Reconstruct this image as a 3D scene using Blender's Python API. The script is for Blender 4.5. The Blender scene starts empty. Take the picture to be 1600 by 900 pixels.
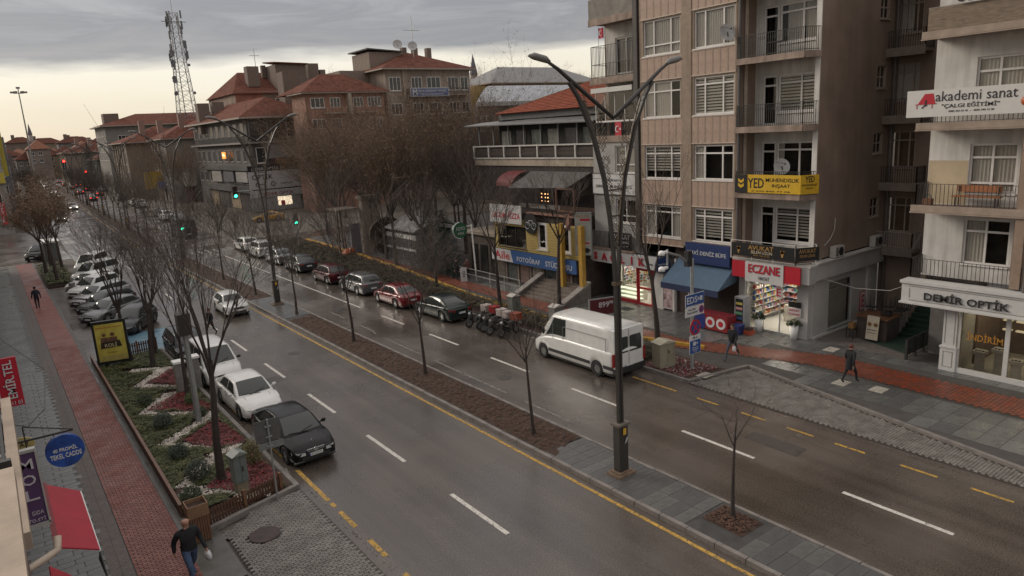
import bpy, bmesh, math, random
from mathutils import noise as mnoise
from mathutils import Vector, Matrix, Euler
R = math.radians
scene = bpy.context.scene
COL = scene.collection
# ---------------------------------------------------------------- camera
cam_d = bpy.data.cameras.new('camera'); cam = bpy.data.objects.new('camera', cam_d); COL.objects.link(cam)
cam_d.sensor_width = 36; cam_d.lens = 24.905; cam_d.clip_end = 3000; cam_d.clip_start = 0.05
RM = Matrix(((0.79933395, 0.17383573, -0.57519247), (-0.59835374, 0.14246518, -0.78846463), (-0.05511843, 0.97441511, 0.21789251)))
cam.matrix_world = Matrix.Translation((0, 0, 11.5)) @ RM.to_4x4()
scene.camera = cam
# ---------------------------------------------------------------- world: overcast deck with a bright gap over the horizon
SUN_EL, SUN_AZ = 24.0, -28.0          # degrees; azimuth from +Y towards +X
world = bpy.data.worlds.new('World'); scene.world = world; world.use_nodes = True
wn, wl = world.node_tree.nodes, world.node_tree.links
wn.clear()
def wnode(t, **k):
 n = wn.new(t)
 for a, v in k.items(): setattr(n, a, v)
 return n
def wmath(op, a, b=None, c=None, clamp=False):
 n = wn.new('ShaderNodeMath'); n.operation = op; n.use_clamp = clamp
 for i, v in enumerate((a, b, c)):
  if v is None: continue
  if isinstance(v, (int, float)): n.inputs[i].default_value = v
  else: wl.new(v, n.inputs[i])
 return n.outputs[0]
out = wnode('ShaderNodeOutputWorld'); bg_sky = wnode('ShaderNodeBackground'); bg_cl = wnode('ShaderNodeBackground'); add = wnode('ShaderNodeAddShader')
sky = wnode('ShaderNodeTexSky'); sky.sky_type = 'NISHITA'; sky.sun_disc = False
sky.sun_elevation = R(SUN_EL); sky.sun_rotation = R(SUN_AZ)
wl.new(sky.outputs[0], bg_sky.inputs[0]); bg_sky.inputs[1].default_value = 0.012
tc = wnode('ShaderNodeTexCoord'); sep = wnode('ShaderNodeSeparateXYZ'); wl.new(tc.outputs['Generated'], sep.inputs[0])
zz = sep.outputs[2]
mp = wnode('ShaderNodeMapping'); mp.inputs['Scale'].default_value = (1.6, 1.6, 9.0); wl.new(tc.outputs['Generated'], mp.inputs[0])
nz = wnode('ShaderNodeTexNoise'); nz.inputs['Scale'].default_value = 1.5; nz.inputs['Detail'].default_value = 7; nz.inputs['Roughness'].default_value = .5; wl.new(mp.outputs[0], nz.inputs[0])
nz2 = wnode('ShaderNodeTexNoise'); nz2.inputs['Scale'].default_value = 4.5; nz2.inputs['Detail'].default_value = 6; wl.new(mp.outputs[0], nz2.inputs[0])
# edge of the deck: elevation rises a little towards the right of the street
edge = wmath('ADD', wmath('MULTIPLY', wmath('SUBTRACT', nz.outputs[0], 0.5), 0.03), wmath('MULTIPLY_ADD', sep.outputs[0], 0.02, 0.090))
edge = wmath('ADD', edge, wmath('MULTIPLY', wmath('SUBTRACT', nz2.outputs[0], .5), .034))
deck = wmath('MULTIPLY', wmath('SUBTRACT', zz, edge), 55.0, clamp=True)
band = wnode('ShaderNodeValToRGB'); b = band.color_ramp
b.elements[0].position = 0.0; b.elements[0].color = (0.72, 0.62, 0.50, 1)
b.elements[1].position = 1.0; b.elements[1].color = (0.74, 0.71, 0.67, 1)
e = b.elements.new(.42); e.color = (0.88, 0.80, 0.65, 1)
e = b.elements.new(.75); e.color = (0.95, 0.90, 0.79, 1)
wl.new(wmath('MULTIPLY', wmath('ADD', zz, wmath('MULTIPLY', wmath('SUBTRACT', nz.outputs[0], .5), .09)), 6.5, clamp=True), band.inputs[0])
# cloud deck: grey underside, brighter towards the zenith as overcast skies are
deckc = wnode('ShaderNodeValToRGB'); d = deckc.color_ramp
d.elements[0].position = 0.10; d.elements[0].color = (0.36, 0.34, 0.345, 1)
d.elements[1].position = .75; d.elements[1].color = (1.02, 0.96, 0.92, 1)
e = d.elements.new(.16); e.color = (0.295, 0.288, 0.30, 1)
e = d.elements.new(.22); e.color = (0.41, 0.40, 0.405, 1)
e = d.elements.new(.34); e.color = (0.46, 0.445, 0.445, 1)
mp3 = wnode('ShaderNodeMapping'); mp3.inputs['Scale'].default_value = (2.2, 2.2, 16.0); mp3.inputs['Rotation'].default_value = (.05, .03, 0); wl.new(tc.outputs['Generated'], mp3.inputs[0])
nz3 = wnode('ShaderNodeTexNoise'); nz3.inputs['Scale'].default_value = 2.2; nz3.inputs['Detail'].default_value = 9; nz3.inputs['Roughness'].default_value = .6; nz3.inputs['Distortion'].default_value = .6; wl.new(mp3.outputs[0], nz3.inputs[0])
wl.new(wmath('ADD', zz, wmath('MULTIPLY', wmath('SUBTRACT', nz3.outputs[0], .47), .34), clamp=True), deckc.inputs[0])
mixc = wnode('ShaderNodeMix', data_type='RGBA'); wl.new(deck, mixc.inputs[0]); wl.new(band.outputs[0], mixc.inputs[6]); wl.new(deckc.outputs[0], mixc.inputs[7])
wl.new(mixc.outputs[2], bg_cl.inputs[0]); bg_cl.inputs[1].default_value = .93
wl.new(bg_sky.outputs[0], add.inputs[0]); wl.new(bg_cl.outputs[0], add.inputs[1]); wl.new(add.outputs[0], out.inputs[0])
world.cycles.sampling_method = 'MANUAL'; world.cycles.sample_map_resolution = 512
sun_d = bpy.data.lights.new('sun', 'SUN'); sun_d.energy = 1.9; sun_d.angle = R(22); sun_d.color = (1, .90, .76)
sun = bpy.data.objects.new('sun', sun_d); COL.objects.link(sun); sun.location = (0, 0, 60)
sd = Vector((math.sin(R(SUN_AZ)) * math.cos(R(SUN_EL)), math.cos(R(SUN_AZ)) * math.cos(R(SUN_EL)), math.sin(R(SUN_EL))))
sun.rotation_euler = sd.to_track_quat('Z', 'Y').to_euler()
scene.view_settings.view_transform = 'Standard'; scene.view_settings.look = 'None'
scene.view_settings.exposure = 0.05; scene.view_settings.gamma = 1.0
scene.cycles.max_bounces = 6; scene.cycles.diffuse_bounces = 3; scene.cycles.glossy_bounces = 3; scene.cycles.transparent_max_bounces = 16
# ---------------------------------------------------------------- materials
MATS = {}
def M(name, col, rough=.75, var=.18, scale=3.0, bump=0.0, bscale=60, metal=0.0, spec=.5, coat=0.0, emit=0.0, wet=None, fine=0.0, fscale=180, col2=None, aniso=(1, 1, 1), croak=.03, streak=0, worn=0, wcol=(.085, .077, .07)):
 if name in MATS: return MATS[name]
 m = bpy.data.materials.new(name); m.use_nodes = True; MATS[name] = m
 nt = m.node_tree; N, L = nt.nodes, nt.links; p = N['Principled BSDF']
 p.inputs['Roughness'].default_value = rough; p.inputs['Metallic'].default_value = metal
 p.inputs['Specular IOR Level'].default_value = spec; p.inputs['Coat Weight'].default_value = coat; p.inputs['Coat Roughness'].default_value = croak
 if var == 0 and fine == 0 and col2 is None:
  p.inputs['Base Color'].default_value = (*col, 1)
 tcn = N.new('ShaderNodeTexCoord'); mpn = N.new('ShaderNodeMapping'); mpn.inputs['Scale'].default_value = aniso
 L.new(tcn.outputs['Object'], mpn.inputs[0])
 if var or col2:
  n1 = N.new('ShaderNodeTexNoise'); n1.inputs['Scale'].default_value = scale; n1.inputs['Detail'].default_value = 6; n1.inputs['Roughness'].default_value = .62
  L.new(mpn.outputs[0], n1.inputs[0])
  r = N.new('ShaderNodeValToRGB'); r.color_ramp.elements[0].position = .3; r.color_ramp.elements[1].position = .72
  ca = [max(0, c * (1 - var)) for c in col]; cb = [min(1, c * (1 + var)) for c in (col2 or col)]
  r.color_ramp.elements[0].color = (*ca, 1); r.color_ramp.elements[1].color = (*cb, 1)
  L.new(n1.outputs[0], r.inputs[0]); src = r.outputs[0]
  if fine:
   n2 = N.new('ShaderNodeTexNoise'); n2.inputs['Scale'].default_value = fscale; n2.inputs['Detail'].default_value = 2
   L.new(tcn.outputs['Object'], n2.inputs[0])
   r2 = N.new('ShaderNodeValToRGB'); r2.color_ramp.elements[0].position = .38; r2.color_ramp.elements[1].position = .68
   r2.color_ramp.elements[0].color = (1 - fine,) * 3 + (1,); r2.color_ramp.elements[1].color = (1 + fine,) * 3 + (1,)
   L.new(n2.outputs[0], r2.inputs[0])
   mx = N.new('ShaderNodeMix'); mx.data_type = 'RGBA'; mx.blend_type = 'MULTIPLY'; mx.inputs[0].default_value = 1
   L.new(src, mx.inputs[6]); L.new(r2.outputs[0], mx.inputs[7]); src = mx.outputs[2]
  if streak:      # rain streaks on walls, tyre-polished tracks on roads
   mps = N.new('ShaderNodeMapping'); mps.inputs['Scale'].default_value = (2.6, 2.6, .22) if streak > 0 else (1.15, .035, 1); L.new(tcn.outputs['Object'], mps.inputs[0])
   ns = N.new('ShaderNodeTexNoise'); ns.inputs['Scale'].default_value = 1.0; ns.inputs['Detail'].default_value = 5; L.new(mps.outputs[0], ns.inputs[0])
   rs_ = N.new('ShaderNodeValToRGB'); rs_.color_ramp.elements[0].position = .36; rs_.color_ramp.elements[1].position = .62; k_ = 1 - abs(streak)
   rs_.color_ramp.elements[0].color = (k_, k_ * .985, k_ * .97, 1); rs_.color_ramp.elements[1].color = (1, 1, 1, 1); L.new(ns.outputs[0], rs_.inputs[0])
   mx = N.new('ShaderNodeMix'); mx.data_type = 'RGBA'; mx.blend_type = 'MULTIPLY'; mx.inputs[0].default_value = 1; L.new(src, mx.inputs[6]); L.new(rs_.outputs[0], mx.inputs[7]); src = mx.outputs[2]
  if worn:        # chipped paint showing the asphalt
   nw = N.new('ShaderNodeTexNoise'); nw.inputs['Scale'].default_value = 9; nw.inputs['Detail'].default_value = 8; nw.inputs['Roughness'].default_value = .75; L.new(tcn.outputs['Object'], nw.inputs[0])
   rw_ = N.new('ShaderNodeMapRange'); rw_.inputs['From Min'].default_value = .5 + (.5 - worn) * .5 - .03; rw_.inputs['From Max'].default_value = .5 + (.5 - worn) * .5 + .05; L.new(nw.outputs[0], rw_.inputs[0])
   mx = N.new('ShaderNodeMix'); mx.data_type = 'RGBA'; L.new(rw_.outputs[0], mx.inputs[0]); L.new(src, mx.inputs[6]); mx.inputs[7].default_value = (*wcol, 1); src = mx.outputs[2]
  L.new(src, p.inputs['Base Color'])
 if wet:   # (dry roughness, wet roughness, scale)
  n3 = N.new('ShaderNodeTexNoise'); n3.inputs['Scale'].default_value = wet[2]; n3.inputs['Detail'].default_value = 5
  L.new(mpn.outputs[0], n3.inputs[0])
  mr = N.new('ShaderNodeMapRange'); mr.inputs['From Min'].default_value = .35; mr.inputs['From Max'].default_value = .65
  mr.inputs['To Min'].default_value = wet[1]; mr.inputs['To Max'].default_value = wet[0]
  L.new(n3.outputs[0], mr.inputs[0]); L.new(mr.outputs[0], p.inputs['Roughness'])
 if bump:
  n4 = N.new('ShaderNodeTexNoise'); n4.inputs['Scale'].default_value = bscale; n4.inputs['Detail'].default_value = 3
  L.new(tcn.outputs['Object'], n4.inputs[0])
  bp = N.new('ShaderNodeBump'); bp.inputs['Strength'].default_value = bump; bp.inputs['Distance'].default_value = .02
  L.new(n4.outputs[0], bp.inputs['Height']); L.new(bp.outputs[0], p.inputs['Normal'])
 if emit:
  p.inputs['Emission Color'].default_value = (*col, 1); p.inputs['Emission Strength'].default_value = emit
 return m
def glassmat(name, tint=.55, refl=1.0, rough=.03, col=(.87, .86, .84)):
 if name in MATS: return MATS[name]
 m = bpy.data.materials.new(name); m.use_nodes = True; MATS[name] = m
 nt = m.node_tree; N, L = nt.nodes, nt.links; N.clear()
 o = N.new('ShaderNodeOutputMaterial'); t = N.new('ShaderNodeBsdfTransparent'); g = N.new('ShaderNodeBsdfGlossy'); mx = N.new('ShaderNodeMixShader'); f = N.new('ShaderNodeFresnel')
 t.inputs[0].default_value = (*[c * tint for c in col], 1); g.inputs['Roughness'].default_value = rough; g.inputs[0].default_value = (refl, refl, refl, 1); f.inputs[0].default_value = 1.5
 ge = N.new('ShaderNodeNewGeometry'); iv = N.new('ShaderNodeMath'); iv.operation = 'SUBTRACT'; iv.inputs[0].default_value = 1; L.new(ge.outputs['Backfacing'], iv.inputs[1]); ml = N.new('ShaderNodeMath'); ml.operation = 'MULTIPLY'; L.new(f.outputs[0], ml.inputs[0]); L.new(iv.outputs[0], ml.inputs[1]); g2 = N.new('ShaderNodeMath'); g2.operation = 'MULTIPLY_ADD'; g2.use_clamp = True; L.new(ml.outputs[0], g2.inputs[0]); g2.inputs[1].default_value = 1.5; g2.inputs[2].default_value = 0
 L.new(g2.outputs[0], mx.inputs[0]); L.new(t.outputs[0], mx.inputs[1]); L.new(g.outputs[0], mx.inputs[2]); L.new(mx.outputs[0], o.inputs[0])
 return m
GLASS = glassmat('window_glass', .93, .9)
CARGLASS = M('car_glass', (.030, .035, .034), .05, 0, spec=.6)
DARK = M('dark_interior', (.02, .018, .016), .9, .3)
BLACK = M('black_plastic', (.02, .02, .02), .5, .1)
RUB = M('rubber', (.022, .022, .022), .85, .15)
CHROME = M('chrome', (.6, .6, .6), .2, 0, metal=1)
RIM = M('alloy', (.42, .42, .43), .35, .1, metal=.8)
WHITEP = M('white_paint', (.74, .73, .70), .5, .06)
STEEL = M('galvanised_steel', (.36, .37, .37), .45, .15, 8, metal=.6)
IRON = M('dark_iron', (.03, .028, .027), .5, .2)
# ---------------------------------------------------------------- mesh builder
OFF = {}          # root name -> world offset its vertices are measured from
class MB:
 def __init__(s): s.v = []; s.f = []; s.m = []; s.mi = 0; s.sm = []; s.smooth = False
 def _add(s, vs, fs):
  n = len(s.v); s.v += [tuple(v) for v in vs]
  for f in fs: s.f.append([i + n for i in f]); s.m.append(s.mi); s.sm.append(s.smooth)
  return s
 def box(s, x0, y0, z0, x1, y1, z1):
  if x0 > x1: x0, x1 = x1, x0
  if y0 > y1: y0, y1 = y1, y0
  if z0 > z1: z0, z1 = z1, z0
  return s._add([(x0, y0, z0), (x1, y0, z0), (x1, y1, z0), (x0, y1, z0), (x0, y0, z1), (x1, y0, z1), (x1, y1, z1), (x0, y1, z1)],
                      [(3, 2, 1, 0), (4, 5, 6, 7), (0, 1, 5, 4), (1, 2, 6, 5), (2, 3, 7, 6), (3, 0, 4, 7)])
 def cbox(s, c, d): return s.box(c[0] - d[0] / 2, c[1] - d[1] / 2, c[2] - d[2] / 2, c[0] + d[0] / 2, c[1] + d[1] / 2, c[2] + d[2] / 2)
 def obox(s, c, d, rz=0, M3=None):
  M3 = M3 or Matrix.Rotation(rz, 3, 'Z'); b = MB().cbox((0, 0, 0), d)
  return s._add([Vector(c) + M3 @ Vector(v) for v in b.v], b.f)
 def bar(s, p, q, w, h=None, up=(0, 0, 1)):
  p, q = Vector(p), Vector(q); d = q - p; L = d.length; h = h or w
  if L < 1e-6: return s
  d /= L; u = Vector(up)
  if abs(d.dot(u)) > .98: u = Vector((0, 1, 0))
  x = d.cross(u).normalized(); z = x.cross(d)
  M3 = Matrix((x, d, z)).transposed()
  return s.obox((p + q) / 2, (w, L, h), M3=M3)
 def tube(s, pts, rad, n=6, cap=True):
  pts = [Vector(p) for p in pts]
  if isinstance(rad, (int, float)): rad = [rad] * len(pts)
  vs = []; prev = None
  for i, p in enumerate(pts):
   d = (pts[min(i + 1, len(pts) - 1)] - pts[max(i - 1, 0)])
   d = d.normalized() if d.length > 1e-9 else Vector((0, 0, 1))
   u = prev if prev is not None else (Vector((1, 0, 0)) if abs(d.x) < .9 else Vector((0, 1, 0)))
   u = (u - d * u.dot(d))
   u = u.normalized() if u.length > 1e-6 else d.orthogonal().normalized()
   w = d.cross(u); prev = u
   for k in range(n):
    a = 2 * math.pi * k / n; vs.append(p + (u * math.cos(a) + w * math.sin(a)) * rad[i])
  fs = []
  for i in range(len(pts) - 1):
   for k in range(n):
    a = i * n + k; b_ = i * n + (k + 1) % n; fs.append((a, b_, b_ + n, a + n))
  if cap: fs.append(tuple(reversed(range(n)))); fs.append(tuple(range((len(pts) - 1) * n, len(pts) * n)))
  return s._add(vs, fs)
 def cyl(s, x, y, z0, z1, r, r2=None, n=12): return s.tube([(x, y, z0), (x, y, z1)], [r, r if r2 is None else r2], n)
 def prism(s, poly, z0, z1, top=True):
  n = len(poly)
  a = sum(poly[i][0] * poly[(i + 1) % n][1] - poly[(i + 1) % n][0] * poly[i][1] for i in range(n))
  if a < 0: poly = poly[::-1]
  vs = [(p[0], p[1], z0) for p in poly] + [(p[0], p[1], z1) for p in poly]
  return s._add(vs, [tuple(reversed(range(n))), tuple(range(n, 2 * n))] + [(i, (i + 1) % n, (i + 1) % n + n, i + n) for i in range(n)])
 def quad(s, *p): return s._add(p, [tuple(range(len(p)))])
 def slab(s, pts, t):      # polygon (3D, planar) thickened along its normal
  P = [Vector(p) for p in pts]; nrm = (P[1] - P[0]).cross(P[2] - P[0]).normalized(); n = len(P)
  vs = [p + nrm * t / 2 for p in P] + [p - nrm * t / 2 for p in P]
  return s._add(vs, [tuple(range(n)), tuple(reversed(range(n, 2 * n)))] + [((i + 1) % n, i, i + n, (i + 1) % n + n) for i in range(n)])
 def ball(s, c, r, n=8, m=6, sc=(1, 1, 1)):
  vs = []
  for i in range(m + 1):
   t = math.pi * i / m
   for k in range(n):
    a = 2 * math.pi * k / n; vs.append((c[0] + r * sc[0] * math.sin(t) * math.cos(a), c[1] + r * sc[1] * math.sin(t) * math.sin(a), c[2] + r * sc[2] * math.cos(t)))
  fs = [(i * n + k, (i + 1) * n + k, (i + 1) * n + (k + 1) % n, i * n + (k + 1) % n) for i in range(m) for k in range(n)]
  return s._add(vs, fs)
 def disc(s, c, r, axis, n=24, t=.02):
  a = Vector(axis).normalized(); return s.tube([Vector(c) - a * t / 2, Vector(c) + a * t / 2], r, n)
 def merge(s, o, T=None):
  vs = [T @ Vector(v) for v in o.v] if T else o.v
  return s._add(vs, o.f)
 def mesh(s, name, mats, off=(0, 0, 0)):
  me = bpy.data.meshes.new(name); ox, oy, oz = off
  me.from_pydata([(v[0] - ox, v[1] - oy, v[2] - oz) for v in s.v], [], s.f)
  for m in (mats if isinstance(mats, (list, tuple)) else [mats]): me.materials.append(m)
  me.polygons.foreach_set('material_index', s.m); me.polygons.foreach_set('use_smooth', s.sm)
  me.update(); return me
 def build(s, name, mats, parent=None, smooth=None, loc=None):
  if smooth is not None: s.sm = [smooth] * len(s.f)
  off = OFF.get(parent.name, (0, 0, 0)) if parent else (loc or (0, 0, 0))
  o = bpy.data.objects.new(name, s.mesh(name, mats, off)); COL.objects.link(o)
  if parent: o.parent = parent; OFF[o.name] = off
  else:
   o.location = off; OFF[o.name] = off
  return o
def tag(o, label=None, cat=None, group=None, kind=None):
 if label: o['label'] = label
 if cat: o['category'] = cat
 if group: o['group'] = group
 if kind: o['kind'] = kind
 return o
def thing(name, label, cat, loc=(0, 0, 0), group=None):
 o = bpy.data.objects.new(name, None); COL.objects.link(o); o.location = loc; o.empty_display_size = .2
 OFF[o.name] = tuple(loc); return tag(o, label, cat, group)
def struct(name, mb, mat, kind='structure'):
 o = mb.build(name, mat); o['kind'] = kind; return o
def linkchildren():
 d = {}
 for o in bpy.data.objects:
  if o.parent: d.setdefault(o.parent.name, []).append(o)
 return d
def copy_tree(src, label, loc=None, rz=None, group=None, kids=None):
 kids = kids or {}
 def rec(o, parent):
  c = o.copy(); COL.objects.link(c)
  if parent: c.parent = parent
  for ch in o.children: rec(ch, c)
  return c
 c = rec(src, None)
 if loc is not None: c.location = loc
 if rz is not None: c.rotation_euler = (0, 0, rz)
 if label: c['label'] = label
 if group: c['group'] = group
 return c
def piece(me, name, parent, loc, rz=0):     # one of many alike pieces sharing a mesh
 o = bpy.data.objects.new(name, me); COL.objects.link(o); o.parent = parent
 off = OFF.get(parent.name, (0, 0, 0)); o.location = (loc[0] - off[0], loc[1] - off[1], loc[2] - off[2])
 if rz: o.rotation_euler = (0, 0, rz)
 return o
# ---------------------------------------------------------------- text, flat print standing a few mm proud
def text(s, h, mat, parent, origin, facing='-X', name='lettering', align='CENTER', width=None, bold=0.0, depth=.01, shear=0, roll=0, spacing=1.0):
 cu = bpy.data.curves.new('t', 'FONT'); cu.body = s; cu.size = 1.0; cu.extrude = .5; cu.align_x = align; cu.align_y = 'CENTER'
 cu.offset = bold * .4; cu.shear = shear; cu.resolution_u = 2; cu.space_character = spacing
 o = bpy.data.objects.new('t', cu); COL.objects.link(o); dg = bpy.context.evaluated_depsgraph_get()
 me = bpy.data.meshes.new_from_object(o.evaluated_get(dg)); bpy.data.objects.remove(o); bpy.data.curves.remove(cu)
 xs = [v.co.x for v in me.vertices] or [0]; ys = [v.co.y for v in me.vertices] or [0]
 k = h / max(1e-6, (max(ys) - min(ys))); kx = k if not width else width / max(1e-6, max(xs) - min(xs))
 cx = (max(xs) + min(xs)) / 2 if align == 'CENTER' else min(xs); cy = (max(ys) + min(ys)) / 2
 if isinstance(facing, str):
  fx, fy, fz = {'-X': ((0, -1, 0), (0, 0, 1), (-1, 0, 0)), '+X': ((0, 1, 0), (0, 0, 1), (1, 0, 0)), '-Y': ((1, 0, 0), (0, 0, 1), (0, -1, 0))}[facing]
 else: fx, fy, fz = facing
 fx, fy, fz = Vector(fx), Vector(fy), Vector(fz); off = Vector(OFF.get(parent.name, (0, 0, 0))); o3 = Vector(origin)
 c_, s_ = math.cos(roll), math.sin(roll)
 for v in me.vertices:
  a, b_, c = (v.co.x - cx) * kx, (v.co.y - cy) * k, v.co.z * depth
  a, b_ = a * c_ - b_ * s_, a * s_ + b_ * c_
  v.co = o3 + fx * a + fy * b_ + fz * c - off
 me.materials.clear(); me.materials.append(mat); me.name = name
 ob = bpy.data.objects.new(name, me); COL.objects.link(ob); ob.parent = parent; OFF[ob.name] = OFF.get(parent.name, (0, 0, 0))
 return ob
# ---------------------------------------------------------------- planar facade frame: local (u, v, w) -> world
class Plane:
 """u along the wall, v up, w out of the wall"""
 def __init__(s, o, u, w): s.o = Vector(o); s.u = Vector(u).normalized(); s.w = Vector(w).normalized(); s.z = Vector((0, 0, 1))
 def P(s, u, v, w=0): return s.o + s.u * u + s.z * v + s.w * w
 def box(s, mb, u0, v0, w0, u1, v1, w1):
  c = [s.P(a, b, c) for c in (min(w0, w1), max(w0, w1)) for b in (min(v0, v1), max(v0, v1)) for a in (min(u0, u1), max(u0, u1))]
  mb._add(c, [(0, 1, 3, 2), (4, 6, 7, 5), (0, 4, 5, 1), (2, 3, 7, 6), (0, 2, 6, 4), (1, 5, 7, 3)]); return mb
def wall(pl, mb, u0, v0, u1, v1, holes, t=.28):
 us = sorted({u0, u1, *[x for h in holes for x in (h[0], h[2])]}); vs = sorted({v0, v1, *[x for h in holes for x in (h[1], h[3])]})
 us = [x for x in us if u0 <= x <= u1]; vs = [x for x in vs if v0 <= x <= v1]
 for j in range(len(vs) - 1):
  run = None
  for i in range(len(us) - 1):
   cu, cv = (us[i] + us[i + 1]) / 2, (vs[j] + vs[j + 1]) / 2
   solid = not any(h[0] < cu < h[2] and h[1] < cv < h[3] for h in holes)
   if solid and run is None: run = us[i]
   if (not solid or i == len(us) - 2) and run is not None:
    pl.box(mb, run, vs[j], -t, us[i] if not solid else us[i + 1], vs[j + 1], 0); run = None
FRAMEW = M('window_frame', (.62, .59, .56), .45, .08)
CURT = M('curtain', (.74, .72, .68), .9, .12, 6, aniso=(8, 8, .3))
BLIND = M('blind', (.66, .65, .62), .8, .1)
def window(pl, parent, u0, v0, u1, v1, cols, rows=(), fw=.07, depth=-.10, fmat=None, curtain=None, sill=True, panes=True, name='window', dark=None):
 """cols: fractions of mullions, rows: list of (fraction) transoms; one frame mesh, one child pane per light"""
 f = MB(); d0, d1 = depth - .04, depth + .03
 cs = [u0] + [u0 + (u1 - u0) * c for c in cols] + [u1]
 rs = [v0] + [v0 + (v1 - v0) * r for r in rows] + [v1]
 for i, c in enumerate(cs):
  a = c if i == 0 else c - fw / 2; a = c - fw if i == len(cs) - 1 else a
  pl.box(f, a, v0, d0, a + fw, v1, d1)
 for j, r in enumerate(rs):
  b_ = r if j == 0 else r - fw / 2; b_ = r - fw if j == len(rs) - 1 else b_
  for i in range(len(cs) - 1):
   pl.box(f, cs[i] + fw * (1 if i == 0 else .5), b_, d0 + .004, cs[i + 1] - fw * (1 if i == len(cs) - 2 else .5), b_ + fw, d1 - .004)
 if sill: pl.box(f, u0 - .06, v0 - .07, -.12, u1 + .06, v0 - .004, .07)
 w = f.build(name, fmat or FRAMEW, parent)
 if panes:
  for i in range(len(cs) - 1):
   for j in range(len(rs) - 1):
    g = MB(); pl.box(g, cs[i] + fw * .5, rs[j] + fw * .5, depth - .012, cs[i + 1] - fw * .5, rs[j + 1] - fw * .5, depth - .004)
    g.build('pane', GLASS, w)
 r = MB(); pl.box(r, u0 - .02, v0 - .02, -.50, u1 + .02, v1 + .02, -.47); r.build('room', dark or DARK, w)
 if curtain:
  c = MB(); kind, amt = curtain
  if kind == 'drape':
   n = max(6, int((u1 - u0) / .07)); top = v1 - .05; bot = v0 + .05
   for (a, b_) in amt:
    k0, k1 = int(n * a), int(n * b_)
    for k in range(k0, k1):
     ua, ub = u0 + (u1 - u0) * k / n, u0 + (u1 - u0) * (k + 1) / n
     wa, wb = -.15 - .03 * (k % 2), -.15 - .03 * ((k + 1) % 2)
     c.quad(pl.P(ua, bot, wa), pl.P(ub, bot, wb), pl.P(ub, top, wb), pl.P(ua, top, wa))
   c.build('curtain', CURT, w)
  elif kind == 'blind':     # zebra roller blind, alternate bands
   nb = max(4, int((v1 - v0) * amt[0] / .16))
   for k in range(nb):
    pl.box(c, u0 + .05, v1 - .06 - (k + .62) * .16, -.15, u1 - .05, v1 - .06 - k * .16, -.145)
   c.build('blind', BLIND, w)
  elif kind == 'net':
   pl.box(c, u0 + .03, v0 + .03, -.16, u1 - .03, v1 - .03, -.155); c.build('curtain', CURT, w)
 return w
def railing(mb, pts, h=.95, z=0, step=.11, r=.010, top=.022, mid=None):
 """pts: list of (x,y); bars between z+.06 and z+h"""
 for i in range(len(pts) - 1):
  a, b_ = Vector((*pts[i], 0)), Vector((*pts[i + 1], 0)); L = (b_ - a).length; n = max(1, int(L / step))
  mb.bar((*a.xy, z + h), (*b_.xy, z + h), top * 2, top); mb.bar((*a.xy, z + .08), (*b_.xy, z + .08), top, top)
  if mid: mb.bar((*a.xy, z + mid), (*b_.xy, z + mid), top * .7, top * .7)
  for k in range(n + 1):
   p = a.lerp(b_, k / n); rr = r * 1.8 if k in (0, n) else r
   mb.box(p.x - rr, p.y - rr, z, p.x + rr, p.y + rr, z + h)
def hip_roof(mb, x0, y0, x1, y1, z, rise, over=.5, ridge=None):
 x0 -= over; y0 -= over; x1 += over; y1 += over; w, l = x1 - x0, y1 - y0; k = min(w, l) / 2
 if w < l: r = [((x0 + x1) / 2, y0 + k, z + rise), ((x0 + x1) / 2, y1 - k, z + rise)]
 else: r = [(x0 + k, (y0 + y1) / 2, z + rise), (x1 - k, (y0 + y1) / 2, z + rise)]
 c = [(x0, y0, z), (x1, y0, z), (x1, y1, z), (x0, y1, z)]
 if w < l: f = [(0, 1, 4), (1, 2, 5, 4), (2, 3, 5), (3, 0, 4, 5), (3, 2, 1, 0)]
 else: f = [(0, 1, 5, 4), (1, 2, 5), (2, 3, 4, 5), (3, 0, 4), (3, 2, 1, 0)]
 mb._add(c + r, f)
def bend(y): return 0.0 if y < 95 else (y - 95) * .033
# ================================================================ GROUND, ROAD, PAVEMENTS
rnd = random.Random(7)
ASPH = M('wet_asphalt', (.104, .086, .073), .5, .28, .22, bump=.12, bscale=70, wet=(.40, .13, .22), fine=.36, fscale=24, spec=.8, streak=-.30)
SLABM = M('grey_slab', (.112, .112, .107), .4, .22, 1.6, bump=.15, bscale=40, wet=(.5, .22, .8), fine=.15, fscale=60)
SLABD = M('dark_slab', (.090, .089, .088), .4, .2, 1.2, bump=.15, bscale=40, wet=(.5, .25, .8), fine=.15, fscale=60)
SLABL = M('pale_slab', (.135, .135, .13), .45, .2, 1.6, wet=(.5, .25, .8), fine=.15, fscale=60)
REDB = M('red_brick_paver', (.20, .066, .05), .5, .22, 5, bump=.2, wet=(.6, .3, .9), fine=.2, fscale=70, spec=.4)
REDB2 = M('pale_red_paver', (.25, .095, .072), .5, .22, 5, bump=.2, wet=(.6, .3, .9), fine=.2, fscale=70, spec=.4)
REDR = M('orange_paver', (.165, .054, .034), .5, .25, 2, bump=.2, wet=(.6, .3, .9), fine=.2, fscale=60, spec=.4)
BORD = M('brown_grey_border', (.115, .092, .082), .55, .2, 4, bump=.2, fine=.2)
JOINT = M('joint_dirt', (.045, .036, .03), .7, .3, 4)
COB = M('cobble_stone', (.17, .155, .14), .5, .35, 2.2, bump=.3, bscale=50, wet=(.65, .35, .9), fine=.25, fscale=40)
CURB = M('kerb_concrete', (.185, .165, .15), .6, .28, 2.5, bump=.25, bscale=30, fine=.25, fscale=60)
SOIL = M('dark_soil', (.055, .03, .02), .9, .5, 6, bump=.8, bscale=25, fine=.5, fscale=30)
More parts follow.
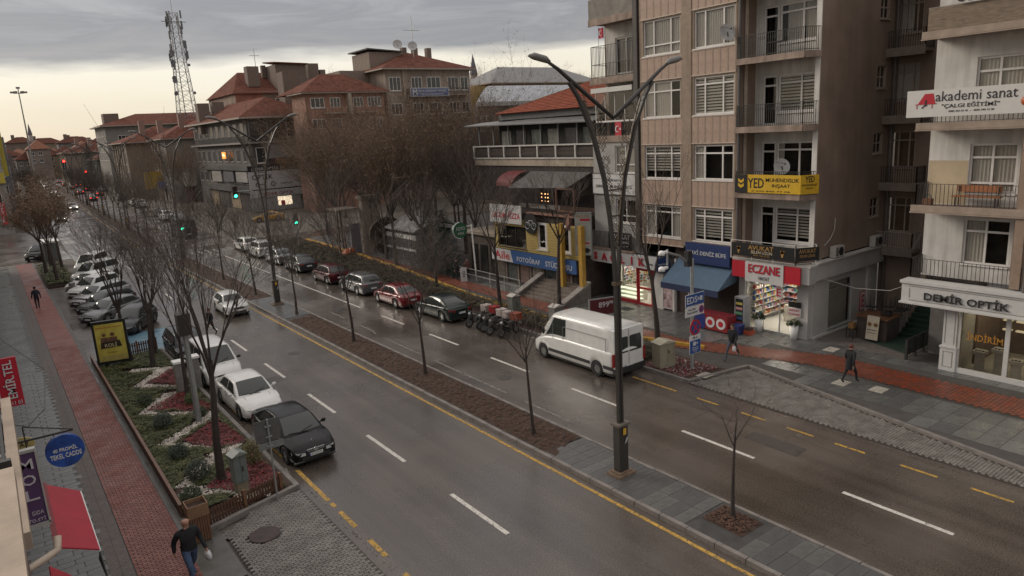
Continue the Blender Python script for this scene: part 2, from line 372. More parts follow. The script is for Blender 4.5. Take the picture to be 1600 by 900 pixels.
MARKW = M('road_paint_white', (.56, .53, .48), .55, .16, 5, fine=.2, fscale=50, worn=.34)
MARKWO = M('worn_white_paint', (.26, .24, .22), .55, .45, 3, fine=.3, fscale=30, worn=.52)
MARKY = M('road_paint_yellow', (.46, .27, .045), .55, .25, 4, fine=.25, fscale=50, worn=.42)
MARKYO = M('worn_yellow_paint', (.30, .18, .055), .6, .45, 3, fine=.3, fscale=30, worn=.5)
YELK = M('yellow_kerb_paint', (.42, .24, .03), .6, .3, 3, fine=.2)
BASE = M('ground_earth', (.10, .085, .07), .8, .3, .2)
g = MB()
g.quad((-900, -300, -.02), (1400, -300, -.02), (1400, 2200, -.02), (-900, 2200, -.02)); struct('ground', g, BASE)
def strip(mb, x0f, x1f, y0, y1, z, n=40):
 fx0 = x0f if callable(x0f) else (lambda y: x0f + bend(y)); fx1 = x1f if callable(x1f) else (lambda y: x1f + bend(y))
 ys = [y0 + (y1 - y0) * i / n for i in range(n + 1)]
 for a, b_ in zip(ys, ys[1:]): mb.quad((fx0(a), a, z), (fx1(a), a, z), (fx1(b_), b_, z), (fx0(b_), b_, z))
 return mb
road = MB(); strip(road, 6.9, 23.8, -30, 520, 0.0, 60)
road.quad((-60, 93.5, .0), (6.9, 93.5, .0), (6.9, 134, .0), (-60, 134, .0)); road.quad((23.8, 84, 0), (90, 84, 0), (90, 90, 0), (23.8, 90, 0))
road.quad((3.0, 44.7, .0), (6.9, 44.7, .0), (6.9, 73, .0), (3.0, 73, .0))
struct('road', road, ASPH)
# painted markings
w = MB(); k = 0
y = 15.36 - 6.28 * 3
while y < 240:
 strip(w, 10.48, 10.63, y, y + 3.12, .006, 1); y += 6.28
y = 13.33 - 6.28 * 3
while y < 46:
 strip(w, 19.62, 19.77, y, y + 3.15, .006, 1); y += 6.31
strip(w, 19.64, 19.76, 48, 79, .006, 6)
y = 96
while y < 240: strip(w, 19.62, 19.77, y, y + 3.12, .006, 1); y += 6.28
for i in range(0): w.quad((7.6 + i * .78, 82.4, .006), (8.0 + i * .78, 82.4, .006), (8.0 + i * .78, 85.6, .006), (7.6 + i * .78, 85.6, .006))
for i in range(0): w.quad((17.1 + i * .8, 82.4, .006), (17.5 + i * .8, 82.4, .006), (17.5 + i * .8, 85.6, .006), (17.1 + i * .8, 85.6, .006))
struct('lane_marking', w, MARKW)
w = MB()
for a, b_ in ((20, 23.2), (24.5, 31.0), (32.5, 36.6), (38, 41.2), (43, 45.5)): strip(w, lambda y: 17.15 + (y - 20) * .012 + (.18 if y > 38 else 0), lambda y: 17.25 + (y - 20) * .012 + (.18 if y > 38 else 0), a, b_, .007, 4)
for i in range(19): w.quad((7.6 + i * .82, 82.4, .006), (8.0 + i * .82, 82.4, .006), (8.0 + i * .82, 85.4, .006), (7.6 + i * .82, 85.4, .006)) if not 13.9 < 7.6 + i * .82 < 16.9 else None
struct('worn_lane_marking', w, MARKWO)
w = MB(); strip(w, 14.02, 14.15, -20, 56, .006, 20);
strip(w, 14.02, 14.15, 58, 80, .006, 6); strip(w, 14.02, 14.15, 96, 200, .006, 20)
for a, b_ in ((20.86, 23.76), (18.77, 19.95), (16.76, 17.85), (14.6, 15.7), (12.4, 13.5), (24.6, 27.5), (30, 33)): strip(w, 7.25, 7.40, a, b_, .006, 1)
w.quad((7.26, 20.35, .006), (7.40, 20.35, .006), (7.40, 20.65, .006), (7.26, 20.65, .006))
for a, b_ in ((19.4, 22.0), (17.2, 18.3), (15.0, 16.1), (13.0, 14.1), (11.1, 12.2), (8.8, 9.95), (6.7, 7.85), (4.6, 5.7)): strip(w, 22.63, 22.75, a, b_, .006, 1)
struct('yellow_road_marking', w, MARKY)
w = MB(); strip(w, 16.52, 16.66, -20, 79, .006, 20); strip(w, 16.52, 16.66, 97, 200, .006, 20); struct('worn_yellow_marking', w, MARKYO)
# patched asphalt
w = MB()
for (x, y, a, b_) in ((9.8, 34.3, 1.4, 1.0), (21.2, 13.6, .8, 2.2)): w.prism([(x - a / 2, y - b_ / 2), (x + a / 2, y - b_ / 2 + .1), (x + a / 2 - .05, y + b_ / 2), (x - a / 2 + .06, y + b_ / 2 - .05)], .002, .005)
w.prism([(17.9, 45.0), (18.9, 45.1), (18.8, 46.4), (18.0, 46.3)], .002, .005)
struct('asphalt_patch', w, M('patch_asphalt', (.068, .060, .055), .5, .3, 3, fine=.3, fscale=40, wet=(.5, .25, .8)))
w = MB()
for (x, y, r) in ((18.4, 26.2, .33), (12.4, 38.0, .33)): w.cyl(x, y, .0, .011, r, n=22)
struct('manhole_cover', w, M('manhole_iron', (.06, .052, .047), .5, .4, 9, bump=.8, bscale=45))
w = MB(); r_ = random.Random(31)      # cracks: thin dark wandering strips
for (x, y, dx, dy, n_) in ((20.9, 8.0, .12, .55, 16), (22.0, 20.5, -.15, .5, 14), (18.6, 30, .15, .5, 18), (21.5, 38, -.2, .5, 12)):
 p = Vector((x, y))
 for k in range(n_):
  q_ = p + Vector((dx + r_.uniform(-.22, .22), dy + r_.uniform(-.2, .2))); nn = (q_ - p).orthogonal().normalized() * r_.uniform(.004, .011)
  w.quad((p.x - nn.x, p.y - nn.y, .0045), (p.x + nn.x, p.y + nn.y, .0045), (q_.x + nn.x, q_.y + nn.y, .0045), (q_.x - nn.x, q_.y - nn.y, .0045)); p = q_
struct('asphalt_crack', w, M('crack_dark', (.06, .053, .048), .8, .3), 'stuff')
w = MB()                              # grit and leaves lying along the kerbs
for (xk, y0, y1, n_, s_) in ((14.3, 4, 60, 900, -1), (16.62, 4, 60, 500, 1), (7.05, 16, 45, 900, 1), (23.55, 3, 30, 1100, -1)):
 for _ in range(n_):
  x, y = xk + s_ * abs(r_.gauss(0, .13)), r_.uniform(y0, y1); a = r_.uniform(.008, .028); t_ = r_.uniform(0, 6.28); c_, d_ = math.cos(t_) * a, math.sin(t_) * a
  w.quad((x - c_, y - d_, .008), (x + d_ * .6, y - c_ * .6, .014), (x + c_, y + d_, .009), (x - d_ * .6, y + c_ * .6, .013))
struct('kerb_grit', w, M('grit_brown', (.085, .06, .042), .85, .5, 8), 'stuff')
mh = MB(); mh.cyl(5.0, 20.1, .10, .108, .45, n=20); struct('drain_pit', mh, M('pit_mud', (.05, .032, .03), .6, .4, 3, bump=.6))
# ---- median island
med = MB(); strip(med, 14.55, 16.42, -20, 80, .115, 30); strip(med, 14.55, 16.42, 96, 380, .115, 40); median = struct('median_island', med, M('median_mortar', (.05, .047, .046), .8, .3))
kerbm = MB().box(-.075, .01, 0, .075, .985, .15); kme = kerbm.mesh('kerb_stone', CURB)
kerb2 = MB().box(-.06, .01, 0, .06, .985, .135).mesh('kerb_stone', CURB)
kerbL = MB()
def kerb_run(parent, mesh, x, y0, y1, limit, zj=0.006):
 y = y0; n = 0
 while y < y1 - .5 and n < limit:
  piece(mesh, 'kerb_stone', parent, (x + rnd.uniform(-.008, .008), y, rnd.uniform(-zj, zj)), rnd.uniform(-.004, .004)); y += 1.0; n += 1
 return y
ya = kerb_run(median, kme, 14.47, 3, 80, 60); kerb_run(median, kerb2, 16.46, 3, 63, 60)
kb = MB(); strip(kb, 14.40, 14.55, ya, 80, .15, 4); strip(kb, 14.40, 14.55, 96, 380, .15, 30); strip(kb, 16.40, 16.52, 63, 80, .15, 4); strip(kb, 16.40, 16.52, 96, 380, .15, 30)
for y0, y1 in ((ya, 80), (96, 380)):
 for i in range(30):
  a, c = y0 + (y1 - y0) * i / 30, y0 + (y1 - y0) * (i + 1) / 30
  kb.quad((14.40 + bend(a), a, 0), (14.40 + bend(c), c, 0), (14.40 + bend(c), c, .15), (14.40 + bend(a), a, .15))
kb.box(14.40, 79.9, 0, 16.52, 80.1, .15); kb.box(14.4, 95.9, 0, 16.52, 96.1, .15); kb.box(14.40, -20, 0, 14.55, 3, .15); kb.box(16.4, -20, 0, 16.52, 3, .15)
struct('distant_median_kerb', kb, CURB)
# soil beds
def lumpy(mb, x0, y0, x1, y1, z, amp, step=.16, fx0=None, seed=1, slope=0):
 r_ = random.Random(seed); nx = max(2, int((x1 - x0) / step)); ny = max(2, int((y1 - y0) / step)); base = len(mb.v)
 for j in range(ny + 1):
  for i in range(nx + 1):
   yy = y0 + (y1 - y0) * j / ny; e_ = min(i, nx - i, j, ny - j)
   mb.v.append((x0 + (x1 - x0) * i / nx + bend(yy), yy + (slope * (i / nx - .5) if j in (0, ny) else 0), z + (r_.random() * amp if e_ else 0)))
 for j in range(ny):
  for i in range(nx):
   a = base + j * (nx + 1) + i; mb.f.append([a, a + 1, a + nx + 2, a + nx + 1]); mb.m.append(0); mb.sm.append(False)
s = MB(); lumpy(s, 14.62, 18.4, 16.36, 45.2, .12, .05, seed=2, slope=1.0); lumpy(s, 14.62, 53.3, 16.36, 79.6, .12, .05, .3, seed=3); lumpy(s, 15.2, 10.7, 16.25, 12.1, .12, .05, .1, seed=4)
lumpy(s, 14.62, 97, 16.36, 370, .12, .07, .9, seed=5)
tag(struct('median_soil', s, SOIL, 'stuff'), None)
# brown fallen leaves/mulch chips on the soil
ch = MB(); r_ = random.Random(5)
for i in range(5200):
 if i < 3200: x, y = r_.uniform(14.65, 16.33), r_.uniform(18.6, 45)
 elif i < 3500: x, y = r_.uniform(15.25, 16.2), r_.uniform(10.8, 12.0)
 else: x, y = r_.uniform(14.65, 16.33), r_.uniform(53.5, 79)
 a = r_.uniform(0, 6.28); L_ = r_.uniform(.03, .08); dx, dy = math.cos(a) * L_, math.sin(a) * L_; z = .165 + r_.uniform(0, .025)
 ch.quad((x - dx, y - dy, z), (x + dy * .5, y - dx * .5, z + .012), (x + dx, y + dy, z), (x - dy * .5, y + dx * .5, z + .008))
struct('bark_mulch', ch, M('mulch', (.085, .042, .026), .85, .6, 9), 'stuff')
# median slabs, two runs
slme = [MB().box(.006, .006, 0, .894, .444, .012).mesh('paving_slab', m_) for m_ in (SLABD, SLABM, SLABD)]
def slab_run(parent, x0, y0, nx, ny, meshes, sx, sy, z, skip=None, stag=.5, lim=300):
 n = 0
 for j in range(ny):
  for i in range(nx):
   x = x0 + i * sx + (stag * sx if j % 2 else 0); y = y0 + j * sy
   if skip and skip(x + sx / 2, y + sy / 2): continue
   if n >= lim: return n
   piece(rnd.choice(meshes), 'paving_slab', parent, (x, y, z + rnd.uniform(-.003, .003))); n += 1
 return n
slab_run(median, 14.58, 3.2, 2, 34, slme, .9, .45, .116, lambda x, y: 14.9 < x < 16.5 and 10.6 < y < 12.2, 0)
slab_run(median, 14.58, 45.7, 2, 17, slme, .9, .45, .116, None, 0)
# ---- left pavement
lp = MB(); lp.box(-3.2, 4, -.01, 3.22, 93.4, .095)
lp.prism([(3.22, 4), (6.3, 4), (6.6, 16), (6.85, 22.2), (4.1, 18.3), (3.22, 22.4)], -.01, .060)
lp.box(3.22, 22.7, -.01, 6.8, 44.6, .10)
leftpave = struct('left_pavement', lp, M('left_bedding', (.095, .092, .085), .6, .2))
gs = [MB().box(.006, .006, 0, .594, .294, .014).mesh('paving_slab', m_) for m_ in (SLABM, SLABM, SLABL)]
slab_run(leftpave, -.92, 15.0, 3, 100, gs, .62, .30, .096, None, .33)
fs = MB()
for j in range(158):
 for i in range(4):
  x = -1.8 + i * .62 + (.2 if j % 2 else 0); y = 45.0 + j * .3; fs.box(x, y, .096, x + .608, y + .288, .108)
for j in range(30):
 for i in range(3): fs.box(-.92 + i * .62, 6 + j * .3, .096, -.32 + i * .62, 6.288 + j * .3, .108)
struct('distant_left_slabs', fs, SLABM, 'stuff')
bd = MB()
for j in range(760):
 y = 6 + j * .115; bd.box(1.02, y, .096, 1.29, y + .105, .112); bd.box(1.30, y + .04, .096, 1.57, y + .145, .112)
struct('left_border_pavers', bd, BORD, 'stuff')
bm = [MB().box(.010, .009, 0, .198, .099, .02).mesh('brick_paver', m_) for m_ in (REDB, REDB2, REDB)]
redp = MB(); redp.box(1.585, 6, .09, 3.03, 93.3, .0985); redpath = struct('red_brick_path', redp, JOINT)
nb = 0; far = MB(); far2 = MB()
for j in range(0, 800):
 y = 6 + j * .109
 for i in range(-1, 7):
  x = 1.6 + i * .206 + (.103 if j % 2 else 0); x1 = x + .196
  if x < 1.6: x = 1.6
  x1 = min(x1, 3.02)
  if x1 - x < .05: continue
  if 19.5 < y and nb < 300 and x1 - x > .19:
   piece(rnd.choice(bm), 'brick_paver', redpath, (x, y, .099 + rnd.uniform(-.002, .003))); nb += 1
  elif y < 50: (far if rnd.random() < .65 else far2).box(x + .006, y + .008, .099, x1 - .004, y + .099, .118)
far.box(1.6, 50.1, .099, 3.02, 93.2, .112)
struct('red_pavers', far, REDB, 'stuff'); struct('pale_red_pavers', far2, REDB2, 'stuff')
cs = MB(); cs.box(3.04, 4, .09, 3.21, 44.5, .105); cs.box(2.98, 18.4, .096, 4.0, 22.3, .104); struct('concrete_strip', cs, M('wet_concrete', (.10, .095, .085), .5, .3, 2, wet=(.5, .2, .6)))
# cobbled aprons
def cobbles(mb, inside, x0, y0, x1, y1, z, a=.19, b_=.105, seed=3):
 r_ = random.Random(seed); ny = int((y1 - y0) / b_)
 for j in range(ny):
  nx = int((x1 - x0) / a)
  for i in range(nx):
   x = x0 + i * a + (a / 2 if j % 2 else 0); y = y0 + j * b_
   if not inside(x + a / 2, y + b_ / 2): continue
   h = z + r_.uniform(-.006, .008); q = .012
   mb._add([(x + q, y + q, h), (x + a - q, y + q, h + r_.uniform(-.004, .004)), (x + a - q, y + b_ - q, h), (x + q, y + b_ - q, h + r_.uniform(-.004, .004)),
                     (x, y, z - .03), (x + a, y, z - .03), (x + a, y + b_, z - .03), (x, y + b_, z - .03)], [(0, 1, 2, 3), (0, 4, 5, 1), (1, 5, 6, 2), (2, 6, 7, 3), (3, 7, 4, 0)])
def inL(x, y):
 if y > 22.1 - (6.8 - x) * .12: return False
 xl = 4.1 + max(0, (20.6 - y)) * .02 if y < 20.7 else 3.95
 return xl < x < 6.78 and not ((x - 5) ** 2 + (y - 20.1) ** 2 < .22) and not (x < 5 and y > 20.95 + (x - 3.9) * .55)
cb = MB(); cobbles(cb, inL, 3.9, 8, 6.9, 22.4, .085); struct('left_cobbles', cb, COB, 'stuff')
def bayx(y): return 24.9 + (y - 7.2) * (27.3 - 24.9) / (19.0 - 7.2)
rb = MB(); rb.prism([(23.8, 2.2), (bayx(2.2), 2.2), (27.25, 19.0), (23.75, 19.6)], -.015, .03); struct('right_parking_bay', rb, JOINT)
cb = MB(); cobbles(cb, lambda x, y: 23.85 < x < bayx(y) - .18 and y < 19.5 - (x - 23.8) * .17, 23.8, 2.0, 27.4, 19.6, .055, seed=9); struct('right_cobbles', cb, COB, 'stuff')
# ---- right pavement
rp = MB()
edge_pts = [(23.8, -10), (23.8, 2.2), (bayx(2.2), 2.2), (27.3, 19.0), (23.95, 19.75), (23.95, 83.5)]
rp.prism(edge_pts + [(60, 83.5), (60, -10)], -.01, .11)
rightpave = struct('right_pavement', rp, M('right_bedding', (.06, .055, .05), .8, .2))
# slabs 1.0 x 1.0, wet dark; the nearest ones as pieces
sl = [MB().box(.008, .008, 0, .992, .742, .012).mesh('paving_slab', m_) for m_ in (SLABM, SLABD, SLABM, SLABM, SLABL)]
def redx(y): return 29.15 if y < 12 else (29.15 + (y - 12) * .03 if y < 17 else 29.3 - (y - 17) * .35 if y < 23.5 else 27.0 + (y - 23.5) * .03)
def redw(y): return 2.0 if y < 17 else 2.0 - (y - 17) * .06 if y < 24 else 1.5
n = 0; fm = MB()
for j in range(0, 60):
 for i in range(0, 11):
  x = 23.9 + i * 1.0; y = 3.0 + j * .75; cx, cy = x + .5, y + .375
  if cy < 19.2 and cx < bayx(cy) + .65: continue
  if cy >= 18.4 and cx < 27.9 and cy < 24: continue
  if cy >= 24 and cx < 28.6: continue
  a = redx(cy); wd = redw(cy)
  if a - .3 < cx < a + wd + .3 and cy < 25: continue
  if x + 1 > 33.0: continue
  if n < 300: piece(rnd.choice(sl), 'paving_slab', rightpave, (x, y, .111 + rnd.uniform(-.002, .002))); n += 1
  else: fm.box(x + .008, y + .008, .111, x + .992, y + .742, .121)
fm.box(28.6, 48.2, .111, 33, 83, .118); struct('distant_right_slabs', fm, SLABM, 'stuff')
rr = MB(); strip(rr, lambda y: redx(y), lambda y: redx(y) + redw(y), -8, 83, .126, 120); rr2 = rr
orp = struct('orange_paver_path', rr2, JOINT)
om = MB(); bme = [MB().box(.006, .006, 0, .244, .144, .012).mesh('brick_paver', m_) for m_ in (REDR, REDR, M('orange_paver_dark', (.22, .05, .024), .5, .25, 2, wet=(.6, .3, .9)))]
n = 0
for j in range(0, 170):
 y = 6 + j * .152
 for i in range(9):
  x = redx(y) + i * .25 + (.12 if j % 2 else 0) - .12
  if x < redx(y): x += .002
  if x + .24 > redx(y) + redw(y) or x < redx(y): continue
  if 8.5 < y < 17 and n < 300 : piece(rnd.choice(bme), 'brick_paver', orp, (x, y, .127 + rnd.uniform(-.001, .003))); n += 1
  else: om.box(x + .006, y + .006, .127, x + .244, y + .146, .139)
om2 = om; strip(om2, lambda y: redx(y), lambda y: redx(y) + redw(y), 32, 83, .134, 40)
struct('orange_pavers', om2, REDR, 'stuff')
# kerbs of the right side
rk = MB(); rk.bar((23.86, 83, .07), (23.86, 19.75, .07), .16, .15); rk.bar((23.8, 19.72, .071), (27.3, 19.05, .071), .16, .15); rk.bar((27.35, 18.98, .069), (bayx(2.2), 2.2, .069), .17, .15)
struct('right_kerb', rk, CURB)
yk = MB(); pts = [(29.9, 82), (29.2, 66), (28.1, 53.3), (26.6, 40.8), (26.3, 31.4), (27.0, 25.6), (28.0, 22.1)]
for a, b_ in zip(pts, pts[1:]): yk.bar((*a, .19), (*b_, .19), .2, .16)
struct('yellow_kerb', yk, YELK)
# planting strip with low ornamental shrubs on the right, soil below
ps = MB(); ps.prism([(24.0, 19.9), (26.2, 19.4), (26.3, 23), (26.0, 31), (26.3, 41), (27.6, 52), (28.7, 66), (29.4, 82), (24.0, 82)], .105, .118); struct('right_planting_soil', ps, SOIL)
# blue painted bay and second left bed
bl = MB(); bl.quad((4.6, 44.9, .006), (8.2, 44.9, .006), (8.2, 50.4, .006), (5.6, 50.4, .006)); struct('blue_painted_bay', bl, M('blue_road_paint', (.10, .19, .25), .4, .3, 1.5, wet=(.5, .2, .7)))
bd2 = MB(); bd2.box(3.15, 74.0, -.01, 5.6, 89.5, .16); struct('far_left_bed', bd2, SOIL)
# white utility covers in the pavement
for (x, y) in ((28.1, 14.95), (28.4, 13.5), (32.0, 17.6), (24.9, 19.6)):
 c = MB(); c.box(x - .35, y - .28, .12, x + .35, y + .28, .132); tag(c.build('pavement_cover', M('pale_cover', (.36, .33, .28), .6, .25), None), None, None, None, 'structure')
# ================================================================ VEHICLES
def lerp(a, b_, t): return a + (b_ - a) * t
def pw(pts, x):
 if x <= pts[0][0]: return pts[0][1]
 for (a, b_), (c, d_) in zip(pts, pts[1:]):
  if x <= c: return lerp(b_, d_, (x - a) / (c - a) if c > a else 0)
 return pts[-1][1]
def smooth_pw(pts, x): return (pw(pts, x - .05) + pw(pts, x) * 2 + pw(pts, x + .05)) / 4
def paint(name, c, rough=.28, metal=.0): return M('car_paint_' + name, c, rough, .10, 1.5, metal=metal, coat=.45 if max(c) > .1 else .10, croak=.08, spec=.22 if max(c) < .1 else .5)
SPEC = {
 'sedan': dict(L=4.6, W=1.78, H=1.44, wb=2.72, fo=.86, shoulder=[(-2.3, .86), (-2.05, .97), (-1.5, 1.0), (-.6, .95), (.8, .90), (1.35, .86), (2.0, .74), (2.3, .60)], cab=(1.22, .42, -1.0, -1.82), wr=.335),
 'hatch': dict(L=4.25, W=1.77, H=1.47, wb=2.6, fo=.86, shoulder=[(-2.12, .90), (-1.9, 1.0), (-.6, .96), (.7, .92), (1.2, .90), (1.8, .78), (2.12, .62)], cab=(1.15, .35, -1.45, -1.98), wr=.33),
 'wagon': dict(L=4.7, W=1.80, H=1.50, wb=2.7, fo=.88, shoulder=[(-2.35, .92), (-2.1, 1.02), (-.6, .98), (.8, .93), (1.35, .88), (2.05, .76), (2.35, .62)], cab=(1.2, .45, -1.85, -2.24), wr=.34),
 'suv': dict(L=4.4, W=1.83, H=1.66, wb=2.62, fo=.86, shoulder=[(-2.2, 1.0), (-1.95, 1.1), (-.6, 1.06), (.8, 1.02), (1.3, .98), (1.9, .88), (2.2, .68)], cab=(1.15, .45, -1.6, -2.08), wr=.36),
 'mpv': dict(L=4.3, W=1.83, H=1.80, wb=2.7, fo=.82, shoulder=[(-2.15, 1.0), (-1.95, 1.06), (-.6, 1.04), (.9, 1.0), (1.35, .98), (1.9, .86), (2.15, .66)], cab=(1.42, .62, -1.95, -2.10), wr=.33),
 'boxy': dict(L=4.25, W=1.64, H=1.40, wb=2.45, fo=.82, shoulder=[(-2.12, .84), (-2.0, .93), (-.6, .90), (.6, .88), (1.05, .86), (1.95, .78), (2.12, .70)], cab=(.95, .48, -1.15, -1.75), wr=.30),
 'van': dict(L=5.9, W=2.07, H=2.48, wb=3.95, fo=.85, shoulder=[(-2.95, 1.30), (-2.7, 1.34), (0, 1.34), (1.4, 1.30), (1.9, 1.22), (2.45, 1.06), (2.95, .80)], cab=(2.35, 1.35, -2.72, -2.93), wr=.36),
}
def make_car(kind, col, label, cat='car', name='parked_car', group=None, lights='off', detail=True, plate=None, trimmed=None, roofmat=None, beam=False):
 S = SPEC[kind]; L, W, H = S['L'], S['W'], S['H']; van = kind == 'van'
 root = thing(name, label, cat, (0, 0, 0), group); rw = S['wr']; ra = rw + .07
 yf = L / 2 - S['fo']; yr = yf - S['wb']; sill = .22 if not van else .30
 def wid(y):      # half width in plan
  t = abs(y) / (L / 2); e = 3.2 if not van else (5 if y > 0 else 9)
  return W / 2 * (1 - (.15 if y > 0 else (.08 if not van else .03)) * t ** (e * 1.6)) - (.0 if t < .985 else .035)
 def sh(y): return smooth_pw(S['shoulder'], y)
 def low(y):
  z = sill + (.06 * max(0, (abs(y) - L / 2 + .25) / .25))
  for yw in (yf, yr):
   if abs(y - yw) < ra: z = max(z, rw - .02 + math.sqrt(max(0, ra * ra - (y - yw) ** 2)))
  return z
 ys = set([-L / 2, L / 2, -L / 2 + .04, L / 2 - .04, -L / 2 + .12, L / 2 - .12, L / 2 - .3, -L / 2 + .3])
 for yw in (yf, yr):
  for k in range(13): ys.add(round(yw + ra * math.cos(math.pi * k / 12), 4))
  ys.add(yw - ra - .001); ys.add(yw + ra + .001)
 y = -L / 2
 while y < L / 2: ys.add(round(y, 3)); y += .22
 ys = sorted(ys)
 body = MB(); body.smooth = True; rows = []
 for y in ys:
  w_ = wid(y); zs = sh(y); zb = low(y); e_ = max(0, (abs(y) - L / 2 + .1) / .1)
  zm = zb + (zs - zb) * .45; w_ -= .05 * e_ * e_
  cr = (.05 if not van else .03)
  prof = [(w_ - .05, zb), (w_ - .008, zb + .04), (w_, zm), (w_ - .01, zs - .14 * (zs - zb)), (w_ - .045, zs - .035), (w_ - .11, zs + .005), (w_ * .5, zs + cr), (0, zs + cr + .015)]
  if e_ > 0: prof = [(p[0], zb + (p[1] - zb) * (1 - .10 * e_)) for p in prof]
  rows.append([(x, y, z) for x, z in prof] + [(-x, y, z) for x, z in prof[-2::-1]])
 n = len(rows[0]); base = 0
 for r_ in rows: body.v += r_
 for i in range(len(rows) - 1):
  for k in range(n - 1):
   a = i * n + k; body.f.append([a, a + 1, a + n + 1, a + n]); body.m.append(0); body.sm.append(True)
 body.f.append(list(range(n))); body.m.append(0); body.sm.append(False)
 body.f.append(list(reversed(range((len(rows) - 1) * n, len(rows) * n)))); body.m.append(0); body.sm.append(False)
 # cabin surface
 yA, yB, yC, yD = S['cab']; zt = H - .04
 def zr(y):
  if y > yB: t = (yA - y) / (yA - yB); return sh(y) * (1 - t) + zt * t + .03 * math.sin(t * math.pi)
  if y < yC: t = (y - yD) / (yC - yD); return sh(y) * (1 - t) + zt * t + .03 * math.sin(min(1, t) * math.pi) - (.02 if not van else 0)
  t = (y - yC) / (yB - yC); return zt + .05 * math.sin(t * math.pi) * (1 if not van else .4)
 th = .17 if not van else .10
 def cabp(y, t):      # t 0 belt .. .5 roof edge .. 1 centre
  zb = sh(y) - .02; z1 = max(zb, zr(y)); wb_ = wid(min(y, yB)) - .075; k = (z1 - zb) / max(.01, zt - zb)
  wr_ = wb_ - th * k
  if t < .5:
   q = t / .5; x = lerp(wb_, wr_, q ** 1.25); z = lerp(zb, z1 - .05 * k, q)
  else:
   q = (t - .5) / .5; x = wr_ * math.cos(q * math.pi / 2) ** .8 if q < .999 else 0; x = wr_ * (1 - q) if True else x
   z = z1 - .05 * k * (1 - min(1, q * 3.2)) ** 2 + .025 * math.sin(q * math.pi / 2) * k
  f = 1 - (x / max(.01, wb_)) ** 2
  dy = 0
  if y > yB: dy = .13 * f * (.55 + .45 * (y - yB) / (yA - yB))
  elif y > yC: dy = .13 * .55 * f * ((y - yC) / (yB - yC)) - .09 * .6 * f * (1 - (y - yC) / (yB - yC))
  else: dy = -.09 * f * .6
  return Vector((x, y + dy, z))
 yy = [yD + (yC - yD) * i / 6 for i in range(6)] + [yC + (yB - yC) * i / 8 for i in range(8)] + [yB + (yA - yB) * i / 8 for i in range(9)]
 ts = [0, .2, .4, .5, .53, .57, .62, .7, .8, .9, 1]
 cab = MB(); m_ = 2 * len(ts) - 1
 for y in yy:
  r_ = [cabp(y, t) for t in ts]; cab.v += [tuple(p) for p in r_] + [(-p.x, p.y, p.z) for p in r_[-2::-1]]
 for i in range(len(yy) - 1):
  for k in range(m_ - 1):
   a = i * m_ + k; cab.f.append([a, a + 1, a + m_ + 1, a + m_]); cab.m.append(0); cab.sm.append(True)
 body._add(cab.v, []); off = len(body.v) - len(cab.v)
 for f in cab.f: body.f.append([a + off for a in f]); body.m.append(0); body.sm.append(True)
 body.build('body', col, root)
 ub = MB().box(-W / 2 + .12, -L / 2 + .1, .17, W / 2 - .12, L / 2 - .1, min(.62, H * .4)); ub.build('underbody', BLACK, root)
 # glass patches lying on that surface
 def patch(y0, y1, t0, t1, both, name, ny=8, nt=5, o=.006, mat=CARGLASS, y0b=None, y1b=None):
  for sgn in ((1, -1) if both != 'mid' else (1,)):
   g = MB(); g.smooth = True
   vs = [];
   tt = [t0 + (t1 - t0) * k / nt for k in range(nt + 1)]
   cols_ = tt if both != 'mid' else tt + [-t for t in tt[::-1]][1:]
   for i in range(ny + 1):
    for t in cols_:
     q = abs(t); qq = (q - t0) / (t1 - t0) if t1 != t0 else 0
     ya_ = lerp(y0, y0b if y0b is not None else y0, qq); yb_ = lerp(y1, y1b if y1b is not None else y1, qq)
     y = lerp(ya_, yb_, i / ny); p = cabp(y, q); e1 = cabp(y + .01, q) - cabp(y - .01, q); e2 = cabp(y, min(1, q + .01)) - cabp(y, max(0, q - .01))
     nn = e1.cross(e2); nn = nn.normalized() if nn.length > 1e-9 else Vector((0, 0, 1))
     if nn.dot(Vector((p.x, p.y * .1, p.z - .9))) < 0 : nn = -nn
     p = p + nn * o; s_ = sgn if both != 'mid' else (1 if t >= 0 and t is not None else -1)
     vs.append((p.x * s_, p.y, p.z))
   c = len(cols_); g._add(vs, [(i * c + k, i * c + k + 1, (i + 1) * c + k + 1, (i + 1) * c + k) for i in range(ny) for k in range(c - 1)])
   g.sm = [True] * len(g.f); g.build(name, mat, root)
 patch(yB + .03, yA - .10, .56, 1, 'mid', 'windshield')
 if not van:
  patch(yC - .04, yD + .07, .56, 1, 'mid', 'rear_window')
  ym = (yB + yC) / 2 + .12
  for sg in (1,):
   patch(ym + .035, yB + (yA - yB) * .72, .09, .46, True, 'side_window', y1b=yB + .02)
   e = yC + (.28 if kind in ('sedan', 'boxy') else .45)
   patch(e if kind not in ('sedan', 'boxy') else yC - .28, ym - .035, .09, .46, True, 'side_window', y0b=yC + .10)
   if kind not in ('sedan', 'boxy'): patch(yC - .15, e - .06, .11, .46, True, 'quarter_window', y0b=yC + .10)
 else:
  patch(yB - .95, yB + (yA - yB) * .62, .06, .44, True, 'side_window', y1b=yB - .08)
  for s_ in (-1, 1):
   g = MB(); yb = -L / 2 - .012; g.prism([(0, 0), (.78, 0), (.78, .55), (.72, .82), (.06, .82), (0, .76)], 0, .02)
   g.v = [(s_ * (.05 + a), yb - .0 + c, 1.22 + b_ * .93) for a, b_, c in g.v]; g.build('rear_window', CARGLASS, root)
  # back wall behind the rear doors, panel press lines
  m = MB(); m.box(-.96, -L / 2 - .002, .42, .96, -L / 2 + .3, 2.36); m.build('rear_doors', col, root)
  m = MB()
  m.box(-.004, -L / 2 - .018, .45, .004, -L / 2, 2.3)
  m.build('door_seam', BLACK, root)
  m = MB()
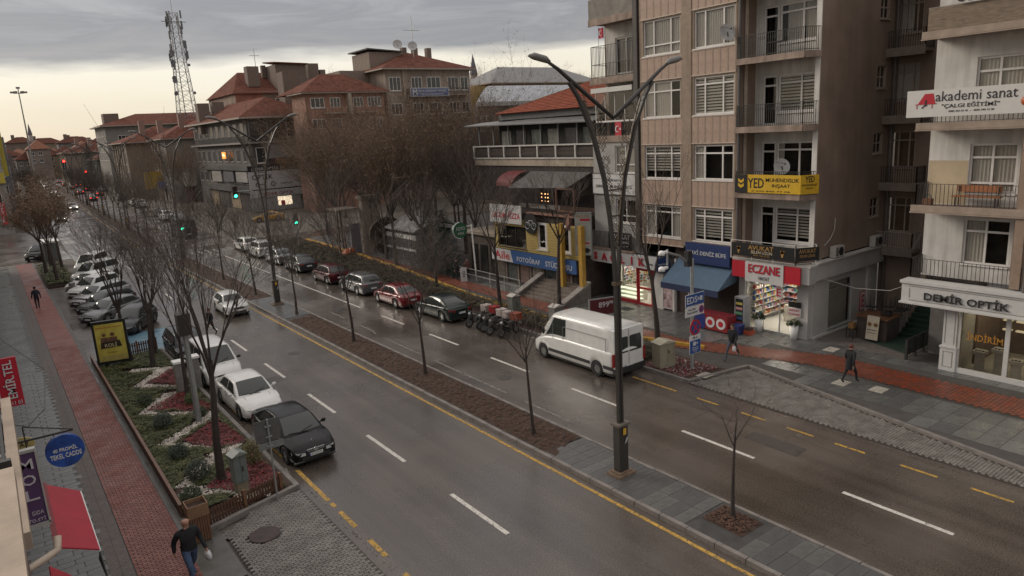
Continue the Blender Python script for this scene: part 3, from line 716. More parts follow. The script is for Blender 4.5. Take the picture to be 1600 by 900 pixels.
  for s_ in (-1, 1):
   for (y0, y1, z0, z1) in ((-2.45, .55, 1.15, 1.16), (-2.45, .55, 1.92, 1.93), (-2.45, -2.44, 1.16, 1.92), (.55, .56, 1.16, 1.92), (1.28, 1.29, .5, 2.1)):
    xx = W / 2 - .03 - max(0, ((z0 + z1) / 2 - 1.3)) * .09; m.box(s_ * (xx - .012), y0, z0, s_ * (xx + .016), y1, z1)
  m.build('panel_line', M('van_shadow_line', (.22, .22, .22), .5, .1), root)
  m = MB()
  for s_ in (-1, 1): m.box(s_ * (W / 2 - .03), yr + ra + .02, .50, s_ * (W / 2 + .015), yf - ra - .02, .66); m.box(s_ * (W / 2 - .03), -L / 2 + .05, .50, s_ * (W / 2 + .012), yr - ra - .02, .66)
  m.build('side_moulding', BLACK, root)
  m = MB(); m.box(-W / 2 + .05, -L / 2 - .09, .32, W / 2 - .05, -L / 2 + .05, .56); m.build('rear_bumper', BLACK, root)
 # wheels
 for (yw, sx) in ((yf, 1), (yf, -1), (yr, 1), (yr, -1)):
  x = sx * (W / 2 - .11); t = MB(); t.smooth = True
  prof = [(-.095, rw * .62), (-.105, rw * .9), (-.085, rw), (.085, rw), (.105, rw * .9), (.095, rw * .62)]
  nn = 20; vs = []
  for (dx, r_) in prof:
   for k in range(nn): a = 2 * math.pi * k / nn; vs.append((x + dx, yw + r_ * math.cos(a), rw + r_ * math.sin(a)))
  t._add(vs, [(i * nn + k, i * nn + (k + 1) % nn, (i + 1) * nn + (k + 1) % nn, (i + 1) * nn + k) for i in range(5) for k in range(nn)])
  wv = t.build('wheel', RUB, root); rm = MB(); xo = x + sx * .07
  rm.disc((xo - sx * .03, yw, rw), rw * .64, (1, 0, 0), 16, .02);
  for k in range(5 if not van else 8):
   a = 2 * math.pi * k / (5 if not van else 8); rm.bar((xo, yw, rw), (xo, yw + rw * .6 * math.cos(a), rw + rw * .6 * math.sin(a)), .07, .02, up=(1, 0, 0))
  rm.tube([(xo - .012, yw, rw), (xo + .012, yw, rw)], rw * .14, 8)
  rm.build('rim', RIM if not van else M('steel_rim', (.2, .2, .2), .4, .1, metal=.6), wv)
  ad = MB(); ad.disc((x - sx * .02, yw, rw), ra * .98, (1, 0, 0), 18, .02); ad.build('wheel_well', BLACK, root) if detail else None
 # front
 zf = sh(L / 2 - .1); wf = wid(L / 2 - .15)
 gl = MB(); gl.cbox((0, L / 2 - .01, zf - .13 - (.1 if van else 0)), (W * .42, .06, .12 if not van else .2)); grille = gl.build('grille', BLACK, root)
 gl = MB(); gl.cbox((0, L / 2 - .02, .36 + (.08 if van else 0)), (W * .6, .06, .13)); gl.build('lower_intake', BLACK, root)
 hl = M('headlight_glass', (.42, .43, .42), .12, .1, spec=.8, coat=.5) if lights != 'on' else M('lit_headlight', (1, .93, .8), .3, 0, emit=9)
 for s_ in (-1, 1):
  h = MB(); h.smooth = True; c0 = Vector((s_ * (wf - .16), L / 2 - .12, zf - .10))
  h._add([(s_ * (W * .23), L / 2 + .0, zf - .16), (s_ * (wf - .10), L / 2 - .07, zf - .17), (s_ * (wf + .012), L / 2 - .34, zf - .06), (s_ * (wf - .02), L / 2 - .40, zf + .02), (s_ * (wf - .16), L / 2 - .12, zf - .02), (s_ * (W * .23), L / 2 - .0, zf - .07)], [(0, 1, 2, 3, 4, 5)])
  h = MB(); h.slab([(s_ * (W * .22), L / 2 + .005, zf - .17), (s_ * (wf - .12), L / 2 - .035, zf - .17), (s_ * (wf - .12), L / 2 - .045, zf - .045), (s_ * (W * .22), L / 2 - .01, zf - .07)], .05)
  h.slab([(s_ * (wf - .12), L / 2 - .035, zf - .17), (s_ * (wf + .006), L / 2 - .26, zf - .13), (s_ * (wf - .0), L / 2 - .30, zf - .01), (s_ * (wf - .12), L / 2 - .045, zf - .045)], .05)
  h.build('headlight', hl, root)
 tl = M('tail_light', (.22, .012, .012), .2, .1, coat=.5) if not beam else M('lit_tail_light', (1, .04, .02), .3, 0, emit=3)
 zr_ = sh(-L / 2 + .15); wr2 = wid(-L / 2 + .1)
 for s_ in (-1, 1):
  h = MB()
  if van: h.cbox((s_ * (W / 2 - .045), -L / 2 + .005, .98), (.13, .09, .62))
  else:
   h.slab([(s_ * (wr2 - .34), -L / 2 - .005, zr_ - .22), (s_ * (wr2 - .09), -L / 2 + .04, zr_ - .22), (s_ * (wr2 - .09), -L / 2 + .05, zr_ - .06), (s_ * (wr2 - .34), -L / 2 + .01, zr_ - .08)], .05)
   h.slab([(s_ * (wr2 - .09), -L / 2 + .04, zr_ - .22), (s_ * (wr2 + .008), -L / 2 + .22, zr_ - .2), (s_ * (wr2 + .002), -L / 2 + .24, zr_ - .06), (s_ * (wr2 - .09), -L / 2 + .05, zr_ - .06)], .05)
  h.build('tail_light', tl, root)
 rb_ = MB(); rb_.box(-W * .36, -L / 2 - .02, .26, W * .36, -L / 2 + .1, .36); rb_.build('lower_bumper', BLACK, root)
 for (yp, sg, zp) in ((L / 2 + .03, 1, .47 if not van else .6), (-L / 2 - .03, -1, zr_ - .30 if kind in ('sedan', 'boxy') else .58)):
  p = MB(); p.cbox((0, yp, zp), (.50, .015, .11)); pl_ = p.build('number_plate', M('plate_white', (.62, .62, .60), .5, .05), root)
  b_ = MB(); b_.cbox((-.235 * sg * -1, yp + sg * .002, zp), (.03, .015, .109)); b_.build('blue_band', M('plate_blue', (.02, .06, .35), .5), pl_) if detail else None
  if plate and sg == 1:
   text(plate, .075, BLACK, root, (0, yp + .012, zp), ((-1, 0, 0), (0, 0, 1), (0, 1, 0)), 'plate_number', bold=.01, depth=.004, width=.40)
 for s_ in (-1, 1):
  mi = MB(); ym_ = lerp(yB, yA, .55); mz = sh(ym_) + (.12 if not van else .32); sz = (.19, .10, .13) if not van else (.16, .12, .34)
  mi.smooth = True; mi.ball((s_ * (W / 2 + .075), ym_, mz), 1, 8, 6, (sz[0] * .55, sz[1] * .62, sz[2] * .6)); mi.bar((s_ * (W / 2 - .08), ym_, mz - .05), (s_ * (W / 2 + .04), ym_, mz - .02), .04)
  mi.build('wing_mirror', trimmed or col, root)
 if detail:
  d_ = MB()
  ym = (yB + yC) / 2 + .12
  lines = [ym, yB + .62] + ([yC + .25] if kind != 'van' else [])
  for s_ in (-1, 1):
   for yl in lines:
    if van: continue
    for k in range(6):
     z0, z1 = lerp(.36, sh(yl) - .03, k / 6), lerp(.36, sh(yl) - .03, (k + 1) / 6); w_ = wid(yl)
     d_.box(s_ * (w_ - .02), yl, z0, s_ * (w_ + .0015), yl + .007, z1)
   for yl in (ym + .14, ym - .82):
    if van: continue
    d_.box(s_ * (wid(yl) - .02), yl, sh(yl) - .16, s_ * (wid(yl) + .02), yl + .15, sh(yl) - .135)
  if not van:
   for s_ in (-1, 1):
    d_.bar((s_ * W * .30, yA + .12, sh(yA + .1) + .045), (s_ * W * .27, L / 2 - .25, sh(L / 2 - .25) + .03), .012, .012)
   d_.bar((.25, yA + .07, sh(yA) + .075), (-.42, lerp(yA, yB, .30) + .16, lerp(sh(yA), zt, .30) + .06), .018, .014)
   d_.bar((-.20, yA + .07, sh(yA) + .075), (.55, yA - .02, sh(yA) + .13), .018, .014)
  d_.build('trim_line', BLACK, root)
 root['plateless'] = 1; del root['plateless']
 return root
WH = paint('white', (.66, .655, .63)); WH2 = paint('off_white', (.55, .55, .53)); BLK = paint('black', (.008, .008, .009), .2); GREY = paint('grey', (.12, .125, .13), .25, .3)
SILV = paint('silver', (.36, .36, .36), .3, .5); RED = paint('red', (.16, .014, .018), .22); DKRED = paint('dark_red', (.055, .01, .014), .22); DKG = paint('dark_grey', (.05, .052, .055), .22, .3); GRN = paint('dark_green', (.018, .026, .024), .2)
def place(o, x, y, heading):      # heading: degrees, 0 = front towards +Y, 180 = towards the camera side
 o.location = (x, y, 0); o.rotation_euler = (0, 0, R(heading)); return o
PK = 'cars parked along the left kerb'; PR = 'cars parked along the right kerb'; AN = 'cars parked at an angle on the left'
merc = place(make_car('sedan', BLK, 'black saloon with chrome grille star parked at kerb, nearest of the left row', name='parked_car', group=PK, plate='68 ACJ 577'), 8.02, 26.0, 181.5)
# chrome grille bars, star and bumper strips stay part of the black saloon
gm = MB(); gm.cbox((0, 2.315, .66), (.66, .03, .028)); gm.cbox((0, 2.318, .60), (.62, .03, .02)); gm.tube([(0, 2.32, .63), (0, 2.345, .63)], .085, 16); gm.cbox((0, 1.98, .86), (.03, .03, .05)); gm.box(-.8, 2.27, .27, -.45, 2.30, .29); gm.box(.45, 2.27, .27, .8, 2.30, .29)
OFF[merc.name] = (0, 0, 0); gm.build('chrome_trim', CHROME, merc)
egea = place(make_car('sedan', WH, 'white saloon parked between the black saloon and the white people carrier', group=PK), 8.0, 31.6, 181)
kang = place(make_car('mpv', WH, 'white people carrier with black grille parked behind the white saloon', group=PK, trimmed=BLACK), 7.98, 37.1, 180)
suvd = place(make_car('wagon', DKG, 'dark grey estate parked behind the white people carrier', group=PK), 7.8, 42.2, 180)
toros = place(make_car('boxy', WH2, 'old white boxy saloon driving in the left carriageway beside the median', name='moving_car', trimmed=BLACK), 12.75, 51.4, 179)
rv = place(make_car('van', WH, 'large white panel van parked at right kerb near tan cabinet', 'van', 'panel_van', trimmed=BLACK), 22.62, 25.1, 0)
def text_flat(): pass
C1 = place(make_car('sedan', GRN, 'very dark green saloon parked behind the red scooters', group=PR), 22.5, 38.6, 1)
C2 = place(make_car('sedan', RED, 'red saloon parked ahead of the dark green saloon', group=PR), 22.15, 44.1, 0)
C3 = place(make_car('wagon', GREY, 'grey estate with roof rails parked ahead of the red saloon', group=PR), 22.1, 50.1, 0)
C4 = place(make_car('hatch', DKRED, 'dark red hatchback parked ahead of the grey estate', group=PR), 22.1, 56.0, 0)
C5 = place(make_car('sedan', DKG, 'black saloon parked ahead of the dark red hatchback', group=PR), 22.3, 63.4, 0)
C6 = place(make_car('sedan', GREY, 'grey saloon parked behind the two white cars on the right', group=PR), 22.4, 69.2, 0)
C7 = place(make_car('suv', WH2, 'white sport utility car parked second from the front of the right row', group=PR), 22.5, 75.2, 0)
C8 = place(make_car('hatch', WH, 'white hatchback parked first of the right row before the junction', group=PR), 22.7, 81.2, 2)
# angled cars, noses towards the pavement
A = [('hatch', GREY, 'dark grey hatchback parked at an angle, nearest the blue bay'), ('hatch', DKG, 'darker hatchback parked between the grey hatchback and the silver estate'),
     ('wagon', SILV, 'silver estate parked at an angle beside the litter bin'), ('suv', WH2, 'white car with black grille parked third from the far end of the angled row'),
     ('hatch', WH, 'white hatchback parked next to last in the angled row'), ('mpv', WH2, 'pale people carrier at the far end of the angled row')]
place(make_car('hatch', DKG, 'dark hatchback parked on the blue bay behind the yellow poster', group=AN), 6.6, 51.8, 150)
AP = [(5.95, 56.3), (6.05, 59.6), (6.1, 63.2), (6.2, 67.0), (6.3, 70.6), (7.2, 75.2)]
for (kd, pm, lb), (x, y) in zip(A, AP): place(make_car(kd, pm, lb, group=AN), x, y, 128)
place(make_car('suv', BLK, 'black sport utility car parked beyond the far planted bed', name='parked_car'), 4.3, 97.0, 150)
place(make_car('mpv', WH, 'white people carrier parked beyond the angled row', 'car', 'parked_car'), 7.6, 81.5, 150)
# moving and parked cars far down the road: copies with labels of their own
FAR = [(C7, 23.6, 131, 0, 'white car at the kerb beyond the junction', 'parked_car'), (C6, 24.1, 121.5, 0, 'silver car at the kerb just beyond the junction', 'parked_car')]
far_src = {k: make_car(*v, detail=False) for k, v in {'w': ('hatch', WH, 'white car far down the left carriageway with headlights on', 'car', 'distant_car', None, 'on'), 'g': ('sedan', DKG, 'dark car far down the right carriageway with red tail lights lit', 'car', 'distant_car', None, 'off')}.items()}
wsrc, gsrc = far_src['w'], far_src['g']
for ch_ in gsrc.children:
 if ch_.name.startswith('tail_light'): ch_.data.materials[0] = M('lit_tail_light', (1, .04, .02), .3, 0, emit=3)
r_ = random.Random(11)
place(wsrc, 8.7 + bend(150), 150, 180); place(gsrc, 18.3 + bend(205), 205, 0)
G1, G2 = 'cars with headlights on coming down the far left carriageway', 'cars with tail lights lit on the far right carriageway'
wsrc['group'] = G1; gsrc['group'] = G2
wl_ = [(12.3, 178), (8.9, 200), (12.2, 232), (8.9, 246), (12.3, 262), (8.8, 276), (12.4, 292), (8.9, 306), (12.2, 322), (8.7, 336), (12.4, 350), (8.8, 364), (12.2, 380), (8.9, 396)]
for x, y in wl_: copy_tree(wsrc, 'white car with headlights on, far down the left carriageway', (x + bend(y), y, 0), math.pi, G1)
wsrc['label'] = 'white car with headlights on, far down the left carriageway'
for x, y in [(21.6, 226), (18.2, 244), (21.6, 262), (18.2, 284), (21.5, 300), (18.3, 318), (21.6, 336), (18.2, 356)]: copy_tree(gsrc, 'dark car with red tail lights, far down the right carriageway', (x + bend(y), y, 0), 0, G2)
gsrc['label'] = 'dark car with red tail lights, far down the right carriageway'
for src, x, y, h, lb in [(C6, 24.0, 121.5, 0, 'grey saloon at the kerb just past the junction lights'), (C7, 23.9, 129.5, 0, 'white sport utility car at the kerb past the junction'), (C5, 24.6, 138, 0, 'black saloon behind the white cars beyond the junction'),
                         (C7, 26.0, 165, 0, 'pale sport utility car in the middle of the distant parked row'), (C8, 26.4, 174, 0, 'white hatchback in the distant parked row'), (C6, 27.0, 196, 0, 'grey saloon near the end of the distant parked row'), (C8, 29.6, 250, 0, 'white hatchback last of the distant parked row')]:
 copy_tree(src, lb, (x, y, 0), R(h), 'cars parked beyond the junction')
pk = place(make_car('van', DKG, 'dark van driving through the junction on the right carriageway', 'van', 'moving_van', detail=False), 20.6, 101.5, 0)
taxi = place(make_car('sedan', paint('taxi_yellow', (.50, .26, .02)), 'yellow taxi parked across the street below the optician', 'taxi', 'taxi'), 34.2, 108.5, 78)
# ---------------------------------------------------------------- delivery scooters
def make_scooter(boxm, label, group):
 t = thing('delivery_scooter', label, 'scooter', (0, 0, 0), group)
 for y in (-.62, .62):
  w_ = MB(); w_.smooth = True
  nn = 16; vs = []
  for dx, r_ in ((-.05, .20), (-.055, .26), (0, .29), (.055, .26), (.05, .20)):
   for k in range(nn): a = 2 * math.pi * k / nn; vs.append((dx, y + r_ * math.cos(a), .29 + r_ * math.sin(a)))
  w_._add(vs, [(i * nn + k, i * nn + (k + 1) % nn, (i + 1) * nn + (k + 1) % nn, (i + 1) * nn + k) for i in range(4) for k in range(nn)]); wo = w_.build('wheel', RUB, t)
  h = MB(); h.disc((0, y, .29), .19, (1, 0, 0), 12, .05); h.build('rim', RIM, wo)
 b = MB(); b.smooth = False; b.bar((0, -.6, .55), (0, .1, .42), .26, .24); b.bar((0, .05, .32), (0, .42, .34), .30, .10); b.bar((0, .38, .34), (0, .52, .85), .34, .09); b.bar((0, -.75, .62), (0, -.35, .66), .2, .14); b.build('body', BLACK, t)
 s_ = MB(); s_.bar((0, -.55, .76), (0, .02, .74), .28, .10); s_.build('seat', RUB, t)
 f = MB(); f.bar((0, .50, .85), (0, .62, .29), .05); f.bar((-.34, .44, .98), (.34, .44, .98), .035); f.bar((0, .5, .85), (0, .44, .98), .06); f.build('handlebar', IRON, t)
 h = MB(); h.ball((0, .56, .86), .09, 8, 6); h.build('headlight', M('headlight_glass', (.42, .43, .42), .12, .1), t)
 mi = MB()
 for sx in (-1, 1): mi.disc((sx * .32, .44, 1.16), .06, (0, 1, 0), 10); mi.bar((sx * .28, .44, .99), (sx * .32, .44, 1.12), .012)
 mi.build('mirror', BLACK, t)
 bx = MB(); bx.box(-.25, -.95, .78, .25, -.45, 1.14); bx.box(-.265, -.965, 1.11, .265, -.435, 1.18); bb = bx.build('delivery_box', boxm, t)
 ft = MB(); ft.box(-.2, -1.02, .93, .2, -.985, 1.12); ft.build('box_emblem', M('emblem_white', (.6, .58, .55), .6), bb)
 p = MB(); p.box(-.10, -1.02, .48, .10, -1.0, .62); p.build('number_plate', M('plate_white', (.62, .62, .60), .5, .05), t)
 return t
BR = M('scooter_box_red', (.26, .022, .022), .4, .1); BW = M('scooter_box_white', (.40, .34, .32), .5, .15); BO = M('scooter_box_orange', (.27, .06, .03), .4, .1)
SG = 'delivery scooters parked in a row behind the van'
sc_ = [(BW, 34.9, 'scooter with white box, farthest of the row from the van', 205), (BR, 34.1, 'scooter with plain red box, second from the dark green saloon', 215), (BW, 33.35, 'scooter with pale box in the middle of the scooter row', 200), (BW, 32.6, 'scooter with white box, second from the van', 205), (BO, 31.8, 'scooter with orange box, nearest to the van', 208)]
for m_, y, lb, h in sc_: place(make_scooter(m_, lb, SG), 22.75 + r_.uniform(-.15, .15), y, h - 115 + r_.uniform(-14, 14))
# ================================================================ PEOPLE
SKIN = M('skin', (.36, .20, .14), .6, .1); JEAN = M('blue_jeans', (.05, .08, .15), .85, .25, 12); BLKC = M('black_cloth', (.012, .012, .014), .85, .3, 6); DKC = M('dark_cloth', (.025, .022, .024), .85, .3, 6); SHOE = M('shoe', (.02, .018, .016), .5, .2); HAIR = M('dark_hair', (.02, .014, .01), .7, .3, 20); BAG = M('plastic_bag', (.55, .55, .56), .4, .15, 8)
def make_person(label, loc, heading, stride=.25, top=BLKC, legs=JEAN, h=1.74, bald=False, bag=None, coat=0, lean=0, cap=None):
 t = thing('person', label, 'person', loc); k = h / 1.74
 sk = [('pel', (0, 0, .94), .15), ('wa', (0, .01, 1.10), .145), ('ch', (0, .02 + lean, 1.30), .17), ('nk', (0, .01 + lean, 1.46), .075), ('nk2', (0, .02 + lean, 1.52), .058),
          ('hdb', (0, .035 + lean, 1.60), .085), ('hdm', (0, .03 + lean, 1.665), .098), ('hdt', (0, .02 + lean, 1.715), .06)]
 for s_, nm in ((1, 'L'), (-1, 'R')):
  fw = stride * s_
  sk += [('hip' + nm, (s_ * .095, 0, .88), .105), ('kn' + nm, (s_ * .10, fw * .75 + (.06 if fw < 0 else .08), .50 + (0.0 if fw > 0 else .02)), .066), ('an' + nm, (s_ * .10, fw * 1.35 - (.05 if fw < 0 else 0), .10 + (.10 if fw < -.1 else 0)), .045), ('to' + nm, (s_ * .115, fw * 1.35 + .16 - (.05 if fw < 0 else 0), .045 + (.02 if fw < -.1 else 0)), .042),
               ('sh' + nm, (s_ * .185, .01 + lean, 1.40), .083), ('el' + nm, (s_ * .255, -.05 - fw * .35, 1.13), .062), ('wr' + nm, (s_ * .27, .04 - fw * .85, .90), .044), ('hd' + nm, (s_ * .268, .065 - fw * .95, .82), .036)]
 idx = {n_: i for i, (n_, _, _) in enumerate(sk)}
 ed = [('pel', 'wa'), ('wa', 'ch'), ('ch', 'nk'), ('nk', 'nk2'), ('nk2', 'hdb'), ('hdb', 'hdm'), ('hdm', 'hdt')]
 for nm in 'LR': ed += [('pel', 'hip' + nm), ('hip' + nm, 'kn' + nm), ('kn' + nm, 'an' + nm), ('an' + nm, 'to' + nm), ('ch', 'sh' + nm), ('sh' + nm, 'el' + nm), ('el' + nm, 'wr' + nm), ('wr' + nm, 'hd' + nm)]
 me = bpy.data.meshes.new('p'); me.from_pydata([Vector(p) * k for _, p, _ in sk], [(idx[a], idx[b_]) for a, b_ in ed], []); o = bpy.data.objects.new('p', me); COL.objects.link(o)
 md = o.modifiers.new('s', 'SKIN'); ly = me.skin_vertices[0] if me.skin_vertices else None
 if ly is None:
  bm_ = bmesh.new(); bm_.from_mesh(me); bm_.verts.layers.skin.verify(); bm_.to_mesh(me); bm_.free(); ly = me.skin_vertices[0]
 for i, (nm, _, r_) in enumerate(sk):
  f = 1.0 if nm not in ('ch', 'wa', 'pel') else 1.12
  ly.data[i].radius = (r_ * k * f, r_ * k * (.82 if nm in ('ch', 'wa', 'pel') else 1)); ly.data[i].use_root = nm == 'pel'
 ss = o.modifiers.new('b', 'SUBSURF'); ss.levels = 1; ss.render_levels = 1
 dg = bpy.context.evaluated_depsgraph_get(); m2 = bpy.data.meshes.new_from_object(o.evaluated_get(dg)); bpy.data.objects.remove(o)
 m2.materials.clear()
 for mm in (top, legs, SKIN, SHOE): m2.materials.append(mm)
 hem = .90 if not coat else .90 - coat
 for p in m2.polygons:
  z = p.center.z / k; x = abs(p.center.x) / k; p.use_smooth = True
  p.material_index = 2 if z > 1.49 else 0 if z > hem or (x > .2 and z > .88 and x > .2) else 1 if z > .10 else 3
  if x > .225 and z < .875: p.material_index = 2
 m2.name = 'body'; b = bpy.data.objects.new('body', m2); COL.objects.link(b); b.parent = t; OFF[b.name] = tuple(loc)
 def loc_(p): return (p[0] * k + loc[0], p[1] * k + loc[1], p[2] * k + loc[2])
 f = MB(); f.smooth = True; f.ball(loc_((0, .125 + lean, 1.635)), .018 * k, 6, 4, (1, 1.2, 1.5))
 for s_ in (-1, 1): f.ball(loc_((s_ * .095, .02 + lean, 1.64)), .02 * k, 6, 4, (.5, 1, 1.6))
 f.build('face', SKIN, t)
 for s_ in (-1, 1):       # hands: palm, four fingers and thumb
  hd = MB(); hd.smooth = True; c = (s_ * .268, .065 - stride * s_ * .95, .80)
  hd.ball(loc_(c), .036 * k, 6, 5, (.55, 1, 1.2))
  for q, ln in enumerate((.052, .06, .056, .045)):
   a0 = (c[0], c[1] - .027 + q * .018, c[2] - .035); hd.tube([loc_(a0), loc_((a0[0] - s_ * .006, a0[1], a0[2] - ln * .6)), loc_((a0[0] - s_ * .018, a0[1], a0[2] - ln))], [.009 * k, .008 * k, .006 * k], 5)
  hd.tube([loc_((c[0], c[1] + .03, c[2] + .01)), loc_((c[0] - s_ * .01, c[1] + .05, c[2] - .03))], [.011 * k, .008 * k], 5); hd.build('hand', SKIN, t)
 if not bald:
  hh = MB(); hh.smooth = True; hh.ball(loc_((0, .0 + lean, 1.675)), .108 * k, 10, 7, (.92, 1.02, .86)); hh.build('hair' if not cap else 'hood', cap or HAIR, t)
 if coat:
  cm = MB(); cm.smooth = True; cm.tube([loc_((0, 0, .90 - coat)), loc_((0, 0, .98)), loc_((0, .005, 1.1))], [.20 * k, .185 * k, .165 * k], 12, cap=False); cm.build('coat_skirt', top, t)
 if bag:
  s_ = bag; bg = MB(); bg.smooth = True; c = loc_((s_ * .29, .065 - stride * s_ * .95, .66)); r_ = random.Random(3)
  bg.ball(c, .13, 9, 7, (.6, 1, 1.15)); bg.v = [(v[0] + r_.uniform(-.015, .015), v[1] + r_.uniform(-.02, .02), v[2] + r_.uniform(-.015, .015)) for v in bg.v]; bg.bar(c, loc_((s_ * .27, .065 - stride * s_ * .95, .81)), .03); bg.build('carrier_bag', BAG, t)
 if True: t.rotation_euler = (0, 0, R(heading))
 return t
make_person('bald man in black jacket and blue jeans carrying a white bag beside the wooden bin', (2.78, 19.1, .11), 190, .2, BLKC, JEAN, 1.86, True, bag=-1).scale = (1.14, 1.14, 1)
make_person('person in dark clothes walking away on the red brick path', (1.95, 64.3, .11), 4, .12, M('navy_cloth', (.012, .015, .03), .85, .2), DKC, 1.74)
make_person('man in black jacket stepping onto the orange path with a white bag', (27.55, 20.1, .13), 100, .34, BLKC, M('grey_jeans', (.05, .055, .07), .85, .2), 1.74, bag=-1)
make_person('person in long dark coat and brown hat walking on the right pavement', (28.3, 14.7, .12), 262, .24, BLKC, BLKC, 1.72, coat=.25, cap=M('brown_hat', (.10, .03, .022), .8, .2))
make_person('person in dark jacket crossing behind the white people carrier', (9.95, 45.6, .0), 120, .2, BLKC, DKC, 1.75)
make_person('person in dark coat standing near the railings beyond the red saloon', (28.9, 46.9, .12), 200, .05, DKC, DKC, 1.72)
make_person('person in brown jacket beside the one in dark coat near the railings', (29.6, 46.4, .12), 170, .05, M('brown_cloth', (.12, .05, .045), .85, .2), DKC, 1.7)
# ================================================================ TREES, PLANTED BED, STREET FURNITURE
BARK = M('bark', (.065, .050, .042), .85, .35, 6, bump=.5, bscale=30, aniso=(1, 1, .3)); BARKD = M('dark_bark', (.042, .031, .027), .85, .35, 6, bump=.5, bscale=30); TWIG = M('twig', (.070, .052, .043), .85, .3, 3); TWIGB = M('brown_twig', (.125, .084, .056), .85, .3, 2)
LEAFB = M('dry_leaf', (.15, .085, .045), .8, .45, 1.2)
def grow(tr, tw, p, d, L, r, lev, maxlev, rg, spread, up, kids, droop=0):
 wn_ = (.025, .09, .13, .17, .2)[lev]; n = 3 if lev < 2 else 2; pts = [p]; rad = [r]; q = p.copy(); dd = d.copy()
 for i in range(n):
  dd = (dd + Vector((rg.gauss(0, wn_), rg.gauss(0, wn_), rg.gauss(0, .06) + up * (.10 if lev else 0)))).normalized(); q = q + dd * (L / n); pts.append(q.copy()); rad.append(r * (1 - (i + 1) / n * .5))
 (tr if lev <= 1 else tw).tube(pts, rad, 6 if lev == 0 else 5 if lev == 1 else 3, cap=False)
 if lev >= maxlev: return
 nk = kids[lev] if lev < len(kids) else 3
 for k in range(nk):
  t = rg.uniform(.35 if lev else .75, 1.0) if k else 1.0
  if lev == 0: t = rg.uniform(.82, 1.0)
  i = min(n - 1, int(t * n)); f = t * n - i; b_ = pts[i].lerp(pts[i + 1], f) if i < n else pts[-1]
  a = rg.uniform(0, 2 * math.pi) if lev else 2 * math.pi * (k + rg.uniform(-.3, .3)) / nk
  side = dd.orthogonal().normalized(); side.rotate(Matrix.Rotation(a, 3, dd)) if False else None
  ax = dd.orthogonal().normalized(); ax = Matrix.Rotation(a, 3, dd) @ ax
  nd = (dd * math.cos(spread * rg.uniform(.6, 1.25)) + ax * math.sin(spread * rg.uniform(.6, 1.25))).normalized()
  rr = rad[min(i + 1, n)] * rg.uniform(.55, .8)
  grow(tr, tw, b_, nd, L * rg.uniform(.55, .85) * (1.0 if lev else kidlen[0]), max(rr, .006), lev + 1, maxlev, rg, spread, up, kids, droop)
kidlen = [1.0]
def make_tree(label, loc, h_trunk, L, r, seed, spread=.5, up=.5, kids=(5, 5, 5, 4), maxlev=4, lean=(0, 0), klen=1.0, name='bare_tree', group=None, leaves=0, bark=None, twig=None, leafm=None, lsize=.05, minr=.006):
 rg = random.Random(seed); kidlen[0] = klen
 t = thing(name, label, 'tree', loc, group); tr, tw = MB(), MB()
 tr.tube([(loc[0], loc[1], loc[2] - .05), (loc[0] + lean[0] * .1, loc[1], loc[2] + .25)], [r * 1.45, r * 1.05], 7, cap=False)
 grow(tr, tw, Vector(loc) + Vector((lean[0] * .1, 0, .2)), Vector((lean[0], lean[1], 1)).normalized(), h_trunk, r, 0, maxlev, rg, spread, up, kids)
 tr.build('trunk', bark or BARK, t, smooth=True); tw.build('crown', twig or TWIG, t)
 sticks = leaves if leaves else int(min(1700, len(tw.v) * .12))
 sk = MB()
 for _ in range(sticks):
  v = Vector(rg.choice(tw.v)); a = Vector((rg.gauss(0, .7), rg.gauss(0, .7), rg.gauss(.35, .5))).normalized() * rg.uniform(.12, .34) * klen; b_ = a.orthogonal().normalized() * .0055; e_ = v + a; sk.quad(v - b_, v + b_, e_)
  c_ = v + a * rg.uniform(.3, .6); sk.quad(c_ - b_ * .7, c_ + b_ * .7, c_ + Matrix.Rotation(rg.choice((-.6, .6)), 3, 'X') @ (a * .6))
 sk.build('fine_twigs', twig or TWIG, t)['kind'] = 'stuff'
 if leaves:
  lf = MB(); vs = tw.v
  for _ in range(leaves):
   v = Vector(rg.choice(vs)) + Vector((rg.gauss(0, .1), rg.gauss(0, .1), rg.gauss(0, .08))); a = Vector((rg.gauss(0, 1), rg.gauss(0, 1), rg.gauss(0, .6))).normalized(); b_ = a.orthogonal().normalized(); s_ = lsize * rg.uniform(.6, 1.4)
   lf.quad(v - a * s_, v + b_ * s_ * .6, v + a * s_, v - b_ * s_ * .6)
  lf.build('foliage', leafm or LEAFB, t)
 return t
# six young trees of the median
GM = 'young bare trees along the median'
make_tree('thin sapling in the square pit of the paved median, nearest the camera', (15.88, 11.5, .12), 2.3, 1, .062, 3, .62, .35, (4, 3, 3), 3, (.03, 0), .62, group=GM, bark=BARKD)
make_tree('slim sapling with one long side branch between the lamp post and the scooters', (15.22, 20.0, .12), 3.0, 1, .075, 8, .6, .35, (6, 4, 4), 3, (-.04, 0), .92, group=GM, bark=BARKD)
make_tree('bare tree with a wide twiggy crown in front of the red saloon', (15.74, 29.1, .12), 2.6, 1, .09, 21, .50, .5, (6, 6, 5, 4), 4, (-.03, 0), 1.35, group=GM, bark=BARKD)
make_tree('bare tree with upright crown left of the wide twiggy one on the median', (15.67, 37.2, .12), 3.2, 1, .09, 5, .36, .65, (6, 6, 5, 4), 4, (0, 0), 1.35, group=GM, bark=BARKD)
make_tree('bare median tree at the near end of the second soil bed', (15.68, 46.4, .12), 2.8, 1, .09, 14, .40, .6, (6, 6, 5, 4), 4, (0, 0), 1.05, group=GM)
tsrc = make_tree('bare median tree just beyond the second lamp post', (15.6, 55.0, .12), 2.8, 1, .09, 17, .40, .6, (6, 6, 5, 4), 4, (0, 0), 1.05, group=GM)
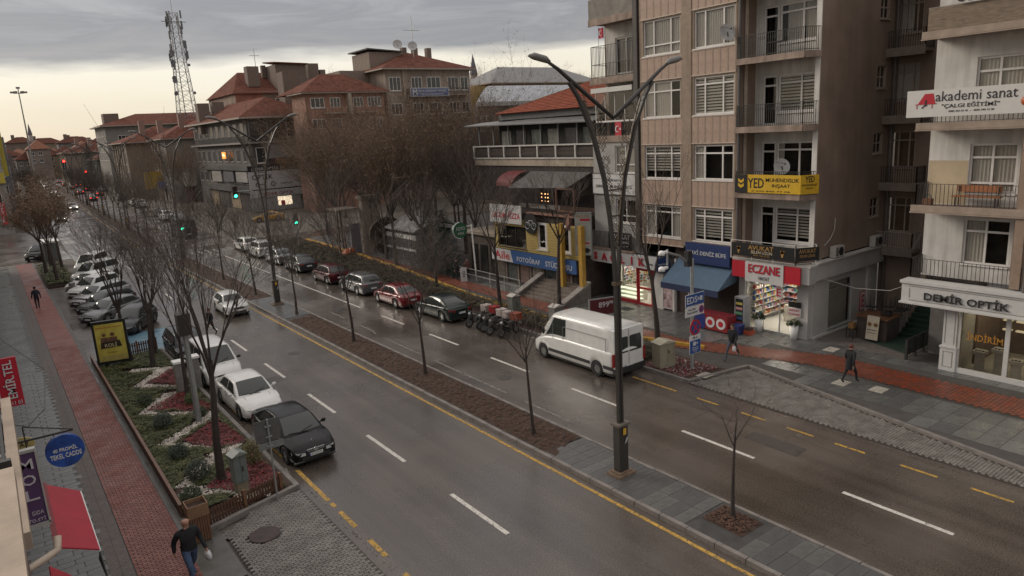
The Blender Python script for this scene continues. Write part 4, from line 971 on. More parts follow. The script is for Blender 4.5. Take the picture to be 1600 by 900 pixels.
for y, lb in ((64, 'bare median tree halfway between the second and third lamp posts'), (73, 'bare median tree close before the junction')): copy_tree(tsrc, lb, (15.6, y, .12), y)
GM2 = 'bare trees along the far median beyond the junction'
msrc = make_tree('bare tree on the far median beyond the junction', (15.6 + bend(98), 98, .12), 3.2, 1, .13, 31, .42, .55, (6, 6, 5, 3), 4, (0, 0), .95, group=GM2, minr=.01)
for i, y in enumerate(range(106, 250, 9)): copy_tree(msrc, 'bare tree on the far median beyond the junction', (15.6 + bend(y), y, .12), y * 1.7, GM2)
# the bed on the left: tall vase-shaped trees
GL = 'tall bare trees of the planted bed'
make_tree('tall bare tree behind the grey cabinet, thickest trunk of the bed', (4.93, 24.5, .12), 4.2, 1, .15, 41, .27, .85, (5, 5, 5, 4), 4, (.04, 0), 1.0, group=GL, bark=BARKD)
make_tree('tall bare tree beside the pale pillars of the bed', (5.9, 33.6, .12), 3.0, 1, .11, 44, .32, .8, (5, 5, 5, 3), 4, (.05, .02), 1.15, group=GL, bark=BARKD)
make_tree('bare tree right of the yellow poster, first of the back row', (5.0, 43.0, .12), 3.0, 1, .15, 52, .34, .8, (5, 5, 5, 3), 4, (-.05, 0), 1.15, group=GL, bark=BARKD)
make_tree('bare tree right of the yellow poster, second of the back row', (5.75, 40.9, .12), 2.8, 1, .14, 55, .32, .8, (5, 5, 5, 3), 4, (0, 0), 1.2, group=GL, bark=BARKD)
make_tree('bare tree by the picket fence at the back of the bed', (6.3, 43.4, .12), 2.9, 1, .10, 57, .34, .75, (5, 5, 4, 3), 4, (.04, 0), 1.0, group=GL, bark=BARKD)
GF = 'brown leaved trees beyond the angled cars'
fsrc = make_tree('tree with dry brown leaves in the far left bed, nearest the angled cars', (4.2, 76.5, .12), 3.4, 1, .17, 61, .45, .55, (6, 6, 5, 4), 4, (0, 0), 1.0, group=GF, leaves=2600, twig=TWIGB, lsize=.07)
for i, (x, y, lb) in enumerate([(3.7, 81.5, 'tree with dry brown leaves in the middle of the far left bed'), (4.4, 87, 'tree with dry brown leaves at the back of the far left bed'), (5.2, 84, 'tree with dry brown leaves on the road side of the far left bed')]): copy_tree(fsrc, lb, (x, y, .12), i * 2.1 + 1)
GLL = 'bare trees along the far left pavement'
for i, y in enumerate(range(138, 262, 11)): copy_tree(msrc, 'bare tree on the far left pavement', (5.6 + bend(y), y, .1), i * 1.3, GLL)
# right side
make_tree('large bare tree forking behind the white signal cameras, beside the tan cabinet', (26.0, 23.4, .12), 3.7, 1, .16, 71, .40, .6, (4, 5, 5, 4), 4, (-.03, 0), .95, bark=BARKD)
make_tree('bare tree before the stone steps of the yellow building', (28.5, 34.0, .12), 4.6, 1, .15, 74, .36, .6, (5, 5, 5, 4), 4, (-.02, 0), .72, bark=BARKD)
make_tree('bare tree in the hedge behind the red scooter box', (26.1, 37.2, .12), 3.9, 1, .15, 77, .42, .55, (5, 6, 5, 4), 4, (-.08, 0), .82, bark=BARKD)
make_tree('bare tree in the hedge behind the red saloon', (26.5, 46.0, .12), 3.6, 1, .13, 78, .42, .55, (5, 6, 5, 4), 4, (-.05, 0), .82, bark=BARKD)
GR = 'brown trees massed behind the right pavement'
dsrc = [make_tree('brown twiggy tree left of the dark spruces', (32.6, 60, .1), 3.6, 1, .19, 81, .50, .45, (7, 7, 6, 5), 4, (0, 0), 1.45, group=GR, leaves=6500, twig=TWIGB, lsize=.045),
  make_tree('tall brown twiggy tree before the pink building', (36.5, 78, .1), 4.0, 1, .22, 83, .50, .45, (7, 7, 6, 5), 4, (0, 0), 1.6, group=GR, leaves=6500, twig=TWIGB, lsize=.045),
  make_tree('grey twiggy tree before the beige building', (41.0, 66, .1), 3.8, 1, .2, 87, .48, .45, (7, 7, 6, 5), 4, (0, 0), 1.6, group=GR, twig=TWIG)]
spots = [(29.9, 61, 2, 'grey twiggy tree directly before the white kiosk'), (29.6, 70, 1, 'brown tree directly before the pale pillars'), (28.8, 57, 0, 'brown tree at the yellow kerb before the white kiosk'), (36.5, 88, 1, 'brown tree in front of the left end of the pink building'), (39.5, 95, 0, 'brown tree below the pink balconies'), (43, 100, 1, 'tall brown tree below the pink balconies'), (47.5, 103, 0, 'brown tree at the foot of the pink building'), (46, 91, 1, 'brown tree between the pink and beige buildings'), (51, 96, 2, 'grey tree at the foot of the beige building'), (56, 99, 2, 'grey tree in front of the beige balconies'), (33.5, 84, 0, 'brown tree above the hedge, left of the pale pillar'), (30.6, 55, 2, 'grey twiggy tree nearest the white kiosk'), (31.6, 67, 0, 'brown tree behind the orange rubbish bags'), (31.5, 76, 1, 'brown tree at the pavement beyond the pale pillar'),
         (41.5, 82, 0, 'brown tree in front of the middle of the pink building'), (44.5, 76, 1, 'brown tree in front of the right end of the pink building'), (38.0, 69, 2, 'grey twiggy tree in the middle of the tree mass'), (44, 70, 2, 'grey twiggy tree before the corner of the beige building'), (45.5, 61, 2, 'grey twiggy tree under the blue banner'),
         (49.5, 64, 2, 'grey twiggy tree right of the blue banner'), (36.5, 57, 1, 'brown tree behind the white kiosk'), (42, 56, 2, 'tall grey tree left of the terrace with white railing'), (34.0, 51.5, 2, 'grey tree beside the terrace with white railing'), (47, 56, 0, 'brown tree between the terrace and the white hall'), (52, 72, 0, 'brown tree before the white hall roof'), (56, 78, 2, 'grey tree before the left end of the white hall roof')]
for x, y, k, lb in spots:
 c_ = copy_tree(dsrc[k], lb, (x, y, .1), (x * 7 + y) % 6.28, GR); s_ = rnd.uniform(.80, 1.0) if k == 2 else rnd.uniform(.98, 1.2); c_.scale = (s_ * rnd.uniform(.85, 1.1), s_, s_ * rnd.uniform(.95, 1.12))
for i, (x, y) in enumerate([(31, 142), (34, 170), (36.5, 200)]): copy_tree(dsrc[i % 2], 'brown tree along the right pavement beyond the junction', (x, y, .1), i * 1.9, 'brown trees along the right pavement beyond the junction')
# spruces
def make_spruce(label, loc, h, r, seed):
 rg = random.Random(seed); t = thing('spruce', label, 'tree', loc, 'dark spruces beside the white kiosk'); tr, lf = MB(), MB(); tr.tube([loc, (loc[0], loc[1], loc[2] + h)], [.12, .015], 6); tr.build('trunk', BARK, t)
 n = int(h * 6)
 for i in range(n):
  z = .5 + (h - .5) * i / n; rr = r * (1 - i / n) ** .8 + .12
  for k in range(11):
   a = rg.uniform(0, 6.28); L_ = rr * rg.uniform(.7, 1.15); d = Vector((math.cos(a), math.sin(a), 0)); o_ = Vector(loc) + Vector((0, 0, z)); s_ = d.cross(Vector((0, 0, 1)))
   prev = None
   m = max(3, int(L_ / .16))
   for j in range(m):
    f = j / m; p = o_ + d * L_ * (f + .08) + Vector((0, 0, -.30 * L_ * f + rg.uniform(-.04, .04))); w_ = .15 * (1.15 - f * .6)
    for q in (-1, 1): e_ = p + s_ * q * w_ * rg.uniform(.8, 1.6) + d * .11 + Vector((0, 0, -.07)); lf.quad(p, p + d * .12, e_)
 lf.build('foliage', M('spruce_needles', (.022, .036, .028), .75, .45, 3), t); return t
make_spruce('dark spruce left of the green round sign, taller of the two', (29.9, 52.3, .1), 6.3, 2.1, 1); make_spruce('dark spruce directly left of the pole with the green round sign', (29.4, 49.2, .1), 5.6, 1.8, 2)
# ---- leafy ground cover: one mass per kind
def leafmass(name, polys, n, z0, z1, mats, size, seed, skip=None):
 rg = random.Random(seed); obs = [MB() for _ in mats]
 def inside(x, y, P):
  c = False; j = len(P) - 1
  for i in range(len(P)):
   if ((P[i][1] > y) != (P[j][1] > y)) and (x < (P[j][0] - P[i][0]) * (y - P[i][1]) / (P[j][1] - P[i][1]) + P[i][0]): c = not c
   j = i
  return c
 areas = []
 for P in polys: xs = [p[0] for p in P]; ys = [p[1] for p in P]; areas.append((min(xs), min(ys), max(xs), max(ys), P))
 tot = sum((a[2] - a[0]) * (a[3] - a[1]) for a in areas)
 for a in areas:
  for _ in range(int(n * (a[2] - a[0]) * (a[3] - a[1]) / tot)):
   x, y = rg.uniform(a[0], a[2]), rg.uniform(a[1], a[3])
   if not inside(x, y, a[4]) or (skip and skip(x, y, inside)): continue
   hump = max(0, 1 - .75 * mnoise.voronoi(Vector((x * 2.6, y * 2.6, seed)))[0][0] ** 1.3) * (.75 + .5 * mnoise.noise(Vector((x, y, seed)))); z = z0 + (z1 - z0) * (hump * rg.uniform(.6, 1))
   a_ = rg.uniform(0, 6.28); s_ = size * rg.uniform(.6, 1.4); dx, dy = math.cos(a_) * s_, math.sin(a_) * s_; t_ = rg.uniform(-.5, .9) * s_
   rg.choice(obs).quad((x - dx, y - dy, z), (x + dy * .6, y - dx * .6, z + t_ * .5), (x + dx, y + dy, z + t_), (x - dy * .6, y + dx * .6, z + rg.uniform(-.3, .5) * s_))
 return [struct(name, o, m, 'stuff') for o, m in zip(obs, mats) if o.v]
bedsoil = MB(); bedsoil.prism([(3.34, 22.85), (6.72, 22.4), (6.72, 44.3), (3.34, 44.3)], .09, .13); struct('bed_soil', bedsoil, SOIL)
LG = [M('leaf_green', (.070, .088, .024), .6, .4, 2), M('leaf_dark_green', (.040, .056, .022), .6, .4, 2), M('leaf_olive', (.105, .09, .024), .6, .4, 2)]
LR = [M('leaf_red', (.20, .022, .024), .6, .4, 3), M('leaf_dark_red', (.09, .016, .018), .6, .4, 3)]
reds = [[(4.2, 33.9), (6.1, 35.4), (6.55, 32.2), (6.3, 31.7)], [(4.6, 29.0), (6.35, 30.6), (6.65, 27.2), (5.6, 27.3)], [(4.3, 24.2), (6.45, 26.2), (6.6, 23.2), (5.6, 22.9)], [(4.9, 38.0), (6.4, 39.6), (6.6, 36.4), (6.2, 36.2)]]
greens = [[(3.4, 23.4), (4.0, 22.9), (4.1, 24.0), (3.5, 24.6)], [(3.4, 25.3), (4.9, 27.4), (4.9, 28.3), (3.9, 29.2), (3.9, 33.2), (4.5, 35.2), (5.0, 36.9), (4.6, 39.0), (4.7, 41.6), (6.3, 42.8), (6.5, 44.0), (3.4, 44.2)], [(4.6, 31.6), (5.6, 30.9), (6.2, 31.2), (5.2, 32.3)], [(6.1, 26.6), (6.6, 25.8), (6.65, 27.0)], [(4.9, 35.9), (6.0, 35.9), (6.5, 36.2), (5.2, 37.3)], [(4.2, 22.9), (5.2, 22.8), (5.0, 23.2), (4.3, 23.3)]]
leafmass('red_ground_cover', reds, 24000, .14, .36, LR, .036, 5)
gv = MB(); rg = random.Random(6)
bands = [((3.6, 24.6), (5.5, 23.3), .45), ((3.8, 24.9), (5.4, 26.9), .36), ((5.2, 26.9), (6.3, 27.0), .32), ((4.0, 29.25), (6.3, 27.1), .30), ((4.0, 29.3), (6.4, 31.2), .34), ((4.2, 33.3), (6.4, 31.4), .30), ((4.1, 33.5), (5.6, 35.7), .40), ((4.7, 37.7), (6.5, 35.9), .34), ((4.6, 37.8), (6.2, 40.0), .42), ((4.6, 41.0), (6.4, 39.8), .4), ((5.0, 22.9), (6.0, 22.6), .3)]
def onband(x, y, inside):
 p = Vector((x, y))
 for a, b_, w_ in bands:
  a, b_ = Vector(a), Vector(b_); d = b_ - a; t_ = max(0, min(1, (p - a).dot(d) / d.dot(d)))
  if (p - a - d * t_).length < w_ * .82 + .05 * math.sin(x * 9 + y * 7): return True
 return any(inside(x, y, P) for P in reds)
leafmass('green_ground_cover', [[(3.38, 22.9), (6.5, 22.5), (6.66, 30), (6.66, 44.2), (3.38, 44.2)]], 125000, .13, .40, LG, .032, 4, onband)
for a, b_, w_ in bands:
 a, b_ = Vector(a), Vector(b_); L_ = (b_ - a).length; nn = (b_ - a).orthogonal().normalized()
 for _ in range(int(L_ * w_ * 900)):
  p = a.lerp(b_, rg.random()) + nn * rg.uniform(-w_, w_) ; s_ = rg.uniform(.016, .034); z = .13 + rg.uniform(0, .035); x, y = p
  gv._add([(x - s_, y - s_ * .7, z), (x + s_, y - s_ * rg.random(), z), (x + s_ * .6, y + s_, z), (x - s_ * .8, y + s_ * .8, z), (x, y, z + s_ * 1.3)], [(0, 1, 4), (1, 2, 4), (2, 3, 4), (3, 0, 4)])
struct('white_gravel', gv, M('white_gravel_stone', (.66, .61, .54), .8, .3, 3, fine=.35, fscale=18), 'stuff')
# small round shrubs
def make_shrub(label, loc, r, mats, seed, group=None, h=1.0):
 rg = random.Random(seed); t = thing('shrub', label, 'shrub', loc, group); lf = MB(); st = MB()
 for k in range(9): a = rg.uniform(0, 6.28); st.tube([loc, (loc[0] + math.cos(a) * r * .5, loc[1] + math.sin(a) * r * .5, loc[2] + r * 1.3 * h)], [.012, .005], 4)
 for _ in range(int(1500 * (r / .4) ** 1.5)):
  d = Vector((rg.gauss(0, 1), rg.gauss(0, 1), rg.gauss(0, 1))).normalized(); k = rg.uniform(.55, 1.05) * (1 + .12 * math.sin(d.x * 7 + seed) * math.sin(d.y * 6)); p = Vector(loc) + Vector((0, 0, r * h)) + Vector((d.x * r, d.y * r, d.z * r * h)) * k
  if p.z < loc[2]: continue
  a = Vector((rg.gauss(0, 1), rg.gauss(0, 1), rg.gauss(0, .7))).normalized(); b_ = a.orthogonal().normalized(); s_ = .032 * rg.uniform(.6, 1.3); lf.quad(p - a * s_, p + b_ * s_ * .6, p + a * s_, p - b_ * s_ * .6)
 st.build('stem', BARK, t); lf.build('foliage', mats, t); return t
GS = M('leaf_grey_green', (.05, .062, .045), .7, .35, 3)
for lb, x, y, r_, m_ in [('grey green round shrub on the white gravel before the thickest trunk', 4.35, 25.2, .42, GS), ('small grey green shrub left of the red triangle', 4.2, 27.6, .34, GS), ('yellow green conical shrub at the kerb behind the cabinet', 6.2, 25.0, .34, LG[2]), ('dark round shrub in the middle red triangle', 6.0, 33.3, .33, LG[0]),
                         ('dark shrub beside the pale pillars', 5.9, 31.4, .28, LG[1]), ('grey green shrub below the pale pillars', 4.4, 31.3, .38, GS), ('dark round shrub on the left side of the bed', 4.3, 34.8, .33, LG[1]), ('low dark shrub behind the wooden bin', 3.75, 23.6, .34, LG[1])]:
 make_shrub(lb, (x, y, .12), r_, m_, int(x * 100 + y * 7), 'round shrubs of the planted bed', 1.5 if 'conical' in lb else .9)
# hedge strip on the right + far bed + red leaved corner
LH = [M('hedge_olive', (.055, .044, .016), .7, .45, 1.5), M('hedge_brown', (.055, .032, .018), .8, .4, 2), M('hedge_green', (.030, .038, .016), .7, .4, 2)]
leafmass('right_hedge', [[(24.3, 28.5), (25.9, 28.5), (26.1, 34), (26.0, 41), (27.2, 52), (28.3, 66), (28.9, 82), (24.3, 82)]], 62000, .15, 1.0, LH, .07, 8)
leafmass('right_hedge_end', [[(24.5, 22.9), (26.4, 22.9), (26.2, 28.5), (24.4, 28.5)]], 6000, .15, .6, LH, .05, 9)
leafmass('red_leaf_litter', [[(24.0, 20.1), (26.1, 19.7), (26.0, 22.4), (24.0, 22.6)]], 2600, .125, .20, LR + [M('pale_pebble', (.3, .26, .24), .7, .3)], .04, 10)
leafmass('far_bed_cover', [[(3.3, 74.2), (5.4, 74.2), (5.4, 89), (3.3, 89)]], 5000, .2, .7, LG, .09, 12)
# ---------------------------------------------------------------- double-armed street lamps
LAMPM = M('lamp_post_paint', (.030, .027, .024), .45, .15, 5); GOLD = M('bronze_lattice', (.075, .052, .03), .5, .3, 6)
def make_lamp(label, loc):
 t = thing('street_lamp', label, 'street lamp', loc, 'double armed street lamps of the median'); X, Y, Z = loc
 def P(x, z): return (X + x, Y, Z + z)
 b = MB(); b.box(X - .38, Y - .30, Z, X + .38, Y + .30, Z + .10); b.box(X - .30, Y - .22, Z + .1, X + .30, Y + .22, Z + .16); b.build('base_plate', M('rusty_plinth', (.16, .11, .075), .7, .35), t)
 b = MB(); b.box(X - .20, Y - .14, Z + .16, X + .20, Y + .14, Z + 1.78); b.build('base_box', LAMPM, t)
 c = MB(); c.box(X - .27, Y - .19, Z + 1.76, X + .27, Y + .19, Z + 1.84); c.build('collar', M('collar_grey', (.12, .10, .085), .6, .2), t)
 st = MB(); st.box(X - .05, Y - .175, Z + 1.45, X + .09, Y - .170, Z + 1.68); st.build('warning_sticker', M('yellow_sticker', (.5, .3, .03), .5), t)
 st = MB(); st.slab([(X + .02, Y - .176, Z + 1.12), (X + .12, Y - .176, Z + 1.2), (X + .18, Y - .176, Z + 1.38), (X + .07, Y - .176, Z + 1.3)], .004); st.build('paper_sticker', M('paper', (.4, .4, .4), .8), t)
 for s_ in (-1, 1):
  m = MB(); pts = [P(s_ * .062, 1.8), P(s_ * .062, 6.5), P(s_ * .13, 7.6), P(s_ * .24, 8.6), P(s_ * .44, 9.8), P(s_ * .86, 11.15), P(s_ * 1.35, 12.15), P(s_ * 1.7, 12.6)]
  for a, c_ in zip(pts, pts[1:]): m.bar(a, c_, .085, .125, up=(0, 1, 0))
  m.build('stem', LAMPM, t)
  m = MB(); m.smooth = True; pts = [P(0, 11.55), P(s_ * .75, 12.05), P(s_ * 1.5, 12.55), P(s_ * 2.1, 12.95), P(s_ * 2.42, 13.12)]
  m.tube(pts, [.055, .065, .065, .055, .045], 8); m.build('arm', LAMPM, t)
  h = MB(); h.smooth = True; h.tube([P(s_ * 2.38, 13.12), P(s_ * 2.55, 13.2), P(s_ * 2.9, 13.27), P(s_ * 3.1, 13.28)], [.05, .10, .10, .03], 8); h.v = [(v[0], Y + (v[1] - Y) * 1.25, v[2]) for v in h.v]; h.build('lamp_head', M('lamp_head_grey', (.16, .15, .14), .5, .1), t)
 g_ = MB()        # pierced bronze panel between the stems
 def xin(z): return pw([(7.6, .09), (8.7, .19), (9.9, .40), (11.2, .80), (12.2, 1.22), (12.6, 1.5)], z)
 def ztop(x): return 11.5 + abs(x) * .64
 rg = random.Random(4); z = 7.7
 while z < 12.2:
  w_ = xin(z);
  x = -w_
  while x < w_:
   if z < ztop(x) - .1 and (abs(x) > w_ * .45 or z < 8.6) and rg.random() < .62:
    g_.bar((X + x, Y + .02, Z + z), (X + x + .12, Y + .02, Z + z + .12), .016, .014, up=(0, 1, 0)); g_.bar((X + x + .12, Y + .03, Z + z), (X + x, Y + .03, Z + z + .12), .016, .014, up=(0, 1, 0))
   x += .12
  z += .12
 for z in (7.7, 8.6, 9.4): g_.box(X - xin(z), Y, Z + z, X + xin(z), Y + .05, Z + z + .05)
 for s_ in (-1, 1):
  zz_ = [7.7, 8.7, 9.9, 11.2, 12.1]
  for a, c_ in zip(zz_, zz_[1:]): g_.bar(P(s_ * xin(a), a), P(s_ * xin(c_), c_), .05, .05, up=(0, 1, 0))
 g_.build('lattice_panel', GOLD, t); g2 = MB(); g2.box(X - .15, Y - .09, Z + 6.45, X + .15, Y + .09, Z + 6.56); g2.build('stem_collar', GOLD, t)
 return t
lamp = make_lamp('nearest double armed street lamp with stickers, between slabs and white van', (15.42, 15.55, .12))
for i, (y, x, lb) in enumerate([(50.3, 15.7, 'second double armed street lamp, beside the old white saloon'), (79.0, 15.6, 'third double armed street lamp, at the junction end of the median'), (116, 16.1, 'fourth double armed street lamp, beyond the junction'), (150, 17.4, 'fifth double armed street lamp, far down the median'), (185, 18.6, 'sixth double armed street lamp, far down the median'), (220, 19.8, 'seventh double armed street lamp, far down the median'), (255, 21, 'last double armed street lamp, at the far end of the median')]):
 copy_tree(lamp, lb, (x, y, .12))
# tall floodlight mast far away
mt = thing('floodlight_mast', 'tall thin floodlight mast rising over the far end of the street', 'mast', (14.0, 262, 0)); m = MB(); m.tube([(14.0, 262, 0), (14.0, 262, 31.5)], [.30, .13], 8); m.build('pole', M('mast_grey', (.22, .2, .18), .6), mt)
m = MB()
for a in range(6): c_, s_ = math.cos(a * 1.047), math.sin(a * 1.047); m.bar((14, 262, 30), (14 + c_ * 1.6, 262 + s_ * 1.6, 30.3), .12); m.box(14 + c_ * 1.7 - .45, 262 + s_ * 1.7 - .3, 30.1, 14 + c_ * 1.7 + .45, 262 + s_ * 1.7 + .3, 30.6)
m.box(13.5, 261.7, 31.4, 14.5, 262.3, 31.9); m.build('floodlight_ring', M('mast_lamp', (.16, .15, .14), .6), mt)
# ---------------------------------------------------------------- traffic lights
def make_signal(label, loc, h, lit, pole_r=.07, heads=((0, 0),), scale=1.0, arm=None, facing=-1):
 t = thing('traffic_light', label, 'traffic light', loc); X, Y, Z = loc; p = MB(); p.cyl(X, Y, Z, Z + h, pole_r, n=8)
 if arm: p.tube([(X, Y, Z + h - .4), (X + arm[0] * .4, Y + arm[1] * .4, Z + h + .1), (X + arm[0], Y + arm[1], Z + h + .2)], .05, 6)
 p.build('pole', STEEL, t)
 for dx, dz in heads:
  hx, hz = X + (arm[0] if arm else 0) + dx, Z + h + dz + (.2 if arm else 0); hy = Y + (arm[1] if arm else 0)
  b = MB(); b.box(hx - .19 * scale, hy + .02, hz - .62 * scale, hx + .19 * scale, hy + .24, hz + .42 * scale); bo = b.build('signal_head', BLACK, t)
  for k, cname in enumerate(('red', 'amber', 'green')):
   on = cname == lit; col = {'red': (1, .03, .02), 'amber': (1, .5, .05), 'green': (.05, 1, .55)}[cname]
   l_ = MB(); l_.disc((hx, hy - .01, hz + (.27 - k * .33) * scale), .12 * scale, (0, 1, 0), 12, .04); l_.build('lens', M('lit_' + cname, col, .4, 0, emit=7) if on else M('unlit_' + cname, tuple(c * .05 + .01 for c in col), .3), bo)
   v = MB(); zc = hz + (.27 - k * .33) * scale
   for a in range(7): a0 = math.pi * a / 7; a1 = math.pi * (a + 1) / 7; v.quad((hx + .13 * scale * math.cos(a0), hy - .13, zc + .13 * scale * math.sin(a0)), (hx + .13 * scale * math.cos(a1), hy - .13, zc + .13 * scale * math.sin(a1)), (hx + .14 * scale * math.cos(a1), hy + .03, zc + .14 * scale * math.sin(a1)), (hx + .14 * scale * math.cos(a0), hy + .03, zc + .14 * scale * math.sin(a0)))
   v.build('visor', BLACK, bo)
 return t
make_signal('traffic light showing green on the median nose at the junction', (17.0, 84.0, .0), 3.4, 'green', scale=1.3)
make_signal('traffic light showing green on the right pavement at the junction', (26.5, 75.0, .1), 3.4, 'green', scale=1.2)
make_signal('traffic light showing green on a long arm over the right carriageway', (28.5, 92.0, .1), 5.6, 'green', arm=(-3.2, 0), scale=1.5)
make_signal('traffic light showing red above the far carriageway', (19.8, 235.0, .1), 9.0, 'red', scale=2.6, pole_r=.12)
make_signal('second far traffic light showing red right of the first', (27.5, 262.0, .1), 5.2, 'red', scale=2.4, pole_r=.12)
# near camera-and-signal mast on the right (white dome cameras, arm and signal seen from behind)
t = thing('camera_mast', 'grey steel mast with two white dome cameras and a signal box beside the tan cabinet', 'camera mast', (25.2, 20.6, .12)); X, Y = 25.2, 20.6
p = MB(); p.cyl(X, Y, .12, 5.35, .085, n=10); p.tube([(X, Y, 5.0), (X - .9, Y - .05, 5.62), (X - 1.75, Y - .1, 5.9)], .055, 8); p.cyl(X - 1.78, Y - .1, 5.35, 6.05, .045, n=8); p.build('pole', STEEL, t)
for z in (5.95, 5.25):
 c = MB(); c.bar((X - 1.78, Y - .1, z), (X - 2.1, Y - .15, z), .10, .10); c.smooth = True; c.tube([(X - 2.2, Y - .15, z + .10), (X - 2.2, Y - .15, z + .04), (X - 2.2, Y - .15, z - .10)], [.07, .14, .15], 14); co = c.build('dome_camera', WHITEP, t); dd = MB(); dd.smooth = True; dd.ball((X - 2.2, Y - .15, z - .11), .105, 12, 8); dd.build('dome_glass', CARGLASS, co)
c = MB(); c.box(X - .42, Y - .12, 5.05, X - .14, Y + .12, 5.75); c.build('signal_box', BLACK, t)
# sign plates on that mast
BLUES = M('sign_blue', (.02, .07, .25), .45, .05); WSIGN = M('sign_white', (.55, .55, .56), .5, .05); REDS = M('sign_red', (.42, .015, .02), .45, .05)
def plate(mb_parent, x, y, z, w_, h_, mat, name, d=.02): b = MB(); b.box(x - w_ / 2, y - d / 2, z - h_ / 2, x + w_ / 2, y + d / 2, z + h_ / 2); return b.build(name, mat, mb_parent)
yp = Y - .13
plate(t, X + .02, yp, 3.48, 1.3, .56, WSIGN, 'sign_plate'); plate(t, X + .02, yp - .013, 3.48, 1.26, .52, BLUES, 'sign_face', .006); text('EDS', .32, WSIGN, t, (X - .18, yp - .02, 3.48), '-Y', 'eds_lettering', bold=.03)
c = MB(); c.box(X + .36, yp - .02, 3.37, X + .54, yp - .016, 3.59); c.slab([(X + .34, yp - .018, 3.48), (X + .22, yp - .018, 3.58), (X + .22, yp - .018, 3.38)], .004); c.build('camera_pictogram', WSIGN, t)
plate(t, X + .02, yp, 2.94, 1.3, .46, WSIGN, 'sign_plate'); text('Park İhlal', .12, IRON, t, (X - .18, yp - .014, 3.05), '-Y', 'lettering'); text('Tespit Sistemi', .12, IRON, t, (X - .16, yp - .014, 2.88), '-Y', 'lettering')
def nosign(t, x, y, z, r, cross):
 a = MB(); a.disc((x, y, z), r, (0, 1, 0), 28, .02); a.build('round_sign_rim', REDS, t); a = MB(); a.disc((x, y - .006, z), r * .78, (0, 1, 0), 28, .02); a.build('round_sign_face', BLUES, t); a = MB()
 k = r * .58
 a.bar((x - k, y - .02, z + k), (x + k, y - .02, z - k), .01, r * .2, up=(0, 0, 1)) if False else a.slab([(x - k - r * .07, y - .02, z + k - r * .07), (x - k + r * .07, y - .02, z + k + r * .07), (x + k + r * .07, y - .02, z - k + r * .07), (x + k - r * .07, y - .02, z - k - r * .07)], .006)
 if cross: a.slab([(x - k - r * .07, y - .021, z - k + r * .07), (x - k + r * .07, y - .021, z - k - r * .07), (x + k + r * .07, y - .021, z + k - r * .07), (x + k - r * .07, y - .021, z + k + r * .07)], .006)
 a.build('round_sign_bar', REDS, t)
nosign(t, X + .48, yp - .01, 2.95, .17, False); nosign(t, X + .06, yp, 2.14, .37, True)
plate(t, X + .05, yp, 1.66, .78, .20, WSIGN, 'sign_plate'); text('85 m', .11, IRON, t, (X + .05, yp - .014, 1.66), '-Y', 'lettering', bold=.02)
plate(t, X + .05, yp, 1.22, .78, .66, WSIGN, 'sign_plate'); plate(t, X + .05, yp - .013, 1.22, .74, .62, BLUES, 'sign_face', .006)
c = MB(); c.box(X - .12, yp - .022, 1.28, X + .1, yp - .018, 1.46); c.slab([(X + .12, yp - .02, 1.37), (X + .22, yp - .02, 1.44), (X + .22, yp - .02, 1.30)], .004); c.build('camera_pictogram', WSIGN, t); text('Elektronik', .06, WSIGN, t, (X + .05, yp - .02, 1.19), '-Y', 'lettering', width=.42); text('Denetleme', .06, WSIGN, t, (X + .05, yp - .02, 1.10), '-Y', 'lettering', width=.42); text('Sistemi', .06, WSIGN, t, (X + .05, yp - .02, 1.01), '-Y', 'lettering', width=.26)
# ---------------------------------------------------------------- cabinets, fences, bin, posters
def cabinet(label, x, y, w_, d, h, body, roofm, base=.35, rz=0, taper=.06):
 t = thing('utility_cabinet', label, 'cabinet', (x, y, .11)); b = MB(); b.box(x - w_ / 2, y - d / 2, .11 + base, x + w_ / 2, y + d / 2, .11 + h); b.build('body', body, t)
 b = MB(); b.box(x - w_ / 2 + .02, y - d / 2 + .02, .11, x + w_ / 2 - .02, y + d / 2 - .02, .11 + base + .005); b.build('plinth', M('cabinet_plinth', (.24, .20, .14), .7, .25), t)
 r_ = MB(); z = .11 + h; r_._add([(x - w_ / 2 - taper, y - d / 2 - taper, z), (x + w_ / 2 + taper, y - d / 2 - taper, z), (x + w_ / 2 + taper, y + d / 2 + taper, z), (x - w_ / 2 - taper, y + d / 2 + taper, z), (x, y - d / 2 - taper, z + .14), (x, y + d / 2 + taper, z + .14)], [(3, 2, 1, 0), (0, 1, 4), (1, 2, 5, 4), (2, 3, 5), (3, 0, 4, 5)]); r_.build('roof', roofm, t)
 dr = MB(); dr.box(x - .004, y - d / 2 - .006, .11 + base + .04, x + .004, y - d / 2, .11 + h - .05); dr.box(x + .04, y - d / 2 - .03, .11 + h * .6, x + .07, y - d / 2, .11 + h * .72); dr.build('door_seam', IRON, t); t.rotation_euler = (0, 0, R(rz)); return t
cabinet('grey green metal cabinet on a pale base beside the thickest trunk in the bed', 5.25, 23.2, .42, .40, 1.42, M('cabinet_grey_green', (.14, .16, .15), .5, .2, 3), M('cabinet_roof', (.20, .22, .205), .5, .15), .45, 8)
cabinet('tan metal cabinet with pale roof beside the white van', 24.55, 21.75, .88, .62, 1.22, M('cabinet_tan', (.25, .225, .165), .5, .15, 3), M('cabinet_tan_roof', (.36, .33, .25), .5, .15), .06, -12)
cabinet('tall grey concrete cabinet in front of the van, nearer the tree', 24.9, 30.0, .72, .5, 1.5, M('cabinet_concrete', (.17, .165, .155), .7, .25), M('pale_lid', (.38, .36, .33), .6, .2), .05, 0)
cabinet('grey green cabinet with pale lid in the hedge beyond the scooters', 24.9, 34.0, .62, .5, 1.5, M('cabinet_green_grey', (.12, .13, .115), .7, .25), M('pale_lid', (.38, .36, .33), .6, .2), .05, 0)
